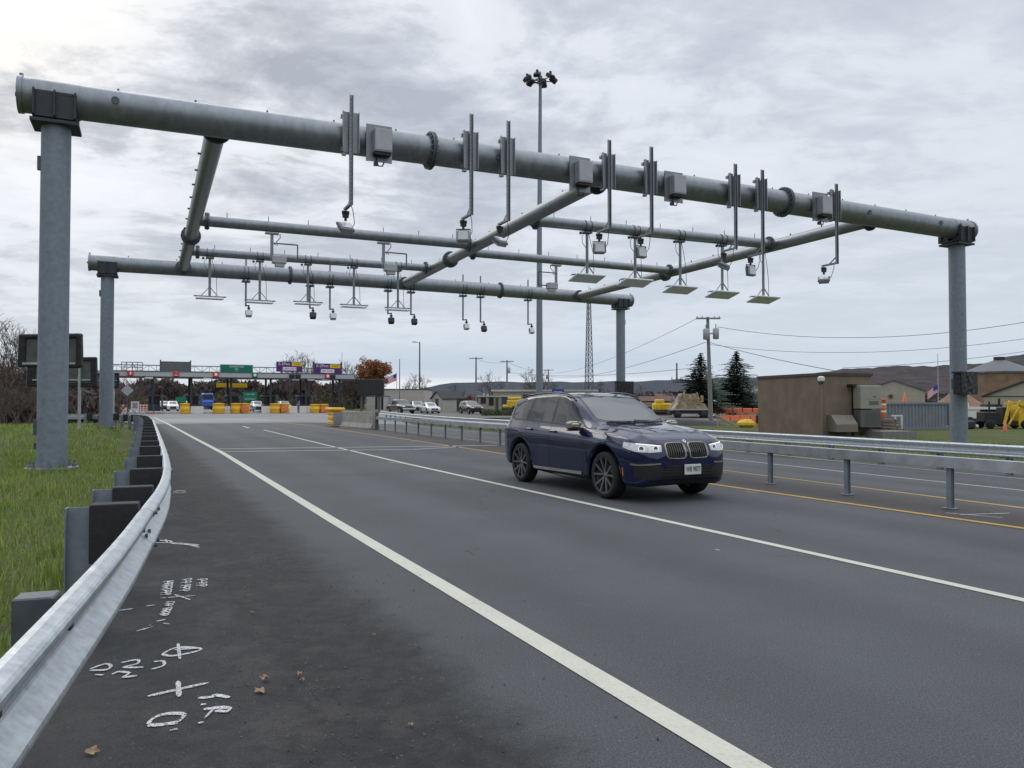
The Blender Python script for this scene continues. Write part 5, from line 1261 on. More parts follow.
def rect(t, name, m, x, z, w, h, face='front', y=0, frame=None, L=0):
    mb = MB()
    if face == 'front': mb.box((x, y-0.02, z), (w, 0.06, h))
    elif face == 'left': mb.box((-0.02, x, z), (0.06, w, h))
    elif face == 'right': mb.box((L+0.02, x, z), (0.06, w, h))
    o = part(mb, name, m, t)
    if frame:
        mb = MB(); f = 0.06
        for dx, dz, a_, b_ in ((0, h/2, w+2*f, f), (0, -h/2, w+2*f, f), (-w/2, 0, f, h), (w/2, 0, f, h)):
            if face == 'front': mb.box((x+dx, y-0.04, z+dz), (a_, 0.07, b_))
            elif face == 'left': mb.box((-0.04, x+dx, z+dz), (0.07, a_, b_))
        part(mb, 'frame', frame, o)
    return o
# brown block building close to the road on the right: the corner with the lamp points at the camera
zg = -0.33
cn_ = D(820, 40.0); e_ = D(872, 40.8); f_ = D(757, 45.5)
rz = math.atan2(e_.y-cn_.y, e_.x-cn_.x); L = math.hypot(e_.x-cn_.x, e_.y-cn_.y); Dp = math.hypot(f_.x-cn_.x, f_.y-cn_.y)
ht = zat(373, cn_.y)-zg
t = house('block_building', 'windowless brown block building with a flat roof on the right beyond the guardrail', (cn_.x, cn_.y, zg), rz, L, Dp, ht-0.13, M['brown'], M['brown_trim'], ov=0.06, flat_t=0.14, cat='building')
def on_face(u):
    q = on_line(Vector((cn_.x, cn_.y, 0)), Vector((e_.x, e_.y, 0)), u, 1.0); return (Vector((q.x, q.y))-Vector((cn_.x, cn_.y))).length, q.y
zz = zat(379, 39.9)-zg
mb = MB(); mb.box((0.0, -0.14, zz), (0.32, 0.28, 0.28), bev=0.06); lo_ = part(mb, 'wall_lamp', M['white'], t); mb = MB(); mb.box((0.0, -0.12, zz-0.2), (0.16, 0.2, 0.10)); part(mb, 'lamp_base', M['black'], lo_)
mb = MB(); mb.box((0.06, -0.05, (zz-0.3)/2), (0.10, 0.08, zz-0.3)); part(mb, 'conduit', M['tan'], t)
x0, y0 = on_face(827); x1, y1 = on_face(848); zt, zb = zat(415, y0)-zg, zat(431.5, y0)-zg
mb = MB(); mb.prism([(0, zb), (-0.75, zb), (-0.75, zb+(zt-zb)*0.45), (-0.32, zt), (0, zt)], 'X', x0, x1); part(mb, 'vent_hood', M['tan'], t)
mb = MB(); mb.box((L+0.3, -0.9, 0.12), (2.0, 1.5, 0.42)); part(mb, 'platform', M['wood'], t)
xa, _ = on_face(851.5); xb = xa+1.3; xm = (xa+xb)/2
mb = MB(); zt, zb = zat(385.5, 40)-zg, zat(427.5, 40)-zg; hh = zt-zb
mb.box((xm, -0.36, zb+hh*0.72), (xb-xa, 0.70, hh*0.56), bev=0.03); ac = part(mb, 'air_conditioner', M['acunit'], t)
mb = MB(); mb.box((xm, -0.34, zb+hh*0.21), (xb-xa-0.04, 0.66, hh*0.42), bev=0.03); part(mb, 'condenser', M['acdark'], ac)
mb = MB()
for k in range(8): mb.box((xm+0.1, -0.68, zb+0.15+k*0.085), ((xb-xa)*0.72, 0.02, 0.02))
for k in range(4): mb.box((xm+0.15, -0.72, zb+hh*0.62-k*0.05), ((xb-xa)*0.45, 0.02, 0.02))
mb.box((xm+0.1, -0.715, zb+hh*0.68), ((xb-xa)*0.8, 0.01, 0.012)); mb.box((xm+0.2, -0.72, zb+hh*0.74), (0.12, 0.02, 0.06)); part(mb, 'louvres', M['acdark'], ac)
mb = MB(); mb.box((xa-0.1, -0.2, zt+0.02), (0.34, 0.4, 0.10)); mb.box((xa+0.02, -0.1, zt*0.5), (0.06, 0.1, zt)); part(mb, 'bracket', M['black'], t)
# cream gabled shed behind it
def at_pix(u, Y, zg=None): p = D(u, Y); return p if zg is None else Vector((p.x, p.y, zg))
p = at_pix(864, 80); L = 5.6
t = house('cream_shed', 'cream metal building with a low gable roof behind the blue container', p, rad(-27), L, 9, zat(391, 78)-p.z, M['beige2'], M['tank_roof'], zat(380.5, 78)-zat(391, 78), gable='y', ov=0.15)
mb = MB(); mb.box((L*0.45, -0.1, zat(396, 78)-p.z), (0.35, 0.2, 0.3)); mb.box((L*0.25, -0.1, zat(399, 78)-p.z), (0.2, 0.2, 0.25)); part(mb, 'wall_lamp', M['brown_trim'], t)
# right gabled cream building
p = at_pix(984.5, 66); L = 13.0
t = house('cream_building', 'pale cream building with a dark sloping roof edge at the right edge', p, rad(-36), L, 8, zat(396.5, 66)-p.z, M['beige2'], M['roofdark'], 2.7, gable='y', ov=0.2)
rect(t, 'siding_seam', M['roofdark'], L/2, zat(396, 62)-p.z, L, 0.05)
# brick rotunda with conical roof
p = D(1000, 120); R0 = 40/F*120*0.92
t = thing('round_building', 'round brick building with a grey conical roof behind the right gantry post', 'building', (p.x, p.y, 0))
ze = zat(371.5, 115); zt = zat(360.5, 120)
mb = MB(); mb.lathe([(R0*0.86, 0), (R0*0.86, ze)], (0, 0, 0), 'Z', 10, smooth=False); part(mb, 'wall', M['brick'], t)
mb = MB(); mb.lathe([(R0*0.90, ze-0.15), (R0*0.90, ze+0.1), (0.9, zt)], (0, 0, 0), 'Z', 10, smooth=False); rf = part(mb, 'roof', M['tank_roof'], t)
mb = MB(); mb.cyl((0, 0, zt-0.1), (0, 0, zt+0.55), 0.8, n=10); part(mb, 'roof_vent', M['roofdark'], rf)
t = thing('sand_pile', 'brown sand pile leaning against the round brick building', 'sand pile', (*D(958, 100).xy, 0))
M['sand'] = mat('brown_sand', (0.24, 0.15, 0.09), 0.95, var=0.2, scale=2, bump=0.4, bscale=6)
mb = MB(); rows = []
for j in range(8):
    r = 4.6*(1-j/7); rows.append([Vector((r*math.cos(k*6.283/24)*(1+0.1*math.sin(k*1.7)), r*math.sin(k*6.283/24), 3.3*(j/7)**1.1)) for k in range(25)])
mb.grid(rows); part(mb, 'pile', M['sand'], t)
# far left cream buildings
p = D(384, 128, z=0); q = D(424.5, 128); L = q.x-p.x
t = house('cream_building', 'plain cream windowless building left of centre behind the dark pickup', p, 0, L, 12, zat(389.5, 128), M['cream'], M['roofdark'], ov=0.1, flat_t=0.12)
rect(t, 'garage_door', M['lightgrey'], 1.3, 1.3, 1.6, 2.6)
p = D(367, 122, z=0); q = D(384.0, 122); L = q.x-p.x
t = house('cream_building', 'low cream annex under the big black sign', p, 0, L-0.1, 8, zat(396.5, 122), M['cream'], M['roofdark'], ov=0.05, flat_t=0.1)
for x in (0.55, 0.72, 0.9): rect(t, 'window', M['window'], L*x, 1.35, 0.35, 2.0)
# small shed with dark gable roof: gable towards the left, long side with the hip
p = D(442.5, 112, z=0); L = 3.6
t = house('garden_shed', 'small cream shed with a dark shingled roof and one arched door', p, rad(38), L, 3.0, zat(398.5, 112), M['cream'], M['roofdark'], zat(391.8, 112)-zat(398.5, 112), gable='x', ov=0.2)
rect(t, 'door', M['brown_trim'], 1.5, 1.0, 0.8, 2.0, face='left')
t = thing('bin', 'green dumpster against the right side of the small cream shed', 'dumpster', (*D(464, 110).xy, 0))
M['bin'] = mat('dark_green_enamel', (0.03, 0.06, 0.05), 0.5, var=0.2)
mb = MB(); mb.prism([(-0.8, 0.15), (0.9, 0.15), (1.0, 1.9), (-0.9, 1.9)], 'X', -1.0, 1.0); part(mb, 'bin_body', M['bin'], t); mb = MB(); mb.box((0, 0.05, 1.95), (2.1, 2.0, 0.08)); part(mb, 'lid', M['black'], t)
# long beige maintenance building
p = D(477, 112, z=0); q = D(557, 104); d = q-p
p = D(478, 116, z=0); 
L1 = (521-478)/F*116
t = house('maintenance_building', 'beige flat-roofed maintenance building with dark garage openings left of the car', p, 0, L1, 9, zat(397, 116), M['beige'], M['cream'], ov=0.15, flat_t=0.22)
for x, w_, z_, h_ in ((0.8, 0.75, 1.75, 0.95), (2.0, 0.7, 1.6, 1.2)): rect(t, 'window', M['window'], x, z_, w_, h_, frame=M['brown_trim'])
rect(t, 'door', M['brown_trim'], 2.85, 1.1, 0.45, 2.1)
rect(t, 'garage_door', M['garage'], 4.65, 1.25, 2.3, 2.5, frame=M['beige2'])
mb = MB(); mb.cyl((0.8, 2, zat(397, 116)), (0.8, 2, zat(397, 116)+0.6), 0.12, n=8); mb.cyl((1.4, 2, zat(397, 116)), (1.4, 2, zat(397, 116)+0.45), 0.16, n=8); part(mb, 'roof_vent', M['lightgrey'], t)
p = D(493, 126, z=0)
t = house('maintenance_building', 'taller beige wing with a wide flat roof behind the blue car', p, 0, (700-493)/F*126*0.5, 12, zat(391.5, 126), M['beige'], M['cream'], ov=0.3, flat_t=0.3)
rect(t, 'garage_door', M['garage'], 6.4, 1.4, 3.2, 2.8, frame=M['beige2'])
rect(t, 'garage_door', M['garage'], 10.8, 1.4, 3.2, 2.8, frame=M['beige2'])
p = D(628, 150, z=0)
t = house('low_building', 'low long beige building with small windows behind the tan machinery', p, 0, (703-628)/F*150, 9, zat(404.0, 150), M['beige2'], M['beige'], ov=0.2, flat_t=0.2)
for x in (2, 4.2, 8.4, 12.4): rect(t, 'window', M['window'], x, zat(408, 150), 1.2, 0.6)
t = ground_sign('blue road sign on posts above the beige roof, behind the car', 558, 413.0, 1.9, 0.9, zat(391, 92), M['sign_blue'])
text('SERVICE', 0.36, M['text'], t, 0, -0.04, zat(391, 92))
p = D(749, 95); L = 2.2
t = house('small_white_house', 'small white house with a dark roof just left of the brown building', (D(750, 95).x, 95, -0.1), 0, 5.5, 6, zat(393.5, 95)+0.1, M['cream'], M['tank_roof'], 0.8, gable='x', ov=0.4)
# roof cluster far: red brown industrial roofs
M['rust'] = mat('rust_red_roof', (0.12, 0.055, 0.045), 0.8, var=0.35, scale=1)
for u, Y, w_, v, lab in ((642, 230, 12, 397, 'red-brown industrial roof far behind the low building, left one'), (658, 240, 9, 394, 'red-brown industrial building with a pale front far behind the low building')):
    p = D(u, Y, z=0); t = house('distant_building', lab, p, 0, w_, 10, zat(v+4, Y), M['cream'] if u > 650 else M['brick'], M['rust'], 1.3, gable='x', ov=0.4)
# ---- billboard-like black sign left of the cream buildings
a_ = D(358.5, 112, v=379); b_ = D(384, 112, v=395.5); w = b_.x-a_.x; h = a_.z-b_.z
t = thing('message_board', 'big black message board on two posts left of the cream building', 'message board', ((a_.x+b_.x)/2, 112, 0))
zc = (a_.z+b_.z)/2; mb = MB(); mb.box((0, 0, zc), (w, 0.7, h), bev=0.08); part(mb, 'display_housing', M['wrap'], t)
mb = MB(); mb.box((0, -0.36, zc), (w*0.9, 0.03, h*0.86)); part(mb, 'display', M['black'], t)
mb = MB(); mb.box((-w*0.40, 0.3, zc/2), (0.25, 0.25, zc)); mb.box((w*0.30, 0.3, zc/2), (0.25, 0.25, zc)); part(mb, 'leg', M['galv_dark'], t)
# flags
def flag(lab, u, vt, Y, fu0, fv0, fw, fh, sway, zb=0.0):
    p = D(u, Y); t = thing('flagpole', lab, 'flagpole', (p.x, p.y, p.z)); zt = zat(vt, Y)-p.z
    mb = MB(); mb.cyl((0, 0, 0), (0, 0, zt), 0.06, 0.03, n=8); mb.lathe([(0, -0.08), (0.08, 0), (0, 0.08)], (0, 0, zt+0.05), 'Z', 8); part(mb, 'pole', M['lightgrey'], t)
    zf = zat(fv0, Y)-p.z
    n = 14
    def pt(x, z): return Vector((-x*fw*(1 if sway else 1)*0.9, 0.15*math.sin(x*6), zf-z*fh-(x**1.3)*fh*sway))
    for k in range(13):
        m_ = M['red'] if k % 2 == 0 else M['text']; mb = MB(); mb.grid([[pt(j/n, k/13), pt(j/n, (k+1)/13)] for j in range(n+1)]); o = part(mb, 'flag_stripe', m_, t)
    mb = MB(); mb.grid([[pt(j/n*0.4, 0)+Vector((0, -0.02, 0)), pt(j/n*0.4, 7/13)+Vector((0, -0.02, 0))] for j in range(n+1)]); part(mb, 'flag_canton', M['sign_blue'], t)
flag('thin flagpole with a drooping striped flag by the right gantry post', 938.5, 355, 95, 938, 385, 1.5, 1.0, 0.8)
flag('flagpole with a striped flag above the cream annex', 396.5, 373, 112, 396.5, 373.5, 1.35, 1.05, 0.5)
# blue-grey shipping container
M['container'] = mat('blue_grey_container', (0.20, 0.225, 0.255), 0.6, 0.1, var=0.12, scale=1.5)
p = D(879, 50); q = D(949, 52); L = Vector((q.x-p.x, q.y-p.y)).length; rz = math.atan2(q.y-p.y, q.x-p.x); hh = zat(402.5, 50)-p.z
t = thing('shipping_container', 'blue-grey corrugated shipping container right of the brown building', 'container', p, rz)
mb = MB(); n = int(L/0.28); rows = []
prof = []
for k in range(n):
    x = L*k/n; w_ = L/n; prof += [(x, 0), (x+w_*0.35, 0), (x+w_*0.5, 0.05), (x+w_*0.85, 0.05)]
prof.append((L, 0))
mb.grid([[Vector((x, y, 0.12)) for x, y in prof], [Vector((x, y, hh-0.12)) for x, y in prof]], False); mb.box((L/2, 1.3, hh/2), (L-0.02, 2.3, hh-0.1)); part(mb, 'side_panel', M['container'], t)
mb = MB(); mb.box((L/2, 1.2, hh-0.06), (L+0.04, 2.5, 0.14)); mb.box((L/2, 1.2, 0.08), (L+0.04, 2.5, 0.16)); mb.box((0, 0, hh/2), (0.14, 0.14, hh)); mb.box((L, 0, hh/2), (0.14, 0.14, hh)); part(mb, 'frame', M['container'], t)
# orange cones
def cone(lab, p, s=1.0):
    t = thing('traffic_cone', lab, 'traffic cone', p, 0, 'orange traffic cones')
    mb = MB(); mb.box((0, 0, 0.025*s), (0.42*s, 0.42*s, 0.05*s)); mb.lathe([(0.17*s, 0.05*s), (0.04*s, 0.88*s), (0, 0.89*s)], (0, 0, 0), 'Z', 14); part(mb, 'cone_body', M['orange'], t)
    mb = MB(); mb.lathe([(0.118*s, 0.38*s), (0.088*s, 0.56*s)], (0, 0, 0), 'Z', 14); part(mb, 'white_band', M['text'], t)
cone('orange traffic cone on the grass in front of the yellow dump truck', D(1005, 49), 0.72)
pc = D(905, 51); cone('orange traffic cone on top of the blue-grey container', (pc.x, pc.y, p.z+hh), 0.75)
def figure_bag(lab, p, h):
    t = thing('orange_drum', lab, 'drum', p); mb = MB(); drum_body(mb, (0, 0, 0), 0.28, h); part(mb, 'drum_body', M['orange'], t)
    mb = MB(); mb.lathe([(0.295, h*0.28), (0.295, h*0.38)], (0, 0, 0), 'Z', 16); mb.lathe([(0.295, h*0.66), (0.295, h*0.76)], (0, 0, 0), 'Z', 16); part(mb, 'white_band', M['text'], t)
pd = D(881, 44.0); figure_bag('orange traffic drum standing on the boxes right of the air conditioner', (pd.x, pd.y, 0.62), 1.05)
M['pallet'] = mat('pallet_wood', (0.20, 0.145, 0.10), 0.85, var=0.25, scale=4)
t = thing('pallet_stack', 'stack of flat wooden boards right of the air conditioner', 'pallets', (pd.x-0.2, pd.y, pd.z))
mb = MB()
for k in range(5): mb.box((0.2*k % 0.3, 0, 0.08+0.18*k), (2.2-0.15*k, 1.3, 0.1)); mb.box((0, 0, 0.16+0.18*k), (0.2, 1.1, 0.06))
part(mb, 'boards', M['pallet'], t)
t = thing('white_a_frame', 'white folding frame leaning beside the orange drum', 'frame', (pd.x+0.9, pd.y-0.3, pd.z)); mb = MB(); mb.bar((0, 0, 0), (-0.25, 0, 1.0), 0.08, 0.08); mb.bar((0.1, 0, 0), (0.15, 0, 1.1), 0.08, 0.08); mb.box((-0.15, 0, 1.05), (0.6, 0.1, 0.08)); part(mb, 'frame_bars', M['white'], t)
# yellow dump truck at the right edge
def wheel_simple(mb, c, r, w, ax='Y'): mb.lathe([(0, -w/2), (r*0.9, -w/2), (r, -w*0.35), (r, w*0.35), (r*0.9, w/2), (0, w/2)], c, ax, 18)
p = D(1003, 53); t = thing('dump_truck', 'yellow truck with a raised yellow chute at the right edge', 'truck', p); t.scale = (0.62,)*3
mb = MB(); mb.box((1.6, 0, 1.5), (0.8, 1.8, 2.3), bev=0.05); mb.bar((1.2, -0.9, 2.9), (4.6, -0.9, 1.5), 0.25, 0.5); mb.bar((1.2, 0.9, 2.9), (4.6, 0.9, 1.5), 0.25, 0.5); mb.add([(1.3, -0.9, 2.9), (1.3, 0.9, 2.9), (4.7, 0.9, 1.4), (4.7, -0.9, 1.4)], [(0, 1, 2, 3), (3, 2, 1, 0)]); mb.bar((-0.5, -1.0, 0.5), (0.2, -1.0, 2.9), 0.14, 0.3); mb.bar((0.0, -1.0, 0.5), (1.2, -1.0, 2.4), 0.1, 0.16); mb.bar((-0.5, -1, 2.8), (1.2, -1, 2.9), 0.12, 0.2)
part(mb, 'chute', M['yellow2'], t)
mb = MB(); mb.box((1.6, 0, 0.7), (6.0, 1.6, 0.35)); mb.box((0.3, 0.4, 1.5), (0.8, 1.2, 1.7)); mb.cyl((-1.5, 0, 0.8), (-1.5, 0, 3.0), 0.09, n=8); mb.box((-1.6, 0, 1.3), (1.8, 1.4, 1.0)); part(mb, 'chassis', M['black'], t)
for x in (-2.0, 1.9, 3.2):
    for y in (-0.95, 0.95): mb = MB(); wheel_simple(mb, (x, y, 0.5), 0.5, 0.3); part(mb, 'wheel', M['tyre'], t)
p = D(977, 58); t = thing('utility_truck', 'white flatbed truck half hidden behind the right gantry post', 'truck', p); t.scale = (0.72,)*3
mb = MB(); mb.box((-0.3, 0, 1.9), (4.6, 1.9, 0.25)); mb.box((-1.4, 0, 1.2), (2.0, 1.8, 0.9), bev=0.1); mb.box((-1.9, 0, 2.2), (1.3, 1.7, 0.6), bev=0.1); part(mb, 'truck_body', M['white'], t)
mb = MB(); mb.box((0.6, 0, 0.9), (3.6, 1.5, 0.5)); mb.cyl((1.9, -0.7, 0.9), (1.9, -0.7, 2.9), 0.12, n=8); mb.box((1.5, 0, 1.9), (1.6, 1.2, 0.8)); part(mb, 'chassis', M['black'], t)
for x in (-1.3, 0.8, 1.9):
    for y in (-0.9, 0.9): mb = MB(); wheel_simple(mb, (x, y, 0.5), 0.5, 0.3); part(mb, 'wheel', M['tyre'], t)
# yard machinery between the conifers and the car
def machine(lab, name, u, Y, parts, rz=0, cat='machine'):
    p = D(u, Y); t = thing(name, lab, cat, (p.x, p.y, p.z), rz)
    for nm, m_, fn in parts:
        mb = MB(); fn(mb); part(mb, nm, m_, t)
    return t
M['tanm'] = mat('tan_machine_paint', (0.34, 0.27, 0.16), 0.6, var=0.35, scale=2)
def f1(mb):
    mb.prism([(-1.9, 0.8), (1.9, 0.8), (1.5, 1.5), (0.9, 1.75), (0.5, 2.5), (-0.9, 2.6), (-1.3, 1.6)], 'Y', -0.9, 0.9)
    for k in range(7): mb.box((-1.2+0.4*k, -0.8, 2.0+0.25*math.sin(k*2.1)), (0.26, 0.5, 0.7), rz=k*0.5, bev=0.04)
    mb.bar((-1.4, -0.9, 1.2), (-0.6, -0.9, 2.9), 0.1, 0.12); mb.bar((1.1, -0.9, 1.4), (0.6, -0.9, 2.7), 0.1, 0.12)
machine('tan rock-crusher like machine loaded with brown parts, left of the pole with transformers', 'yard_machine', 689, 82, (('hopper', M['tanm'], f1), ('chassis', M['black'], lambda mb: (mb.box((0, 0, 0.62), (4.4, 1.6, 0.35)), wheel_simple(mb, (-1.4, -0.8, 0.4), 0.42, 0.3), wheel_simple(mb, (1.4, -0.8, 0.4), 0.42, 0.3))),
    ('rail', M['lightgrey'], lambda mb: (mb.bar((-2.4, -1.0, 0.9), (-1.4, -1.0, 2.2), 0.1, 0.1), mb.bar((-2.4, -1, 0.9), (2.2, -1, 0.9), 0.08, 0.12)))))
machine('yellow tracked machine between the car roof and the tan machine', 'yard_machine', 662, 92, (('machine_body', M['yellow2'], lambda mb: (mb.box((0, 0, 1.0), (2.2, 1.4, 0.9), bev=0.15), mb.box((-0.3, 0, 1.6), (1.0, 1.2, 0.6), bev=0.1), mb.bar((0.9, 0, 1.2), (1.9, 0, 0.6), 0.2, 0.2))), ('tracks', M['black'], lambda mb: mb.box((0, 0, 0.35), (2.6, 1.6, 0.6), bev=0.2))))
machine('silver inclined conveyor lying at the foot of the transformer pole', 'conveyor', 723, 57, (('conveyor_frame', M['alu'], lambda mb: (mb.bar((-0.7, 0, 0.85), (0.8, 0, 0.12), 0.4, 0.08), mb.bar((-0.7, -0.25, 0.93), (0.8, -0.25, 0.20), 0.04, 0.08), mb.bar((-0.4, 0, 0), (-0.4, 0, 0.7), 0.07, 0.07))), ('belt', M['black'], lambda mb: mb.bar((-0.7, 0, 0.92), (0.8, 0, 0.19), 0.3, 0.03))))
machine('small rounded yellow machine part in front of the orange barriers', 'tank', 746, 55, (('tank_body', M['yellow2'], lambda mb: (mb.box((0, 0, 0.28), (1.15, 0.8, 0.5), bev=0.16), mb.box((0.1, 0, 0.45), (0.7, 0.6, 0.3), bev=0.12))), ('tank_cap', M['yellow'], lambda mb: mb.cyl((-0.35, 0, 0.45), (-0.35, 0, 0.62), 0.08, n=10))))
machine('white box trailer left of the brown building', 'box_trailer', 747, 100, (('trailer_box', M['white'], lambda mb: mb.box((0.4, 0, 1.6), (4.2, 2.0, 1.2), bev=0.04)), ('chassis', M['black'], lambda mb: (mb.box((0.4, 0, 0.8), (4.2, 1.4, 0.2)), wheel_simple(mb, (0, -0.9, 0.4), 0.4, 0.25), wheel_simple(mb, (1.0, -0.9, 0.4), 0.4, 0.25)))))
t = machine('row of orange plastic barriers behind the yellow heap', 'barrier_row', 739, 72, (), cat='barrier')
for k in range(5):
    mb = MB(); x = -1.8+k*0.95; mb.prism([(-0.28, 0), (0.28, 0), (0.14, 0.55), (-0.14, 0.55)], 'X', x, x+0.88); part(mb, 'barrier_section', M['orange'], t)
t = machine('second row of orange barriers farther behind on a raised bank', 'barrier_row', 741, 84, (), cat='barrier')
for k in range(5):
    mb = MB(); x = -2.6+k*1.1; mb.box((x, 0, 0.75), (0.97, 0.3, 0.55), bev=0.05); mb.box((x, 0, 0.25), (0.2, 0.2, 0.5)); part(mb, 'barrier_section', M['orange'], t)
machine('red steel frame machine between the conifers and the white house', 'red_loader', 741, 98, (('loader_frame', M['red'], lambda mb: (mb.bar((-1.2, 0, 0.8), (-0.9, 0, 3.6), 0.15, 0.2), mb.bar((-0.9, 0, 3.5), (1.2, 0, 2.8), 0.15, 0.25), mb.bar((1.2, 0, 0.8), (1.2, 0, 2.9), 0.15, 0.2), mb.box((0, 0, 1.5), (2.4, 1.0, 0.8), bev=0.1))), ('wheel', M['tyre'], lambda mb: wheel_simple(mb, (-0.9, -0.5, 0.55), 0.55, 0.3)), ('wheel', M['tyre'], lambda mb: wheel_simple(mb, (0.9, -0.5, 0.55), 0.55, 0.3))))
machine('yellow snow plow loader in front of the beige garage', 'snow_plow', 516, 92, (('plow_body', M['yellow2'], lambda mb: (mb.box((0, 0, 1.35), (2.2, 1.3, 0.8), bev=0.12), mb.box((-0.2, 0, 1.95), (1.6, 1.1, 0.35), bev=0.08), mb.box((-1.0, 0, 1.0), (1.2, 1.3, 0.4), bev=0.1), mb.bar((0.9, 0, 1.3), (2.0, 0, 0.7), 0.4, 0.4))), ('chassis', M['black'], lambda mb: (mb.box((0, 0, 0.7), (2.4, 1.0, 0.4)), wheel_simple(mb, (-0.8, -0.6, 0.45), 0.45, 0.3), wheel_simple(mb, (0.9, -0.6, 0.45), 0.45, 0.3)))))
machine('orange sawhorse-like stand left of the yellow plow by the yard', 'yard_stand', 760, 58, (('stand_body', M['black'], lambda mb: (mb.box((0, 0, 0.55), (0.6, 0.5, 0.8), bev=0.15), mb.box((0.1, 0, 1.1), (0.35, 0.35, 0.35), bev=0.1))), ('stand_base', M['orange'], lambda mb: mb.box((0, 0, 0.1), (0.8, 0.6, 0.2)))))
# dark earth berm
M['berm'] = mat('dark_tarp_berm', (0.02, 0.021, 0.022), 0.7, var=0.4, scale=3)
t = thing('tarp_berm', 'long low black tarped mound behind the far guardrail, left of the brown building', 'tarped mound', D(700, 60)); mb = MB(); rows = []
for k in range(20):
    f = k/19; x = -4.5+6.3*f; hh_ = 0.50*math.sin(math.pi*clamp(0.08+0.9*f))**0.5; rows.append([Vector((x, -0.9, 0)), Vector((x, -0.5, hh_*0.7)), Vector((x, 0, hh_)), Vector((x, 0.5, hh_*0.7)), Vector((x, 0.9, 0))])
mb.grid(rows); part(mb, 'tarp', M['berm'], t)

# ================================================================ vegetation
def leafcloud(mb, c, rx, rz_, n, size, shape=None):
    for i in range(n):
        while True:
            q = Vector((random.uniform(-1, 1), random.uniform(-1, 1), random.uniform(-1, 1)))
            if 0.05 < q.length < 1: break
        q = q.normalized()*(q.length**0.5)
        p = Vector((c[0]+q.x*rx, c[1]+q.y*rx, c[2]+q.z*rz_)); s = size*random.uniform(0.6, 1.4)
        a = Vector((random.gauss(0, 1), random.gauss(0, 1), random.gauss(0, 1))).normalized(); b = a.cross(Vector((random.gauss(0, 1), random.gauss(0, 1), random.gauss(0, 1)))).normalized()
        mb.add([p-a*s, p+b*s*0.7, p+a*s, p-b*s*0.7], [(0, 1, 2, 3)])
def bare_branches(mb, p, d, L, r, depth, spread=0.55, tips=None, min_r=0.012):
    n = 3; pts = [p]; q = p.copy(); dd = d.copy()
    for k in range(n):
        dd = (dd+Vector((random.gauss(0, 0.10), random.gauss(0, 0.10), random.gauss(0, 0.06)+0.04))).normalized(); q = q+dd*(L/n); pts.append(q.copy())
    mb.tube(pts, [r*(1-0.45*k/n) for k in range(n+1)], 5 if depth > 2 else 3, caps=False, smooth=True)
    if tips is not None and depth <= 1: tips.append(q.copy())
    if depth <= 0: return
    for k in range(3 if depth > 1 else 4):
        f = random.uniform(0.35, 1.0); i = min(int(f*n), n-1); b = pts[i].lerp(pts[i+1], f*n-i)
        ax = Vector((random.gauss(0, 1), random.gauss(0, 1), random.gauss(0, 0.4))).normalized()
        nd = (dd+ax*spread*random.uniform(0.7, 1.4)).normalized(); bare_branches(mb, b, nd, L*random.uniform(0.55, 0.8), max(min_r, r*0.55), depth-1, spread, tips, min_r)
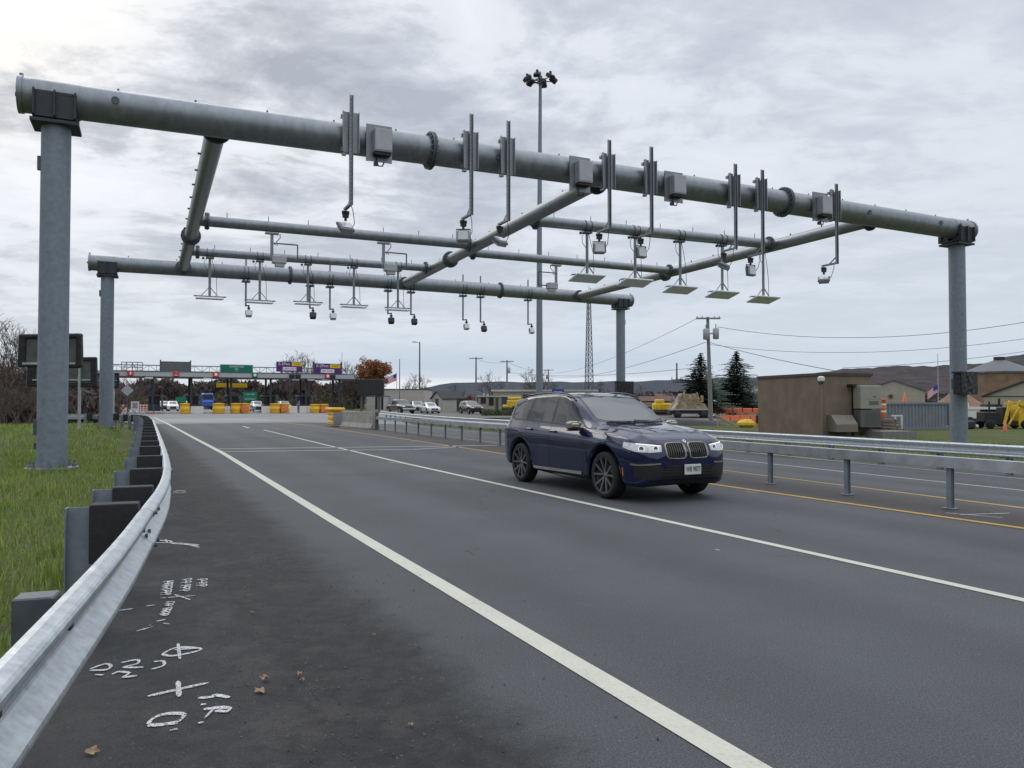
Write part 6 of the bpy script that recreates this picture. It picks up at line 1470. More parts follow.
def make_tree(lab, h, kind, p=(0, 0, 0), seed=1, group=None, leaf=None, dens=1.0):
    random.seed(seed); name = {'bare': 'bare_tree', 'leafy': 'leafy_tree', 'conifer': 'conifer', 'shrub': 'bare_shrub'}[kind]
    t = thing(name, lab, 'tree' if kind != 'shrub' else 'shrub', p, random.random()*6.28 if group else 0, group)
    if kind == 'bare':
        mb = MB(); mb.tube([(0, 0, 0), (0.05, 0, h*0.2), (0, 0.05, h*0.4)], [0.022*h, 0.017*h, 0.013*h], 8); part(mb, 'trunk', M['bark'], t)
        mb = MB(); random.seed(seed)
        for k in range(6): bare_branches(mb, Vector((0, 0, h*random.uniform(0.16, 0.4))), Vector((random.gauss(0, 0.45), random.gauss(0, 0.45), 1)).normalized(), h*0.36, 0.010*h, 4, 0.6, None, 0.0022*h)
        part(mb, 'crown', M['twig'], t)
    elif kind == 'shrub':
        mb = MB()
        for k in range(9): a = random.random()*6.28; bare_branches(mb, Vector((0.12*h*math.cos(a), 0.12*h*math.sin(a), 0)), Vector((math.cos(a)*0.55, math.sin(a)*0.55, 1)).normalized(), h*0.5, 0.008*h, 3, 0.75, None, 0.0035*h)
        part(mb, 'branches', M['twig_red'], t)
    elif kind == 'leafy':
        mb = MB(); mb.tube([(0, 0, 0), (0, 0, h*0.35)], [0.028*h, 0.02*h], 8); part(mb, 'trunk', M['bark'], t)
        mb = MB(); tips = []
        for k in range(6): bare_branches(mb, Vector((0, 0, h*random.uniform(0.15, 0.35))), Vector((random.gauss(0, 0.6), random.gauss(0, 0.6), 1)).normalized(), h*0.32, 0.010*h, 3, 0.7, tips, 0.003*h)
        part(mb, 'limbs', M['bark'], t); mb = MB()
        for q in tips: leafcloud(mb, q, h*0.06, h*0.05, int(10*dens), h*0.014)
        part(mb, 'crown', leaf or M['leaf_green'], t)
    elif kind == 'conifer':
        mb = MB(); mb.tube([(0, 0, 0), (0, 0, h)], [0.02*h, 0.003*h], 8); part(mb, 'trunk', M['bark'], t)
        mb = MB(); n = 34
        for j in range(n):
            f = (j+0.5)/n; z = h*(0.06+0.93*f); R0 = h*0.66*(1-f)**0.78*(0.75+0.45*random.random())+h*0.015; nb = max(6, int(26*(1-f)+6))
            for k in range(nb):
                a = random.random()*6.283; L = R0*random.uniform(0.55, 1.15)*(0.82+0.22*math.sin(a*2+j*0.8)); dr = Vector((math.cos(a), math.sin(a), 0)); m_ = 12
                for i in range(m_):
                    g = (i+0.5)/m_; p_ = Vector((0, 0, z))+dr*L*g+Vector((0, 0, h*0.03*math.sin(g*3)*0.6+g*g*h*0.015-0.02*h*g)); s = h*0.026*(1.1-0.4*g)*(1-0.55*f)
                    sd = dr.cross(Vector((0, 0, 1)))
                    for q in range(2):
                        o = sd*random.uniform(-1, 1)*s*1.6+Vector((0, 0, random.uniform(-0.6, 0.3)*s)); tp = p_+o
                        mb.add([tp-dr*s, tp+sd*s*0.6+Vector((0, 0, -0.3*s)), tp+dr*s*1.2, tp-sd*s*0.5+Vector((0, 0, 0.25*s))], [(0, 1, 2, 3)])
        for k in range(2600):
            f = random.random()**1.5; z = h*(0.08+0.86*f); R_ = h*0.36*(1-f)**0.8*math.sqrt(random.random()); a = random.random()*6.283; q = Vector((R_*math.cos(a), R_*math.sin(a), z+random.gauss(0, 0.1))); s = h*0.030*(1-0.5*f)
            b = Vector((math.cos(a), math.sin(a), random.uniform(-.4, .1))); c = b.cross(Vector((random.gauss(0, .4), random.gauss(0, .4), 1))).normalized(); mb.add([q-b*s, q+c*s*0.6, q+b*s, q-c*s*0.6], [(0, 1, 2, 3)])
        part(mb, 'crown', M['needle'], t)
    return t
def put(t, u, Y, lab=None, sc=None, first=False, rz=None, z=None):
    p = D(u, Y); p = (p.x, p.y, (gz(p.x, p.y) if z is None else z)-0.05)
    if first: t.location = p; t['label'] = lab or t['label']; return t
    return dup(t, p, rz if rz is not None else random.random()*6.28, lab, sc)
Yc = 85
make_tree('tall dark conifer with ragged branches left of the transformer pole', zat(351, Yc), 'conifer', D(701, Yc), 5)
make_tree('tall dark pointed conifer right of the transformer pole', zat(349.5, 90), 'conifer', D(737, 90), 9)
make_tree('tree with rust-red autumn leaves above the black message board', zat(356, 150), 'leafy', D(379, 150), 3, leaf=M['leaf_red'], dens=4.0)
make_tree('dark green leafy tree left of the rust-red autumn tree', zat(362, 155), 'leafy', D(363, 155), 4, leaf=M['leaf_green'], dens=1.8)
make_tree('small orange-brown tree between the shed and the beige building', zat(394, 150), 'leafy', D(470, 150), 8, leaf=M['leaf_red'], dens=2)
bare = make_tree('x', 10, 'bare', (0, 0, 0), 21, 'bare trees beyond the plaza and the yard')
bl = [(290, 160, 363, 'bare tree between the two purple signs'), (306, 165, 362, 'bare tree seen left of the right purple sign'), (300, 180, 360, 'bare tree crown just above the left purple sign'),
      (345, 150, 368, 'bare tree at the right end of the toll canopy'), (352, 150, 372, 'low bare tree left of the message board'), (413, 150, 379, 'bare tree above the cream building roof, left one'), (420, 155, 380, 'bare tree above the cream building roof, at the street lamp'),
      (490, 170, 377, 'bare tree between the two utility poles'), (531, 180, 374, 'bare tree left of the tall light mast'), (544, 185, 377, 'small bare tree right of the tall light mast'), (600, 210, 384, 'faint bare tree beyond the lattice tower'),
      (120, 135, 385, 'bare tree behind the second gantry post, left of the canopy'), (318, 170, 385, 'bare tree under the right end of the canopy'), (12, 60, 338, 'bare tree at the left edge with the tallest crown'), (2, 52, 334, 'bare tree cut off by the left edge'),
      (38, 66, 352, 'bare tree behind the big left post'), (640, 240, 388, 'distant bare tree left of the low building'), (456, 190, 387, 'bare tree behind the small shed')]
for i, (u, Y, v, lab) in enumerate(bl):
    hh_ = zat(v, Y)+0.2
    random.seed(100+i)
    if i == 0: bare.scale = (hh_/10,)*3; put(bare, u, Y, lab, first=True)
    else: put(bare, u, Y, lab, hh_/10)
shr = make_tree('x', 4, 'shrub', (0, 0, 0), 31, 'bare brown shrubs of the left thicket')
k_ = 0
for i, (u, Y, h_, lab) in enumerate([(6, 50, 3.2, 'front shrub at the left edge'), (22, 47, 2.6, 'low front shrub left of the big post'), (36, 50, 3.0, 'shrub touching the left side of the big post'), (70, 56, 3.0, 'shrub between the two gantry posts, left one'), (84, 58, 3.2, 'shrub just left of the second gantry post'),
        (-8, 55, 4.5, 'tall shrub at the very left edge'), (14, 60, 4.6, 'tall shrub in the second row at the left edge'), (30, 60, 4.4, 'tall shrub in the second row behind the highest wrapped sign'), (60, 64, 4.2, 'tall shrub behind the big post'), (76, 66, 4.4, 'tall shrub behind the wide wrapped sign'), (92, 68, 4.0, 'tall shrub beside the second gantry post'),
        (0, 70, 6.0, 'back-row shrub at the left edge'), (24, 74, 5.6, 'back-row shrub behind the highest wrapped sign'), (48, 76, 5.4, 'back-row shrub hidden by the big post'), (70, 80, 5.0, 'back-row shrub above the wide wrapped sign'), (98, 85, 5.0, 'back-row shrub left of the second post'), (115, 95, 5.0, 'shrub right of the second gantry post'), (128, 110, 4.6, 'shrub behind the diamond sign')]):
    random.seed(200+i); lab = 'bare brown '+lab
    if i == 0: shr.scale = (h_/4,)*3; put(shr, u, Y, lab, first=True)
    else: put(shr, u, Y, lab, h_/4)
# far-off wood behind the plaza, reads as one mass
random.seed(77)
def wood(name, lab, u0, u1, Y0, Y1, vt, n, m, size, zmin=0.0):
    mb = MB()
    for i in range(n):
        u = random.uniform(u0, u1); Y = random.uniform(Y0, Y1); p = D(u, Y, z=0); top = zat(vt(u), Y)*random.uniform(0.75, 1.08)
        z = zmin+(top-zmin)*random.random()**1.15; s = size*random.uniform(0.5, 1.5)*(1.35-0.7*z/max(top, 0.1))
        a = Vector((random.gauss(0, 0.5), random.gauss(0, 0.5), random.gauss(0, 1))).normalized(); b = a.cross(Vector((random.gauss(0, 1), random.gauss(0, 1), random.gauss(0, 0.3)))).normalized()
        q = Vector((p.x, p.y, z)); mb.add([q-a*s, q+b*s*0.35, q+a*s, q-b*s*0.35], [(0, 1, 2, 3)])
    return tag(part(mb, name, m), lab, 'wood', kind='stuff')
M['wood_brown'] = mat('bare_wood_mass', (0.075, 0.060, 0.050), 0.95, var=0.5, scale=0.15)
wood('tree_line', 'brown leafless wood behind the toll plaza', 100, 362, 175, 215, lambda u: 382-3*math.sin(u*0.09)-2*math.sin(u*0.23), 26000, M['wood_brown'], 1.0)
wood('tree_line', 'olive green bushes low behind the toll lanes', 130, 352, 160, 172, lambda u: 396-4*math.sin(u*0.06+1), 4000, M['leaf_dull'], 0.5)
wood('thicket', 'tangled red-brown brush at the left edge behind the verge', -60, 118, 52, 84, lambda u: 368+u*0.12+5*math.sin(u*0.13), 15000, M['twig_red'], 0.30)
wood('tree_line', 'distant brown wood line right of the cream building', 424, 640, 260, 330, lambda u: 396-1.5*math.sin(u*0.05), 7000, M['wood_brown'], 1.1)
wood('tree_line', 'dark wood line behind the yard on the right', 636, 1100, 240, 330, lambda u: 394-2*math.sin(u*0.03), 8000, M['wood_brown'], 1.2)
wood('hedge', 'low green hedge along the lot in front of the beige building', 482, 522, 88, 93, lambda u: 409.5, 2500, M['leaf_green'], 0.14)
wood('shrubbery', 'olive brush right of the shed and behind parked cars', 425, 478, 140, 150, lambda u: 404, 1500, M['leaf_dull'], 0.4)
# ================================================================ vehicles
def interp(tab, x):
    if x <= tab[0][0]: return tab[0][1]
    for (a, va), (b, vb) in zip(tab, tab[1:]):
        if x <= b: return va+(vb-va)*(x-a)/(b-a)
    return tab[-1][1]
def paint(name, col, metal=0.35, rough=0.22):
    m = mat(name, col, rough, metal, var=0.03, coat=1.0); return m
M['navy'] = paint('dark_blue_metallic_paint', (0.0018, 0.007, 0.046), 0.10, 0.35)
M['navy'].node_tree.nodes['Principled BSDF'].inputs['Specular IOR Level'].default_value = 0.1
M['navy'].node_tree.nodes['Principled BSDF'].inputs['Coat IOR'].default_value = 1.6
M['car_trim'] = mat('gloss_black_trim', (0.010, 0.010, 0.012), 0.18, var=0.05)
M['car_matte'] = mat('black_grille_plastic', (0.012, 0.012, 0.013), 0.55, var=0.1)
M['chrome'] = mat('satin_chrome', (0.62, 0.62, 0.63), 0.22, 0.9, var=0.05); M['slat'] = mat('dark_slat_trim', (0.12, 0.11, 0.10), 0.35, 0.6, var=0.05); M['bronze'] = mat('warm_satin_trim', (0.34, 0.31, 0.27), 0.32, 0.7, var=0.05)
M['rim'] = mat('dark_grey_alloy', (0.19, 0.195, 0.20), 0.32, 0.7, var=0.08); M['disc'] = mat('brake_disc', (0.09, 0.09, 0.09), 0.4, 0.7, var=0.1)
M['windscreen'] = mat('windscreen_glass', (0.065, 0.08, 0.078), 0.02, 0.28, var=0.06, spec=0.9)
M['sideglass'] = mat('tinted_side_glass', (0.014, 0.016, 0.018), 0.02, 0.12, var=0.06, spec=0.9)
M['lens'] = mat('headlamp_lens', (0.28, 0.30, 0.32), 0.1, 0.3, var=0.45, scale=18, coat=1, emit=(0.8, 0.85, 0.9), es=0.22)
M['drl'] = mat('lit_headlamp_ring', (0.9, 0.9, 0.9), 0.3, var=0.02, emit=(1, 1, 1), es=1.1)
M['projector'] = mat('projector_lens', (0.05, 0.055, 0.06), 0.1, var=0.1, coat=1)
M['plate'] = mat('white_number_plate', (0.62, 0.63, 0.60), 0.4, var=0.04); M['amber'] = mat('amber_reflector', (0.6, 0.2, 0.03), 0.3, var=0.1)
M['taillight'] = mat('red_tail_lamp', (0.30, 0.02, 0.03), 0.15, var=0.1, coat=1)
SUV = dict(fx=1.43, rx=-1.43, wr=0.365, ar=0.435, track=0.80,
    top=[(-2.33, .93), (-2.28, 1.12), (-2.20, 1.32), (-2.09, 1.50), (-1.98, 1.58), (-1.5, 1.635), (-1.0, 1.665), (-.5, 1.675), (-.15, 1.655), (.12, 1.595), (.42, 1.455), (.72, 1.29), (.96, 1.165), (1.12, 1.14), (1.5, 1.115), (1.8, 1.08), (2.02, 1.035), (2.15, .985), (2.25, .91), (2.31, .79)],
    belt=[(-2.33, .90), (-2.18, 1.06), (-1.9, 1.13), (-1, 1.11), (0, 1.075), (.96, 1.04), (1.5, 1.01), (2.0, .93), (2.16, .87), (2.25, .82), (2.31, .71)],
    w=[(-2.33, .66), (-2.28, .80), (-2.17, .885), (-2.0, .925), (-1.4, .95), (-.7, .925), (0.3, .925), (1.0, .935), (1.43, .95), (1.8, .93), (1.98, .905), (2.10, .868), (2.19, .815), (2.26, .74), (2.31, .62)],
    zb=[(-2.33, .42), (-2.25, .34), (-2.0, .28), (-.9, .235), (1.9, .225), (2.15, .22), (2.25, .25), (2.31, .33)], tumble=.355)
def body_mesh(S, name, m, parent, lvl=2):
    fx, rx, ar, wr = S['fx'], S['rx'], S['ar'], S['wr']; xs = set()
    x0, x1 = S['top'][0][0], S['top'][-1][0]
    for tab in (S['top'], S['w']):
        for x, _ in tab: xs.add(round(x, 3))
    for k in range(int((x1-x0)/0.22)): xs.add(round(x0+0.22*k, 3))
    arch = {}
    for c in (fx, rx):
        xs = {x for x in xs if not (c-ar-0.05 < x < c+ar+0.05)}
        for sgn in (-1, 1):
            xs.add(round(c+sgn*(ar+0.035), 4)); arch[round(c+sgn*(ar+0.035), 4)] = None
            for ang in (6, 20, 38, 56, 74, 90):
                x = round(c+sgn*ar*math.cos(rad(ang)), 4); xs.add(x); arch[x] = wr+ar*math.sin(rad(ang))
    xs = sorted(xs); out = [xs[0]]
    for x in xs[1:]:
        if x-out[-1] > 0.018 or x in arch: out.append(x)
    xs = out; rows = []
    for x in xs:
        w = interp(S['w'], x); zb = interp(S['zb'], x); bl = interp(S['belt'], x); tp = interp(S['top'], x); za = arch.get(x)
        h = max(0.04, tp-bl); k = S['tumble']; mid = zb+(bl-zb)
        pts = []
        pts.append((0.0, zb+0.03)); pts.append((w-0.13, zb+0.01)); pts.append((w-0.035, zb+0.05)); pts.append((w-0.018, zb+(bl-zb)*0.27))
        pts.append((w-0.004, zb+(bl-zb)*0.50)); pts.append((w, zb+(bl-zb)*0.68)); pts.append((w-0.006, zb+(bl-zb)*0.865)); pts.append((w-0.066, bl))
        z8 = tp-min(.055, .36*h); y8 = w-0.075-max(k*(z8-bl), min(0.16, .5*h+0.10))
        y8 = max(y8, 0.25*w); pts.append((w-0.075-(w-0.075-y8)*0.12, bl+(z8-bl)*0.14 if h > .25 else bl+h*.2)); pts.append(((w-0.075)*0.48+y8*0.52+0.008, bl+(z8-bl)*0.56)); pts.append((y8, z8))
        pts.append((y8*0.93, tp-min(.022, .14*h))); pts.append((y8*0.6, tp-min(.010, .06*h))); pts.append((0.0, tp))
        if za:
            for i in range(0, 7):
                y, z = pts[i]; pts[i] = (y, max(z, za+0.006*i+(0.0 if i < 2 else 0.01*i)))
            if pts[0][1] > za: pts[0] = (0, za)
        rows.append((x, pts))
    V = []; n = len(rows[0][1]); idx = []
    bm = bmesh.new()
    L = []
    for x, pts in rows:
        r = [bm.verts.new((x, -y, z)) for y, z in reversed(pts[1:])]  # right side (y negative): from top to sill... build full ring
        ring = [bm.verts.new((x, 0, pts[0][1]))]
        left = [bm.verts.new((x, y, z)) for y, z in pts[1:-1]]; topv = bm.verts.new((x, 0, pts[-1][1]))
        # reuse right list excluding the centre top
        bm.verts.remove(r[0]); right = r[1:]
        L.append(ring+left+[topv]+right)
    m_ = len(L[0])
    fl = []
    for a, b in zip(L, L[1:]):
        for i in range(m_):
            j = (i+1) % m_; f = bm.faces.new((a[i], b[i], b[j], a[j])); f.smooth = True
            if i in (0, m_-1): f.material_index = 1
    for ring, rev in ((L[0], False), (L[-1], True)):
        # close with an inner ring then a fan of quads across
        x = ring[0].co.x; dx = -0.035 if not rev else 0.03
        cz = sum(v.co.z for v in ring)/m_
        inner = [bm.verts.new((x+dx, v.co.y*0.72, cz+(v.co.z-cz)*0.80)) for v in ring]
        for i in range(m_):
            j = (i+1) % m_; q = (ring[i], inner[i], inner[j], ring[j]) if rev else (ring[j], inner[j], inner[i], ring[i]); f = bm.faces.new(q); f.smooth = True
        h2 = m_//2
        for i in range(h2):
            a, b, c, d = inner[i], inner[(i+1)], inner[(m_-i-1) % m_], inner[(m_-i) % m_]
            vs_ = []
            for v in (a, b, c, d):
                if v not in vs_: vs_.append(v)
            if len(vs_) > 2:
                try: f = bm.faces.new(vs_ if rev else vs_[::-1]); f.smooth = True
                except ValueError: pass
    cl = bm.edges.layers.float.new('crease_edge')
    CR = {1: 0.5, 2: 0.4, 6: 0.62, 7: 0.55, 10: 0.6}
    for a, b in zip(L, L[1:]):
        for i, c_ in CR.items():
            for j in (i, (m_-i) % m_):
                e = bm.edges.get((a[j], b[j]))
                if e: e[cl] = c_
    bmesh.ops.recalc_face_normals(bm, faces=bm.faces)
    me = bpy.data.meshes.new(name); bm.to_mesh(me); bm.free(); me.materials.append(m); me.materials.append(M['car_matte'])
    o = bpy.data.objects.new(name, me); COL.objects.link(o); o.parent = parent
    if lvl:
        md = o.modifiers.new('sub', 'SUBSURF'); md.levels = lvl; md.render_levels = lvl
    dg = bpy.context.evaluated_depsgraph_get(); dg.update(); ev = o.evaluated_get(dg); me2 = bpy.data.meshes.new_from_object(ev)
    bvh = BVHTree.FromPolygons([v.co.copy() for v in me2.vertices], [tuple(p.vertices) for p in me2.polygons])
    o.modifiers.clear(); o.data = me2
    return o, bvh
class Skin:
    """puts patches on the surface of a body mesh"""
    def __init__(s, bvh): s.b = bvh
    def side(s, x, z, sg): r = s.b.ray_cast(Vector((x, sg*3, z)), Vector((0, -sg, 0))); return r[0], r[1]
    def front(s, y, z, sg=1): r = s.b.ray_cast(Vector((sg*5, y, z)), Vector((-sg, 0, 0))); return r[0], r[1]
    def radial(s, phi, z, cx=1.5): d = Vector((math.cos(rad(phi)), math.sin(rad(phi)), 0)); r = s.b.ray_cast(Vector((cx, 0, z))+d*4, -d); return r[0], r[1]
    def top(s, x, y): r = s.b.ray_cast(Vector((x, y, 4)), Vector((0, 0, -1))); return r[0], r[1]
    def patch(s, fn, P, off, skip=True):
        """P: rows of parameter pairs; fn maps to (point, normal)"""
        rows = []
        for r in P:
            rr = []
            for a, b in r:
                p, n = fn(a, b)
                if p is None: p, n = (rr[-1], Vector((0, 0, 0))) if rr else (rows[-1][0] if rows else Vector((0, 0, 0)), Vector((0, 0, 0)))
                rr.append(p+n*off)
            rows.append(rr)
        return rows
def quadpatch(lo, hi, n, m):
    """grid of (a,b) between the polylines lo and hi (lists of (a,b)), resampled"""
    def res(L, n):
        cum = [0]
        for p, q in zip(L, L[1:]): cum.append(cum[-1]+math.hypot(q[0]-p[0], q[1]-p[1]))
        out = []
        for k in range(n+1):
            t_ = cum[-1]*k/n; i = 0
            while i < len(cum)-2 and cum[i+1] < t_: i += 1
            f = (t_-cum[i])/max(1e-9, cum[i+1]-cum[i]); out.append((L[i][0]+(L[i+1][0]-L[i][0])*f, L[i][1]+(L[i+1][1]-L[i][1])*f))
        return out
    A_, B_ = res(lo, n), res(hi, n)
    return [[(a[0]+(b[0]-a[0])*j/m, a[1]+(b[1]-a[1])*j/m) for a, b in zip(A_, B_)] for j in range(m+1)]
def strip_on(mb, fn, pts, w, off, th=0.0, n=24):
    """thin band along parameter points, w wide (metres), lying on the skin"""
    Q = []
    for (a, b), (c, d) in zip(pts, pts[1:]):
        for k in range(n): Q.append((a+(c-a)*k/n, b+(d-b)*k/n))
    Q.append(pts[-1]); P = [fn(*q) for q in Q]; P = [p for p in P if p[0] is not None]; rows = []
    for i, (p, nn) in enumerate(P):
        d = P[min(i+1, len(P)-1)][0]-P[max(0, i-1)][0]
        if d.length < 1e-6: continue
        s = d.normalized().cross(nn).normalized()*w/2; rows.append([p+nn*0.0005-s, p-s+nn*off, p+s+nn*off, p+s+nn*0.0005])
    if len(rows) > 1: mb.grid(rows, False)
def make_wheel(x, y, r, wd_, parent, m_rim, detail=True, sgn=1):
    """wheel at (x,y), outer side towards sgn*y"""
    wheel = part(MB(), 'wheel', M['tyre'], parent) if False else None
    mb = MB(); hw = wd_/2; prof = [(r*0.70, -hw*0.9), (r*0.78, -hw), (r*0.93, -hw*0.98), (r*0.985, -hw*0.82), (r, -hw*0.6), (r, hw*0.6), (r*0.985, hw*0.82), (r*0.93, hw*0.98), (r*0.82, hw), (r*0.775, hw*0.94), (r*0.76, hw*0.6), (r*0.70, -hw*0.9)]
    mb.lathe(prof, (x, y, r), 'Y', 40)
    if detail:
        for q in (-0.55, -0.2, 0.2, 0.55): mb.lathe([(r+0.001, hw*q-0.004), (r-0.006, hw*q), (r+0.001, hw*q+0.004)], (x, y, r), 'Y', 40)
    w = part(mb, 'wheel', M['tyre'], parent)
    mb = MB(); o = sgn*hw
    mb.lathe([(r*0.79, o*0.97), (r*0.76, o*0.99), (r*0.725, o*0.82), (r*0.66, -o*0.7)], (x, y, r), 'Y', 40)
    if detail:
        for k in range(5):
            for e in (-11, 11):
                a = rad(90+72*k+e*0.5); b_ = rad(90+72*k+e*1.6)
                p0 = Vector((x+math.cos(a)*r*0.12, y+o*0.62, r+math.sin(a)*r*0.12)); p1 = Vector((x+math.cos(b_)*r*0.745, y+o*0.86, r+math.sin(b_)*r*0.745))
                mb.bar(p0, p1, 0.030, 0.030, up=(0, 1, 0))
        mb.lathe([(0, o*0.74), (r*0.17, o*0.72), (r*0.19, o*0.5)], (x, y, r), 'Y', 20)
    else:
        for k in range(7):
            a = rad(90+51.4*k); mb.bar((x, y+o*0.75, r), (x+math.cos(a)*r*0.68, y+o*0.85, r+math.sin(a)*r*0.68), 0.06, 0.03, up=(0, 1, 0))
    rm_ = part(mb, 'rim', m_rim, w)
    mb = MB(); mb.lathe([(0, o*0.10), (r*0.50, o*0.10), (r*0.50, o*0.16), (0, o*0.2)], (x, y, r), 'Y', 28); part(mb, 'brake_disc', M['disc'], w)
    mb = MB(); mb.lathe([(0, -o*0.2), (r*0.68, -o*0.2)], (x, y, r), 'Y', 28); part(mb, 'wheel_back', M['car_matte'], w)
    return w
def hero():
    S = SUV; loc_ = W(11.55, 7.50)
    t = thing('suv', 'dark blue compact suv with twin kidney grille driving towards the camera', 'suv', (loc_.x, loc_.y, 0), math.atan2(-0.8965, 0.443))
    body, bvh = body_mesh(S, 'body', M['navy'], t, 2); K = Skin(bvh)
    for sg in (-1, 1):
        sd = lambda x, z: K.side(x, z, sg)
        # blackout under the whole side glazing, then panes
        lo = [(-1.98, 1.22), (-1.80, 1.165), (-1.0, 1.140), (0.0, 1.105), (0.72, 1.078)]
        hi = [(-1.93, 1.34), (-1.68, 1.485), (-1.20, 1.575), (-0.5, 1.60), (-0.12, 1.58), (0.14, 1.505), (0.74, 1.115)]
        mb = MB(); mb.grid(K.patch(sd, quadpatch(lo, hi, 60, 10), 0.003), True); part(mb, 'window_surround', M['car_trim'], t)
        for lo, hi in (([(-.27, 1.135), (0.22, 1.118), (0.62, 1.105)], [(-.27, 1.572), (-.10, 1.555), (0.12, 1.487), (0.62, 1.128)]),
                       ([(-1.16, 1.165), (-.34, 1.138)], [(-1.10, 1.552), (-.75, 1.57), (-.34, 1.575)]),
                       ([(-1.86, 1.225), (-1.74, 1.19), (-1.26, 1.172)], [(-1.84, 1.345), (-1.62, 1.47), (-1.20, 1.545)])):
            mb = MB(); mb.grid(K.patch(sd, quadpatch(lo, hi, 30, 8), 0.006), True); part(mb, 'side_window', M['sideglass'], t)
        # door seams
        mb = MB()
        for pts in ([(0.80, 1.02), (0.86, 0.85), (0.84, 0.45), (0.80, 0.36)], [(-.30, 1.10), (-.30, 0.36)], [(-1.20, 1.12), (-1.12, 0.85), (-0.98, 0.72), (-0.92, 0.45), (-0.88, 0.36)], [(0.80, 0.36), (-0.88, 0.36)]):
            strip_on(mb, sd, pts, 0.009, 0.0015)
        strip_on(mb, sd, [(1.75, 0.985), (1.0, 1.045)], 0.007, 0.0015)
        part(mb, 'door_gaps', M['car_matte'], t)
        # sill: matte black lower skirt and a satin strip
        mb = MB(); mb.grid(K.patch(sd, quadpatch([(-.94, .262), (.95, .262)], [(-.94, .33), (.95, .33)], 30, 3), 0.004)); part(mb, 'side_skirt', M['car_matte'], t)
        mb = MB(); strip_on(mb, sd, [(-.90, .325), (.78, .345)], 0.045, 0.014); part(mb, 'sill_trim', M['chrome'], t)
        # arch lips
        mb = MB()
        for c in (S['fx'], S['rx']):
            rows = []
            for a in range(4, 177, 4):
                rr = []
                for q in (0.0, 0.030):
                    x = c+(S['ar']+0.012+q)*math.cos(rad(a)); z = S['wr']+(S['ar']+0.012+q)*math.sin(rad(a)); p, n_ = K.side(x, z, sg)
                    if p is None: rr = []; break
                    rr.append(p+n_*0.006)
                if len(rr) == 2: rows.append(rr)
            if len(rows) > 1: mb.grid(rows, True)
        part(mb, 'arch_lip', M['car_matte'] if False else M['navy'], t)
        # handles
        for x, z in ((-.16+.0, .985), (-1.02, 1.0)):
            p, n_ = K.side(x, z, sg); mb = MB(); mb.box(p+n_*0.022, (0.20, 0.024, 0.032), bev=0.008); mb.box(p+n_*0.010+Vector((0.07, 0, 0)), (0.03, 0.03, 0.03)); part(mb, 'door_handle', M['navy'], t)
        # fender breather
        mb = MB(); strip_on(mb, sd, [(0.97, 0.50), (0.93, 0.72)], 0.02, 0.006); part(mb, 'fender_vent', M['car_trim'], t)
        # mirror
        mb = MB(); c = Vector((0.66, sg*1.0, 1.115)); mb.box(c, (0.13, 0.235, 0.145), bev=0.035, R=Matrix.Rotation(sg*0.12, 3, 'Z')); mb.box(c+Vector((0.045, 0, 0)), (0.08, 0.19, 0.105), bev=0.03, R=Matrix.Rotation(sg*0.12, 3, 'Z')); mr = part(mb, 'mirror', M['bronze'], t)
        mb = MB(); mb.bar((0.68, sg*0.84, 1.06), (0.67, sg*0.97, 1.06), 0.09, 0.035); mb.box(c+Vector((0.0, 0, -0.075)), (0.13, 0.20, 0.025), bev=0.01); part(mb, 'mirror_base', M['car_trim'], mr)
        mb = MB(); mb.box(c+Vector((-0.072, 0, 0.0)), (0.01, 0.18, 0.11), bev=0.003); part(mb, 'mirror_glass', M['sideglass'], mr)
        # roof rail
        mb = MB(); P = []
        for k in range(21):
            x = -1.75+1.95*k/20; p, n_ = K.side(x, interp(S['top'], x)-0.075, sg)
            q, _ = K.top(x, p.y*0.93); P.append(Vector((x, p.y*0.95, q.z+0.028*min(1, 4*math.sin(math.pi*k/20)))))
        mb.tube(P, 0.014, 8); part(mb, 'roof_rail', M['car_trim'], t)
        # headlight
        fr = lambda phi, z: K.radial(phi*sg, z)
        lo = [(30, .762), (40, .750), (52, .765), (64, .825)]; hi = [(30, .850), (40, .866), (52, .885), (64, .90)]
        mb = MB(); mb.grid(K.patch(fr, quadpatch(lo, hi, 20, 6), 0.006), True); hl = part(mb, 'headlight', M['lens'], t)
        mb = MB()
        for phi in (35.5, 47):
            p, n_ = K.radial(phi*sg, .808); n_ = Vector((n_.x, n_.y, 0.1)).normalized(); a = n_.cross(Vector((0, 0, 1))).normalized(); b = a.cross(n_)
            rows = []
            for k in range(25):
                q = 6.2832*k/24; d = a*math.cos(q)+b*math.sin(q); rows.append([p+n_*0.010+d*0.038, p+n_*0.013+d*0.043])
            mb.grid(rows, True)
        strip_on(mb, fr, [(31, .846), (40, .860), (52, .878)], 0.007, 0.009)
        part(mb, 'lamp_ring', M['drl'], hl)
        mb = MB()
        for phi in (35.5, 47):
            p, n_ = K.radial(phi*sg, .808); n_ = Vector((n_.x, n_.y, 0.1)).normalized(); a = n_.cross(Vector((0, 0, 1))).normalized(); b = a.cross(n_)
            P = [p+n_*0.010+(a*math.cos(6.2832*k/16)+b*math.sin(6.2832*k/16))*0.038 for k in range(16)]; mb.add(P, [tuple(range(16))])
        part(mb, 'projector', M['projector'], hl)
        # outer bumper intake and blade
        lo = [(22, .33), (34, .33), (46, .36), (52, .40)]; hi = [(22, .36), (30, .46), (40, .57), (52, .585)]
        mb = MB(); mb.grid(K.patch(fr, quadpatch([(24, .36), (36, .35), (53, .385)], [(24, .44), (33, .565), (53, .60)], 20, 5), 0.005), True); it = part(mb, 'bumper_intake', M['car_matte'], t)
        mb = MB(); strip_on(mb, fr, [(31, .588), (40, .580), (50, .572), (56, .58)], 0.022, 0.014); part(mb, 'bumper_blade', M['bronze'], it)
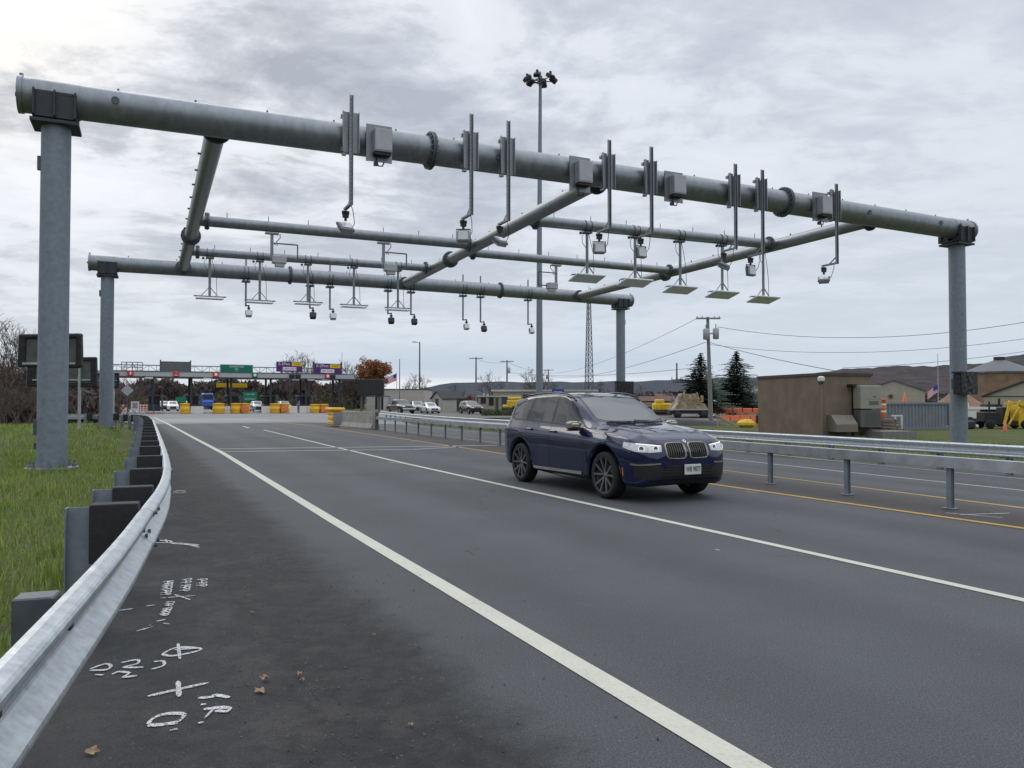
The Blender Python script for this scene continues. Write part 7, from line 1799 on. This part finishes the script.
        mb = MB(); strip_on(mb, sd, [(1.93, .40), (1.93, .52)], 0.02, 0.006); part(mb, 'side_reflector', M['amber'], t)
        # tail lamp
        rr_ = lambda phi, z: K.radial(phi*sg, z, -1.6)
        mb = MB(); mb.grid(K.patch(rr_, quadpatch([(118, .93), (160, .93)], [(118, 1.03), (160, 1.04)], 14, 4), 0.008), True); part(mb, 'tail_lamp', M['taillight'], t)
        # kidney grille
        yk = 0.212*sg
        def kid(s_, off_, w_=0.186, h_=0.125): # rounded six-sided outline
            out = []
            for k in range(25):
                q = 6.2832*k/24; c_, s1 = math.cos(q), math.sin(q); e = 0.36
                out.append((yk+math.copysign(abs(c_)**e, c_)*w_*s_, .775+math.copysign(abs(s1)**e, s1)*h_*s_*(1.0-0.06*c_*sg)))
            return out
        fp = lambda y, z: K.front(y, z)
        o0, o1 = kid(1.0, 0), kid(0.86, 0)
        mb = MB(); ctr_ = (yk, .775); rows = []
        for f in (0.02, 0.35, 0.7, 1.0): rows.append([((yk+(a-yk)*f), .775+(b-.775)*f) for a, b in o0])
        mb.grid(K.patch(fp, rows, 0.004), True); kg = part(mb, 'grille', M['car_matte'], t)
        mb = MB(); R1 = K.patch(fp, [o0, [(yk+(a-yk)*0.95, .775+(b-.775)*0.95) for a, b in o0], o1], 0.0)
        for row, hgt in zip(R1, (0.004, 0.024, 0.008)):
            for i in range(len(row)): row[i] = row[i]+Vector((hgt, 0, 0))
        mb.grid(R1, True); part(mb, 'grille_frame', M['bronze'], kg)
        mb = MB()
        for k in range(8):
            y = yk+(-0.142+0.284*k/7); strip_on(mb, fp, [(y, .672), (y, .878)], 0.010, 0.018, n=8)
        part(mb, 'grille_slats', M['slat'], kg)
    # windscreen: project down on the slope
    mb = MB(); fn = lambda x, y: K.top(x, y)
    lo = [(0.90, -0.66), (0.955, -0.45), (0.985, 0.0), (0.955, 0.45), (0.90, 0.66)]; hi = [(0.02, -0.535), (0.10, -0.35), (0.125, 0.0), (0.10, 0.35), (0.02, 0.535)]
    mb.grid(K.patch(fn, quadpatch([(0.86, -0.66), (1.0, -0.42), (1.075, 0), (1.0, 0.42), (0.86, 0.66)], [(0.0, -0.56), (0.07, -0.3), (0.085, 0), (0.07, 0.3), (0.0, 0.56)], 30, 16), 0.003), True)
    ws = part(mb, 'windscreen_surround', M['car_trim'], t)
    mb = MB(); mb.grid(K.patch(fn, quadpatch([(0.80, -0.63), (0.95, -0.40), (1.03, 0), (0.95, 0.40), (0.80, 0.63)], [(0.03, -0.53), (0.09, -0.3), (0.105, 0), (0.09, 0.3), (0.03, 0.53)], 30, 16), 0.006), True); part(mb, 'windscreen', M['windscreen'], t)
    mb = MB()
    for y0, y1 in ((0.55, 0.02), (0.0, -0.52)):
        p = fn(1.0, y0)[0]; q = fn(0.93, y1)[0]; mb.bar(p+Vector((0, 0, .02)), q+Vector((0, 0, .02)), 0.014, 0.014)
    part(mb, 'wipers', M['car_matte'], t)
    # bonnet creases and shut line
    mb = MB()
    for sg in (-1, 1): strip_on(mb, fn, [(1.05, sg*.72), (1.6, sg*.70), (2.02, sg*.60)], 0.007, 0.0015)
    strip_on(mb, lambda y, z: K.front(y, z), [(-.55, .925), (0, .935), (.55, .925)], 0.006, 0.001); part(mb, 'bonnet_gap', M['car_matte'], t)
    mb = MB()
    for sg in (-1, 1):
        rows = []
        for k in range(20):
            x = 1.12+0.95*k/19; y = sg*(0.46-0.20*k/19); r = []
            for q, h_ in ((-0.05, 0.0), (-0.008, 0.010), (0.008, 0.010), (0.05, 0.0)):
                p, n_ = K.top(x, y+q); r.append(p+n_*(h_*math.sin(math.pi*(k+0.5)/20)+0.0005))
            rows.append(r)
        mb.grid(rows, True)
    part(mb, 'bonnet_creases', M['navy'], t)
    # lower intake, valance, plate
    fp = lambda y, z: K.front(y, z)
    mb = MB(); mb.grid(K.patch(fp, quadpatch([(-.50, .36), (.50, .36)], [(-.40, .555), (.40, .555)], 30, 6), 0.004), True); li = part(mb, 'lower_intake', M['car_matte'], t)
    mb = MB()
    for z in (.40, .445, .49, .53): strip_on(mb, fp, [(-.46, z), (.46, z)], 0.008, 0.012)
    part(mb, 'intake_bars', M['car_trim'], li)
    mb = MB(); mb.grid(K.patch(fp, quadpatch([(-.62, .285), (.62, .285)], [(-.66, .335), (.66, .335)], 30, 3), 0.010), True); part(mb, 'valance', M['car_trim'], t)
    pp, _ = K.front(0, .52)
    xp = pp.x+0.035; pyc = 0.07
    mb = MB(); mb.box((xp-0.012, pyc, .49), (0.02, 0.31, 0.155), bev=0.006); pl = part(mb, 'number_plate', M['plate'], t)
    me = text_mesh('WB 9877', 0.088, 0.001); me.transform(Matrix.Translation((xp+0.001, pyc, .492)) @ Matrix.Rotation(rad(90), 4, 'Z') @ Matrix.Rotation(rad(90), 4, 'X') @ Matrix.Diagonal((0.80, 1.25, 1, 1))); me.materials.clear(); me.materials.append(M['textdark'])
    o = bpy.data.objects.new('plate_lettering', me); COL.objects.link(o); o.parent = pl
    pp, nn = K.front(0, .905)
    mb = MB(); mb.cyl(pp+nn*0.001, pp+nn*0.010, 0.030, n=24); em = part(mb, 'emblem', M['chrome'], t)
    mb = MB(); a = Vector((0, 1, 0)); b = nn.cross(a).normalized()
    for s0 in (0, 2):
        P = [pp+nn*0.0115]+[pp+nn*0.0115+(a*math.cos(rad(s0*90+q))+b*math.sin(rad(s0*90+q)))*0.020 for q in range(0, 91, 15)]; mb.add(P, [(0, i, i+1) for i in range(1, len(P)-1)])
    part(mb, 'emblem_blue', M['sign_blue'], em)
    # rear glass and fin
    mb = MB(); rb = lambda y, z: K.front(y, z, -1)
    mb.grid(K.patch(rb, quadpatch([(-.62, 1.14), (.62, 1.14)], [(-.50, 1.48), (.50, 1.48)], 20, 8), 0.005), True); part(mb, 'rear_window', M['sideglass'], t)
    p, _ = K.top(-1.6, 0); mb = MB(); mb.prism([(-1.72, p.z-0.02), (-1.50, p.z), (-1.70, p.z+0.07)], 'Y', -0.02, 0.02); part(mb, 'roof_antenna', M['navy'], t)
    # wheel well liners
    mb = MB()
    for c in (S['fx'], S['rx']): mb.box((c, 0, 0.50), (0.80, 1.30, 0.50))
    mb.box((0, 0, 0.30), (3.6, 1.5, 0.10)); part(mb, 'underbody', M['car_matte'], t)
    for x in (S['fx'], S['rx']):
        for sg in (-1, 1): make_wheel(x, sg*0.808, S['wr'], 0.225, t, M['rim'], True, sg)
    return t
hero()
def small_car(name, lab, S, m, loc_, rz, group=None, cat='car', side=None, wsc=None, head=True):
    t = thing(name, lab, cat, loc_, rz, group); body, bvh = body_mesh(S, 'body', m, t, 1); K = Skin(bvh)
    for sg in (-1, 1):
        sd = lambda x, z: K.side(x, z, sg)
        for lo, hi in side or (([(-1.75, 1.19), (.62, 1.12)], [(-1.5, 1.42), (-.9, 1.54), (-.1, 1.53), (.55, 1.16)]),):
            mb = MB(); mb.grid(K.patch(sd, quadpatch(lo, hi, 24, 5), 0.008), True); part(mb, 'side_window', M['glass'], t)
        fr = lambda phi, z: K.radial(phi*sg, z)
        zh = S.get('zh', .80)
        mb = MB(); mb.grid(K.patch(fr, quadpatch([(30, zh-.06), (58, zh-.02)], [(30, zh+.05), (58, zh+.08)], 10, 3), 0.01), True); part(mb, 'headlight', M['lens'], t)
        rr_ = lambda phi, z: K.radial(phi*sg, z, -1.6)
        mb = MB(); mb.grid(K.patch(rr_, quadpatch([(125, zh+.05), (160, zh+.05)], [(125, zh+.18), (160, zh+.18)], 8, 3), 0.01), True); part(mb, 'tail_lamp', M['taillight'], t)
    fn = lambda x, y: K.top(x, y); w0, w1, w2 = wsc or (1.0, 0.08, 0.56)
    mb = MB(); mb.grid(K.patch(fn, quadpatch([(w0-.05, -w2), (w0, 0), (w0-.05, w2)], [(w1-.05, -w2*.92), (w1, 0), (w1-.05, w2*.92)], 16, 8), 0.006), True); part(mb, 'windscreen', M['glass'], t)
    mb = MB(); mb.grid(K.patch(lambda y, z: K.front(y, z), quadpatch([(-.5, .40), (.5, .40)], [(-.42, zh), (.42, zh)], 10, 4), 0.008), True); part(mb, 'grille', M['car_matte'], t)
    mb = MB()
    for c in (S['fx'], S['rx']): mb.box((c, 0, 0.48), (0.75, 1.2, 0.45))
    part(mb, 'underbody', M['car_matte'], t)
    for x in (S['fx'], S['rx']):
        for sg in (-1, 1): make_wheel(x, sg*S['track'], S['wr'], 0.22, t, M['alu'], False, sg)
    return t
SED = dict(SUV); SED.update(top=[(-2.40, .80), (-2.32, .98), (-2.1, 1.06), (-1.75, 1.11), (-1.3, 1.30), (-.85, 1.42), (-.4, 1.46), (0.0, 1.43), (.35, 1.30), (.75, 1.10), (.95, 1.01), (1.5, .95), (2.0, .84), (2.2, .74), (2.31, .58)],
    belt=[(-2.40, .74), (-2.2, .90), (-1.5, .95), (0, .92), (1, .90), (1.5, .86), (2.0, .76), (2.31, .50)], wr=.33, ar=.385, track=.77, zh=.66,
    w=[(a, b*0.965) for a, b in SUV['w']], zb=[(a, b-0.04) for a, b in SUV['zb']])
SEDW = (([(-1.35, .99), (.62, .955)], [(-1.15, 1.20), (-.7, 1.34), (-.1, 1.345), (.55, .99)]),)
M['white_paint'] = paint('white_car_paint', (0.62, 0.63, 0.64), 0.0, 0.3); M['silver_paint'] = paint('silver_car_paint', (0.30, 0.31, 0.33), 0.4, 0.3); M['black_paint'] = paint('black_car_paint', (0.015, 0.016, 0.018), 0.2, 0.3); M['maroon_paint'] = paint('dark_red_paint', (0.035, 0.015, 0.016), 0.2, 0.3); M['bluegrey_paint'] = paint('dark_blue_grey_paint', (0.03, 0.04, 0.07), 0.2, 0.3)
hd = math.atan2(-0.8965, 0.443)
def P0(u, v): p = G(u, v); return (p.x, p.y, p.z)
small_car('suv', 'white suv driving out of the left toll lane', SUV, M['white_paint'], P0(172.5, 411.0), hd-0.0, cat='suv')
small_car('car', 'dark car driving just behind the white suv in the left toll lane', SUV, M['bluegrey_paint'], (*D(163.5, 130).xy, 0), hd)
small_car('car', 'pale car waiting in the toll lane right of the green ground sign', SUV, M['silver_paint'], (*D(257, 126).xy, 0), hd)
small_car('car', 'pale car inside the toll lane behind the wide yellow barrels', SUV, M['silver_paint'], (*D(284, 128).xy, 0), hd)
small_car('car', 'white sedan parked beside the silver car near the small shed', SED, M['white_paint'], D(430, 103), rad(-68), side=SEDW, wsc=(.92, .25, .5))
small_car('car', 'silver car parked between the dark pickup and the white sedan', SUV, M['silver_paint'], D(417, 112), rad(-75))
small_car('car', 'dark red car with a pale roof parked right of the small shed', SUV, M['maroon_paint'], D(471, 99), rad(-66))
t = thing('debris_pile', 'low pile of grey pipes and dark scrap behind the right gantry post', 'debris pile', D(952, 52))
mb = MB()
for k, (x, y, z, L_) in enumerate(((-1.2, 0, 0.14, 2.0), (-1.0, 0.3, 0.14, 2.2), (-1.1, 0.14, 0.38, 1.8), (0.3, 0.1, 0.16, 1.6))): mb.cyl((x, y, z), (x+L_, y+0.2, z), 0.14, n=12)
part(mb, 'pipes', M['lightgrey'], t); mb = MB(); mb.box((1.2, 0.2, 0.3), (0.9, 0.6, 0.6), rz=0.3, bev=0.12); mb.box((0.6, 0.3, 0.2), (0.6, 0.5, 0.4), rz=-0.4, bev=0.1); part(mb, 'scrap', M['black'], t)
# pickups
def pickup(lab, m, loc_, rz, sc=1.0):
    t = thing('pickup_truck', lab, 'pickup truck', loc_, rz)
    S = dict(SUV); S.update(top=[(-2.75, 1.02), (-2.70, 1.18), (-2.5, 1.20), (-1.10, 1.22), (-1.02, 1.30), (-.92, 1.74), (-.75, 1.83), (-.2, 1.86), (.30, 1.82), (.55, 1.68), (.95, 1.33), (1.15, 1.24), (1.8, 1.20), (2.3, 1.14), (2.55, 1.06), (2.70, .86)],
        belt=[(-2.75, .98), (-2.5, 1.12), (0, 1.14), (1.2, 1.12), (2.3, 1.05), (2.55, .95), (2.70, .78)], w=[(-2.75, .88), (-2.6, .96), (-1.8, .985), (1.9, .985), (2.3, .96), (2.55, .88), (2.70, .74)], zb=[(-2.75, .52), (-2.3, .45), (0, .42), (2.3, .40), (2.70, .46)], fx=1.80, rx=-1.75, wr=.41, ar=.49, track=.83, tumble=.28)
    body, bvh = body_mesh(S, 'body', m, t, 1); K = Skin(bvh)
    for sg in (-1, 1):
        sd = lambda x, z: K.side(x, z, sg)
        for a, b in (((-.85, 1.24), (-.05, 1.24)), ((.03, 1.24), (.85, 1.24))):
            mb = MB(); hi = [(a[0]+.04, 1.66), (b[0] if b[0] < .5 else .42, 1.66), (b[0], 1.28 if b[0] > .5 else 1.66)]; mb.grid(K.patch(sd, quadpatch([a, b], hi, 14, 5), 0.008), True); part(mb, 'side_window', M['glass'], t)
        mb = MB(); mb.grid(K.patch(lambda p_, z: K.radial(p_*sg, z, 1.8), quadpatch([(34, .90), (56, .90)], [(34, 1.04), (56, 1.04)], 8, 3), 0.01), True); part(mb, 'headlight', M['lens'], t)
    mb = MB(); mb.grid(K.patch(lambda x, y: K.top(x, y), quadpatch([(1.0, -.66), (1.06, 0), (1.0, .66)], [(.42, -.58), (.47, 0), (.42, .58)], 14, 6), 0.006), True); part(mb, 'windscreen', M['glass'], t)
    mb = MB(); mb.grid(K.patch(lambda y, z: K.front(y, z), quadpatch([(-.5, .82), (.5, .82)], [(-.5, 1.04), (.5, 1.04)], 10, 4), 0.01), True); part(mb, 'grille', M['car_trim'], t)
    mb = MB(); mb.box((-1.85, 0, 1.205), (1.35, 1.5, 0.06)); part(mb, 'truck_bed', M['car_matte'], t)
    mb = MB(); mb.box((2.70, 0, .60), (0.14, 1.75, 0.22), bev=0.03); part(mb, 'front_bumper', M['chrome'], t)
    mb = MB()
    for c in (1.80, -1.75): mb.box((c, 0, 0.62), (0.9, 1.3, 0.4))
    part(mb, 'underbody', M['car_matte'], t)
    for x in (1.80, -1.75):
        for sg in (-1, 1): make_wheel(x, sg*.85, .41, 0.26, t, M['alu'], False, sg)
    return t
pickup('dark brown-black pickup truck parked in front of the plain cream building', M['black_paint'], D(400.5, 99), rad(-58))
pickup('white pickup truck parked left of the transformer pole', M['white_paint'], D(716, 96), rad(182))
